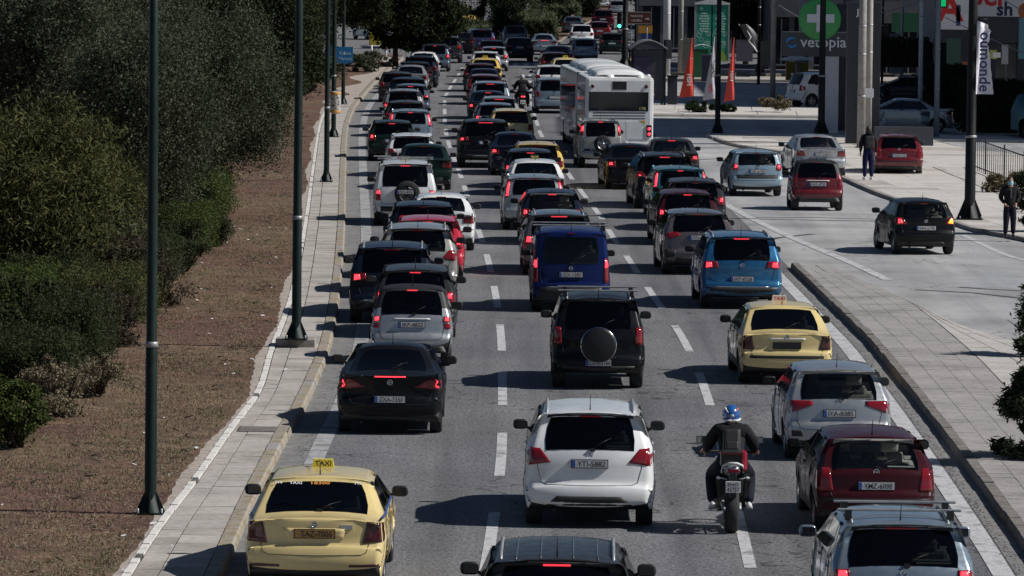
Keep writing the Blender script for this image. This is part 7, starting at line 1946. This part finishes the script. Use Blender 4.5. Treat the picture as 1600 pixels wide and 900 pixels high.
pole(1408, 150, 5, 'slim grey pole left of the thin white pole', M_STEEL, H=8)
pole(1378, 132, 4, 'slim dark pole right of the dark totem', M_POSTD, H=8)
pole(1492, 150, 5, 'slim pale pole in front of the red A sign', M_STEEL, H=8)
pole(1185, 132, 5, 'slim dark pole right of the grey feather flag', M_POSTD, H=8)
pole(1249, 128, 4, 'slim pale pole beside the white parasol', M_STEEL, H=7)
for (x0, x1, yt_, yb_, Y_, col, lab) in ((1412,1432,58,74,300,(0.5,0.5,0.48),'pale notice on the dark shop front right of the notice pillar'),(1502,1514,96,118,258,(0.35,0.10,0.05),'rust red poster beside the lamp post with the flag'),(1564,1574,70,100,256,(0.30,0.32,0.36),'grey door panel in the right shop front'),(1150,1176,62,96,330,(0.10,0.09,0.12),'dark violet hoarding behind the grey flag'),(1186,1204,64,104,300,(0.22,0.17,0.12),'brown kiosk wall behind the pale pole')):
    facing('poster_board', x0, x1, yt_, yb_, Y_, 0.12, mat('hoarding_paint_%d' % x0, col, 0.5), lab, 'board', group='boards at the shops')
# ================================================================== people and motorcycles
M_SKIN = mat('skin', (0.42,0.24,0.16), 0.55)
M_JACK = tex('black_jacket', (0.014,0.014,0.017), [(9,3,[(0.3,0.7),(0.7,1.5)])], 0.85, spec=0.15)
M_TROU = tex('dark_trousers', (0.013,0.015,0.024), [(9,3,[(0.3,0.7),(0.7,1.5)])], 0.85, spec=0.15)
M_BLUET = mat('blue_trousers', (0.010,0.013,0.05), 0.8, spec=0.15)
M_SHOE = mat('black_shoe', (0.012,0.012,0.012), 0.5)
M_SHOEW = mat('white_shoe', (0.6,0.6,0.62), 0.5)
M_HAIR = mat('dark_hair', (0.02,0.013,0.010), 0.6)
M_HAIRB = mat('brown_hair', (0.045,0.020,0.012), 0.6)
def hand(mb, w, d, side, curl, mi, s=1.0):
    """palm + five fingers; w wrist point, d direction, side = thumb direction"""
    d = Vector(d).normalized(); side = Vector(side); side = (side - d*side.dot(d)).normalized(); nrm = d.cross(side)
    pm = Vector(w) + d*0.045*s
    mb.tube([Vector(w), Vector(w)+d*0.02*s, pm, pm+d*0.045*s], [0.024*s, 0.030*s, 0.036*s, 0.030*s], 8, mi)
    for k, (o, L_) in enumerate(((0.027, 0.075), (0.009, 0.084), (-0.009, 0.078), (-0.027, 0.062))):
        b = pm + d*0.035*s + side*o*s; a1 = curl*0.5; a2 = curl*1.2
        p1 = b + (d*cos(a1) + nrm*sin(a1))*L_*0.45*s; p2 = p1 + (d*cos(a2) + nrm*sin(a2))*L_*0.35*s; p3 = p2 + (d*cos(a2*1.3) + nrm*sin(a2*1.3))*L_*0.25*s
        mb.tube([b, p1, p2, p3], [0.010*s, 0.009*s, 0.008*s, 0.006*s], 6, mi)
    b = pm + side*0.028*s; p1 = b + (side*0.7 + d*0.7 + nrm*.2)*0.04*s; p2 = p1 + (side*0.3 + d + nrm*0.3).normalized()*0.032*s
    mb.tube([b, p1, p2], [0.012*s, 0.010*s, 0.008*s], 6, mi)
def figure(name, J, parent, face=True, hair=None, head_r=1.0, mats=None, hands_curl=0.5, look=(0,1,0), hand_dir=None, bulk=1.0):
    """J: joint dict; one continuous skinned body with head, hands and feet"""
    mats = mats or [M_SKIN, M_JACK, M_TROU, M_SHOE]
    order = ['pelvis','waist','chest','neckb','neck','head']
    V = []; E = []; RD = []; LB = []
    def add(p, r, lab, prev=None):
        V.append(Vector(p)); RD.append(r); LB.append(lab)
        if prev is not None: E.append((prev, len(V)-1))
        return len(V)-1
    pv = add(J['pelvis'], (0.165, 0.12), 2)
    wa = add(J['waist'], (0.15*bulk, 0.11*bulk), 1, pv)
    ch = add(J['chest'], (0.185*bulk, 0.125*bulk), 1, wa)
    nb = add(J['neckb'], (0.10, 0.085), 1, ch)
    nk = add(J['neck'], (0.055, 0.058), 0, nb)
    for sd in ('L', 'R'):
        sh = add(J['sh'+sd], (0.078*bulk, 0.078*bulk), 1, nb)
        el = add(J['el'+sd], (0.055*bulk**1.5, 0.055*bulk**1.5), 1, sh)
        wr = add(J['wr'+sd], (0.036, 0.036), 1, el)
        hp = add(J['hip'+sd], (0.105*bulk, 0.105*bulk), 2, pv)
        kn = add(J['kn'+sd], (0.072*bulk, 0.072*bulk), 2, hp)
        an = add(J['an'+sd], (0.05*bulk, 0.05*bulk), 2, kn)
    me = bpy.data.meshes.new('tmp'); me.from_pydata([tuple(v) for v in V], E, []); 
    o = bpy.data.objects.new('tmp', me); COL.objects.link(o)
    md = o.modifiers.new('skin', 'SKIN'); md.use_smooth_shade = True; md.branch_smoothing = 0.4
    for i, sv in enumerate(me.skin_vertices[0].data): sv.radius = RD[i]; sv.use_root = (i == 0)
    ss = o.modifiers.new('sub', 'SUBSURF'); ss.levels = 2; ss.render_levels = 2
    dg = bpy.context.evaluated_depsgraph_get()
    bm_ = bpy.data.meshes.new_from_object(o.evaluated_get(dg)); bpy.data.objects.remove(o)
    vs = [v.co.copy() for v in bm_.vertices]; mb = MB()
    fcs = [tuple(p.vertices) for p in bm_.polygons]
    segs = [(V[a], V[b], LB[b]) for a, b in E]
    for f in fcs:
        c = sum((vs[i] for i in f), Vector())/len(f); best = None
        for a, b, l in segs:
            t = max(0, min(1, (c-a).dot(b-a)/max(1e-9, (b-a).length_squared))); dd = (c-a.lerp(b, t)).length
            if best is None or dd < best[0]: best = (dd, l)
        mb.m.append(best[1])
    mb.v = [tuple(v) for v in vs]; mb.f = fcs; mb.sm = [True]*len(fcs)
    # head
    lk = Vector(look).normalized(); up = Vector((0,0,1)); rt = lk.cross(up).normalized(); up = rt.cross(lk)
    hc = Vector(J['head']); hs = head_r
    def hp_(a, b, c): return hc + (rt*a + lk*b + up*c)*hs
    n, m = 16, 12; o0 = len(mb.v); hv = []
    for i in range(m+1):
        ph = pi*i/m
        for k in range(n):
            th = 2*pi*k/n; x, y, z = sin(ph)*cos(th), sin(ph)*sin(th), cos(ph)
            wx = 0.076*(1 - 0.18*max(0, -z)); wy = 0.095*(1 - 0.05*max(0, -z)); q = hp_(x*wx, y*wy + (0.012 if z < -0.3 and y > 0 else 0), z*0.118)
            hv.append(q)
    mb.add(hv, [(i*n+k, (i+1)*n+k, (i+1)*n+(k+1) % n, i*n+(k+1) % n) for i in range(m) for k in range(n)], 0, True)
    mb.tube([hp_(0,-0.01,-0.15), hp_(0,-0.01,-0.08)], [0.055, 0.055], 10, 0)
    if face:
        mb.tube([hp_(0,0.088,0.02), hp_(0,0.108,-0.012), hp_(0,0.098,-0.026)], [0.008, 0.014, 0.012], 6, 0)
        for sx in (-1, 1):
            mb.ball(hp_(sx*0.03, 0.083, 0.012), 0.011*hs, 8, 6, 4); mb.ball(hp_(sx*0.03, 0.092, 0.012), 0.005*hs, 6, 4, 5)
            mb.tube([hp_(sx*0.014,0.094,0.03), hp_(sx*0.044,0.084,0.032)], 0.004, 4, 5)
        mb.tube([hp_(-0.024,0.086,-0.052), hp_(0,0.094,-0.053), hp_(0.024,0.086,-0.052)], [0.004,0.007,0.004], 5, 6)
    for sx in (-1, 1): mb.ball(hp_(sx*0.078, 0.0, 0.0), (0.010, 0.018, 0.028), 8, 6, 0)
    for sd, sx in (('L', -1), ('R', 1)):
        wr = Vector(J['wr'+sd]); el = Vector(J['el'+sd]); d = (wr-el) if hand_dir is None else Vector(hand_dir[sd])
        th = Vector(J.get('thumb', lk))
        hand(mb, wr, d, th, hands_curl*(1 if sx > 0 else -1)*-1, 0)
        an = Vector(J['an'+sd]); fd = Vector(J.get('foot'+sd, lk)).normalized(); fr = fd.cross(Vector((0,0,1))).normalized(); fu = fr.cross(fd)
        # shoe
        ring = []
        for t, w_, h_ in ((-0.09, 0.026, 0.03), (-0.07, 0.038, 0.055), (0.0, 0.042, 0.075), (0.08, 0.048, 0.05), (0.15, 0.045, 0.035), (0.185, 0.025, 0.02)):
            for k in range(10):
                a = 2*pi*k/10; ring.append(an + fd*t + fr*cos(a)*w_ + fu*(max(-0.045, sin(a)*h_ - 0.02) - 0.03))
        mb.add(ring, [(i*10+k, i*10+(k+1) % 10, (i+1)*10+(k+1) % 10, (i+1)*10+k) for i in range(5) for k in range(10)] + [tuple(range(10)), tuple(range(50, 60))], 3, True)
    body = mb.build('body', list(mats)[:4] + [M_WHITE, M_HAIR, mat('lips', (0.3,0.1,0.08), .5)], parent)
    if hair is not None:
        hm = MB(); hv = []
        for i in range(9):
            ph = pi*0.62*i/8
            for k in range(n):
                th = 2*pi*k/n; x, y, z = sin(ph)*cos(th), sin(ph)*sin(th), cos(ph)
                cut = 1.0
                if y > 0.25 and z < 0.55: cut = 0.93
                hv.append(hp_(x*0.090*cut, y*0.105*cut - 0.012, z*0.133*cut + (0.004)))
        hm.add(hv, [(i*n+k, (i+1)*n+k, (i+1)*n+(k+1) % n, i*n+(k+1) % n) for i in range(8) for k in range(n)], 0, True)
        hm.build('hair', hair, parent)
    return body, hp_
def standing(h=1.72, sway=0.0, armin=False, yaw=(0,1,0)):
    k = h/1.72
    J = dict(pelvis=(0,0,0.95), waist=(0,-0.01,1.08), chest=(0,0,1.27), neckb=(0,-0.01,1.43), neck=(0,0.0,1.50), head=(0,0.02,1.60),
      shL=(-0.17,-0.01,1.40), elL=(-0.25,-0.03,1.12), wrL=(-0.24,0.06,0.88), shR=(0.17,-0.01,1.40), elR=(0.25,-0.03,1.12), wrR=(0.24,0.06,0.88),
      hipL=(-0.09,0,0.90), knL=(-0.10,0.02,0.50), anL=(-0.11,-0.01,0.085), hipR=(0.09,0,0.90), knR=(0.10,0.03,0.50), anR=(0.12,0.0,0.085))
    if armin: J.update(elL=(-0.27,-0.06,1.13), wrL=(-0.17,0.07,0.97), elR=(0.27,-0.06,1.13), wrR=(0.17,0.07,0.97))
    return {a: Vector(b)*k for a, b in J.items()}
# masked pedestrian facing the camera, hands at her jacket pockets
p = G(1577, 371, 0.115)
e = empty('person', p, pi+0.1, 'person in black jacket and trousers wearing a pale blue face mask on the right footway', 'person')
J = standing(1.66, armin=True)
b, hp = figure('person', J, e, hair=M_HAIRB, hands_curl=0.7, bulk=1.25)
mb = MB(); vs = []
for i in range(6):
    for k in range(9):
        a = lerp(-1.25, 1.25, k/8); z = lerp(-0.10, 0.005, i/5); r_ = 0.098 + 0.012*sin(pi*i/5)
        vs.append(hp(sin(a)*0.080*(1 if i > 1 else 0.9), cos(a)*r_*(1+0.10*(abs(a) < .4)), z))
mb.add(vs, [(i*9+k, i*9+k+1, (i+1)*9+k+1, (i+1)*9+k) for i in range(5) for k in range(8)], 0, True); mb.build('face_mask', mat('mask_blue', (0.22,0.46,0.55), .7), e)
mb = MB(); mb.box(-0.006, 0.006, 0.115, 0.152, 1.10, 1.36, 0, .002); mb.build('jacket_zip', M_STEEL, e)
# pedestrian with backpack seen from behind
p = G(1356, 281, 0.11)
e = empty('person', p, 0.15, 'person in dark hooded jacket with a backpack standing by the red parked hatchback', 'person')
J = standing(1.80)
b, hp = figure('person', J, e, hair=M_HAIR, mats=[M_SKIN, M_JACK, M_BLUET, M_SHOEW], hands_curl=0.5, bulk=1.3)
mb = MB(); mb.ball((0,-0.06,1.56), (0.12,0.10,0.11)); mb.build('hood', M_JACK, e)
def backpack(parent, c, w, h, d, tilt=0.0, m=M_BLACKP):
    mb = MB(); M = Matrix.Translation(Vector(c)) @ Matrix.Rotation(tilt, 4, 'X')
    mb.box(-w, w, -d, 0, -h, h, 0, 0.05, M); b_ = mb.build('backpack', m, parent)
    mb = MB(); mb.box(-w*.75, w*.75, -d-0.05, -d+0.02, -h*0.8, -h*0.05, 0, 0.03, M); mb.build('pocket', m, b_)
    for sx in (-1, 1):
        mb = MB(); mb.tube([M @ Vector((sx*w*.6, 0, h)), M @ Vector((sx*w*.75, 0.10, h*1.05)), M @ Vector((sx*w*.8, 0.24, h*.6)), M @ Vector((sx*w*.8, 0.22, -h*.3))], 0.018, 6); mb.build('strap', m, b_)
backpack(e, (0, -0.12, 1.28), 0.15, 0.21, 0.14)
mb = MB(); mb.box(0.17, 0.20, -0.10, 0.12, 1.0, 1.42, 0, .01); mb.build('red_trim', mat('red_cloth', (0.12,0.015,0.02), .7), e)
# bystander in a white cap by the kiosk
p = G(1012, 176, 0.0)
e = empty('person', p, -0.6, 'person in dark clothes and a white cap standing in front of the kiosk', 'person')
J = standing(1.75); b, hp = figure('person', J, e, hair=M_HAIR, bulk=1.25)
mb = MB(); mb.ball(hp(0,0,0.05), (0.10,0.11,0.09)); mb.box(*[0]*0 or (hp(-.07,.08,.05).x, hp(.07,.08,.05).x, hp(0,.08,.05).y, hp(0,.17,.05).y, hp(0,0,.045).z, hp(0,0,.055).z)); mb.build('cap', M_WHITE, e)

def wheel_ring(mb, y, r, w, mi=0, n=28):
    mb.lathe([(r-0.09, -w*0.45), (r-0.03, -w*0.5), (r-0.004, -w*0.28), (r, 0), (r-0.004, w*0.28), (r-0.03, w*0.5), (r-0.09, w*0.45)], (0, y, r), 'x', n, mi)
def motorcycle(loc, rz, lab, plate, cat='motorcycle'):
    e = empty('motorcycle', loc, rz, lab, cat)
    mb = MB(); wheel_ring(mb, 0.0+0.32, 0.32, 0.19); t = mb.build('tyre', M_RUBBER, e)
    mb = MB(); mb.lathe([(0.235, -0.05), (0.20, -0.04), (0.20, 0.04), (0.235, 0.05)], (0, .32, .32), 'x', 24)
    for k in range(6):
        a = pi*k/3; mb.tube([(0.0, .32, .32), (0.0, .32+cos(a)*.21, .32+sin(a)*.21)], 0.012, 5)
    mb.build('rim', M_STEEL, t)
    mb = MB(); wheel_ring(mb, 1.72, 0.31, 0.11); t = mb.build('tyre', M_RUBBER, e)
    mb = MB(); mb.lathe([(0.225, -0.04), (0.20, -0.03), (0.20, 0.03), (0.225, 0.04)], (0, 1.72, .31), 'x', 24); mb.build('rim', M_STEEL, t)
    for sx in (-1, 1):
        mb = MB(); mb.tube([(sx*0.11, 0.32, 0.32), (sx*0.12, 0.60, 0.38), (sx*0.10, 0.88, 0.42)], [0.028, 0.03, 0.03], 6); mb.build('swing_arm', M_STEEL, e)
        mb = MB(); mb.tube([(sx*0.10, 1.72, 0.31), (sx*0.10, 1.55, 0.75), (sx*0.09, 1.42, 1.05)], 0.024, 8); mb.build('fork', M_STEEL, e)
        mb = MB(); mb.tube([(sx*0.14, 0.05, 0.92), (sx*0.13, 0.35, 0.84), (sx*0.12, 0.75, 0.76)], 0.014, 6); mb.build('frame_tube', M_BLACKP, e)
        # indicator
        mb = MB(); mb.tube([(sx*0.08, 0.03, 0.78), (sx*0.17, 0.02, 0.80)], 0.009, 5); mb.ball((sx*0.20, 0.02, 0.80), (0.035, 0.02, 0.02)); mb.build('indicator', M_WHITEP, e)
        # mirror
        mb = MB(); mb.tube([(sx*0.28, 1.32, 1.06), (sx*0.34, 1.27, 1.20)], 0.008, 5); mr = mb.build('mirror_stem', M_BLACKP, e)
        mb = MB(); mb.box(sx*0.40-0.075, sx*0.40+0.075, 1.25, 1.28, 1.17, 1.27, 0, 0.012); mb.box(sx*0.40-0.06, sx*0.40+0.06, 1.247, 1.25, 1.18, 1.26, 1); mb.build('mirror', [M_BLACKP, M_CHROME], mr)
        mb = MB(); mb.tube([(sx*0.16, 0.72, 0.30), (sx*0.25, 0.72, 0.30)], 0.016, 6); mb.build('foot_peg', M_STEEL, e)
    mb = MB(); mb.tube([(-0.36, 1.27, 1.04), (-0.20, 1.36, 1.05), (0, 1.40, 1.03), (0.20, 1.36, 1.05), (0.36, 1.27, 1.04)], [0.018,0.014,0.014,0.014,0.018], 8); mb.build('handlebar', M_BLACKP, e)
    # tail unit
    mb = MB(); vs = []
    for y_, w_, z_, h_ in ((0.0,0.075,0.92,0.05),(0.12,0.12,0.90,0.08),(0.35,0.13,0.86,0.08),(0.6,0.11,0.82,0.07)):
        for k in range(12):
            a = 2*pi*k/12; vs.append((cos(a)*w_, y_, z_ + sin(a)*h_))
    mb.add(vs, [(i*12+k, i*12+(k+1) % 12, (i+1)*12+(k+1) % 12, (i+1)*12+k) for i in range(3) for k in range(12)] + [tuple(range(12))], 0, True)
    tl = mb.build('tail_fairing', PT('silver'), e)
    mb = MB(); mb.tube([(-0.15, 0.22, 0.86), (-0.13, 0.05, 0.97), (-0.05, -0.03, 1.01), (0.05, -0.03, 1.01), (0.13, 0.05, 0.97), (0.15, 0.22, 0.86)], 0.018, 8); mb.build('grab_rail', M_WHITEP, e)
    mb = MB(); mb.box(-0.085, 0.085, -0.035, 0.02, 0.875, 0.925, 0, 0.012); mb.build('tail_light', M_TAIL, tl)
    mb = MB(); mb.box(-0.05, 0.05, -0.05, 0.15, 0.52, 0.88, 0, .01); mb.build('mudguard', M_BLACKP, e)
    mb = MB(); mb.box(-0.105, 0.105, -0.07, -0.05, 0.60, 0.76, 0, .004); pl = mb.build('number_plate', M_PLATE, e)
    link('lettering', text_mesh(plate[0], 0.15, 0.05, bold=.02), M_BLACK, pl, (0, -0.073, 0.715)); link('lettering', text_mesh(plate[1], 0.17, 0.06, bold=.02), M_BLACK, pl, (0, -0.073, 0.645))
    mb = MB(); mb.box(-0.14, 0.14, 0.25, 0.95, 0.84, 0.90, 0, .03); mb.build('seat', M_BLACKP, e)
    mb = MB(); mb.ball((0, 1.12, 0.92), (0.16, 0.28, 0.14)); mb.build('fuel_tank', PT('deepred'), e)
    mb = MB(); mb.box(-0.21, 0.21, 0.70, 1.25, 0.26, 0.76, 0, .06); mb.build('engine', M_BLACKP, e)
    mb = MB(); mb.box(-0.17, 0.13, 0.12, 0.42, 0.93, 1.16, 0, .04); mb.box(-0.175, 0.135, 0.11, 0.42, 1.12, 1.14, 1); mb.build('tail_bag', [M_BLACKP, PT('deepred')], e)
    mb = MB(); mb.box(0.12, 0.20, 0.10, 0.50, 0.88, 1.16, 0, .035); mb.build('side_panel', PT('red'), e)
    for sx in (-1, 1):
        mb = MB(); mb.box(sx*0.16-0.05, sx*0.16+0.05, 0.9, 1.4, 0.70, 0.98, 0, .04); mb.build('tank_shroud', PT('deepred'), e)
    mb = MB(); mb.tube([(0.16, 0.95, 0.40), (0.19, 0.6, 0.48), (0.21, 0.25, 0.74), (0.20, 0.02, 0.82)], [0.03, 0.035, 0.055, 0.058], 10); mb.build('exhaust', M_BLACKP, e)
    mb = MB(); mb.tube([(-0.12, 0.32, 0.36), (-0.12, 0.85, 0.40)], 0.02, 6); mb.build('chain_guard', M_STEEL, e)
    mb = MB(); mb.ball((0, 1.50, 1.0), (0.11, 0.08, 0.11)); mb.build('headlight', M_HEAD, e)
    return e
Y0 = G(1143, 833).y - 0.32; X0 = at_dist(1145, Y0)
motorcycle((X0, Y0, 0.008), 0.0, 'black naked motorcycle with silver tail riding between the middle and right lanes', ('EHO', '42757'))
def rider(loc, rz, lab, helmet_col, second=None, mats=None, scooter=False, bag=True, s=1.0):
    e = empty('person', loc, rz, lab, 'person')
    J = dict(pelvis=(0,0.55,0.98), waist=(0,0.60,1.10), chest=(0,0.72,1.30), neckb=(0,0.80,1.44), neck=(0,0.84,1.49), head=(0,0.88,1.60),
      shL=(-0.19,0.80,1.41), elL=(-0.33,0.94,1.17), wrL=(-0.34,1.20,1.06), shR=(0.19,0.80,1.41), elR=(0.33,0.94,1.17), wrR=(0.34,1.20,1.06),
      hipL=(-0.11,0.58,0.92), knL=(-0.27,0.98,0.76), anL=(-0.26,0.66,0.38), hipR=(0.11,0.58,0.92), knR=(0.27,0.98,0.76), anR=(0.26,0.66,0.38), thumb=(0,0,-1))
    J['thumb'] = Vector((0, 0.2, -1)); J['footL'] = Vector((-0.1, 1, -0.25)); J['footR'] = Vector((0.1, 1, -0.25))
    b, hp = figure('person', {k: Vector(v) for k, v in J.items()}, e, face=True, hair=None, mats=mats, hands_curl=1.5, look=(0,1,-0.15), hand_dir={'L': (-0.1,1,-0.1), 'R': (0.1,1,-0.1)}, bulk=1.42)
    mb = MB(); vs = []; n = 20; m = 14
    for i in range(m+1):
        ph = pi*i/m
        for k in range(n):
            th = 2*pi*k/n; x, y, z = sin(ph)*cos(th), sin(ph)*sin(th), cos(ph); z2 = max(z, -0.75)
            vs.append(hp(x*0.128*(1-0.12*max(0,-z)), y*0.155*(1-0.05*max(0,-z)), z2*0.145+0.01))
    mb.add(vs, [(i*n+k, (i+1)*n+k, (i+1)*n+(k+1) % n, i*n+(k+1) % n) for i in range(m) for k in range(n)], 0, True)
    h = mb.build('helmet', helmet_col, e)
    mb = MB(); vs = []
    for i in range(4):
        for k in range(11):
            a = lerp(-1.2, 1.2, k/10); vs.append(hp(sin(a)*0.131, cos(a)*0.158, lerp(-0.02, 0.06, i/3)))
    mb.add(vs, [(i*11+k, i*11+k+1, (i+1)*11+k+1, (i+1)*11+k) for i in range(3) for k in range(10)], 0, True); mb.build('visor', M_GLASSD, h)
    if second:
        for sx in (-1, 1):
            mb = MB(); mb.tube([hp(sx*0.125,0.0,-0.05), hp(sx*0.10,-0.10,-0.075), hp(0,-0.155,-0.085)], 0.016, 6); mb.build('white_band', M_WHITE, h)
            mb = MB(); mb.tube([hp(sx*0.09,0.02,0.115), hp(sx*0.085,-0.08,0.09), hp(sx*0.05,-0.142,0.03)], [0.008, 0.018, 0.006], 6); mb.build('helmet_stripe', mat('helmet_red', (0.45,0.10,0.05), .4) if sx > 0 else M_WHITE, h)
        mb = MB(); mb.ball(hp(0,-0.145,-0.02), (0.035,0.02,0.03)); mb.build('helmet_vent', M_STEEL, h)
    if bag: backpack(e, (0, 0.58, 1.24), 0.13, 0.19, 0.10, radians(-22))
    return e
rider((X0, Y0, 0.008), 0.0, 'motorcyclist in dark jacket with blue white helmet and backpack', mat('helmet_blue', (0.02,0.10,0.32), 0.25, 0, 0.7), True, mats=[M_SKIN, M_JACK, M_TROU, M_SHOEW])
# scooter and its rider further up
Y1_ = G(817, 177).y - 0.25; X1_ = at_dist(817, Y1_)
e = empty('scooter', (X1_, Y1_, 0.008), 0.05, 'dark scooter with white plate between the middle and right lanes far ahead', 'scooter')
for y_, nm in ((0.25, 'tyre'), (1.5, 'tyre')):
    mb = MB(); wheel_ring(mb, y_, 0.26, 0.14, n=20); mb.build(nm, M_RUBBER, e)
mb = MB(); vs = []
for y_, w_, z_, h_ in ((0.0,0.14,0.70,0.12),(0.15,0.20,0.62,0.22),(0.5,0.20,0.55,0.26),(0.85,0.14,0.40,0.16),(1.15,0.12,0.34,0.10),(1.3,0.16,0.6,0.35),(1.42,0.12,0.85,0.2)):
    for k in range(12):
        a = 2*pi*k/12; vs.append((cos(a)*w_, y_, z_ + sin(a)*h_))
mb.add(vs, [(i*12+k, i*12+(k+1) % 12, (i+1)*12+(k+1) % 12, (i+1)*12+k) for i in range(6) for k in range(12)] + [tuple(range(12))], 0, True); mb.build('bodywork', PT('black'), e)
mb = MB(); mb.box(-0.14, 0.14, 0.1, 0.85, 0.80, 0.90, 0, .03); mb.build('seat', M_BLACKP, e)
mb = MB(); mb.box(-0.09, 0.09, -0.03, 0.03, 0.73, 0.79, 0, .01); mb.build('tail_light', M_LIT, e)
mb = MB(); mb.box(-0.12, 0.12, -0.05, -0.03, 0.42, 0.60, 0, .004); pl = mb.build('number_plate', M_WHITE, e); link('lettering', text_mesh('XIB 617', 0.2, 0.07, bold=.02), M_BLACK, pl, (0, -0.053, 0.51))
mb = MB(); mb.tube([(-0.36, 1.22, 1.04), (0, 1.38, 1.02), (0.36, 1.22, 1.04)], 0.016, 8); mb.build('handlebar', M_BLACKP, e)
for sx in (-1, 1):
    mb = MB(); mb.tube([(sx*0.26, 1.28, 1.04), (sx*0.36, 1.22, 1.22)], 0.008, 5); mb.box(sx*0.40-0.07, sx*0.40+0.07, 1.2, 1.23, 1.18, 1.27, 0, .01); mb.build('mirror', M_BLACKP, e)
mb = MB(); mb.tube([(0, 1.5, 0.26), (0, 1.38, 0.7)], 0.03, 6); mb.build('fork', M_STEEL, e)
rider((X1_, Y1_, 0.008), 0.05, 'scooter rider in dark coat and pale grey helmet seen from behind', mat('helmet_grey', (0.38,0.38,0.40), 0.3, 0, .6), None, bag=False)
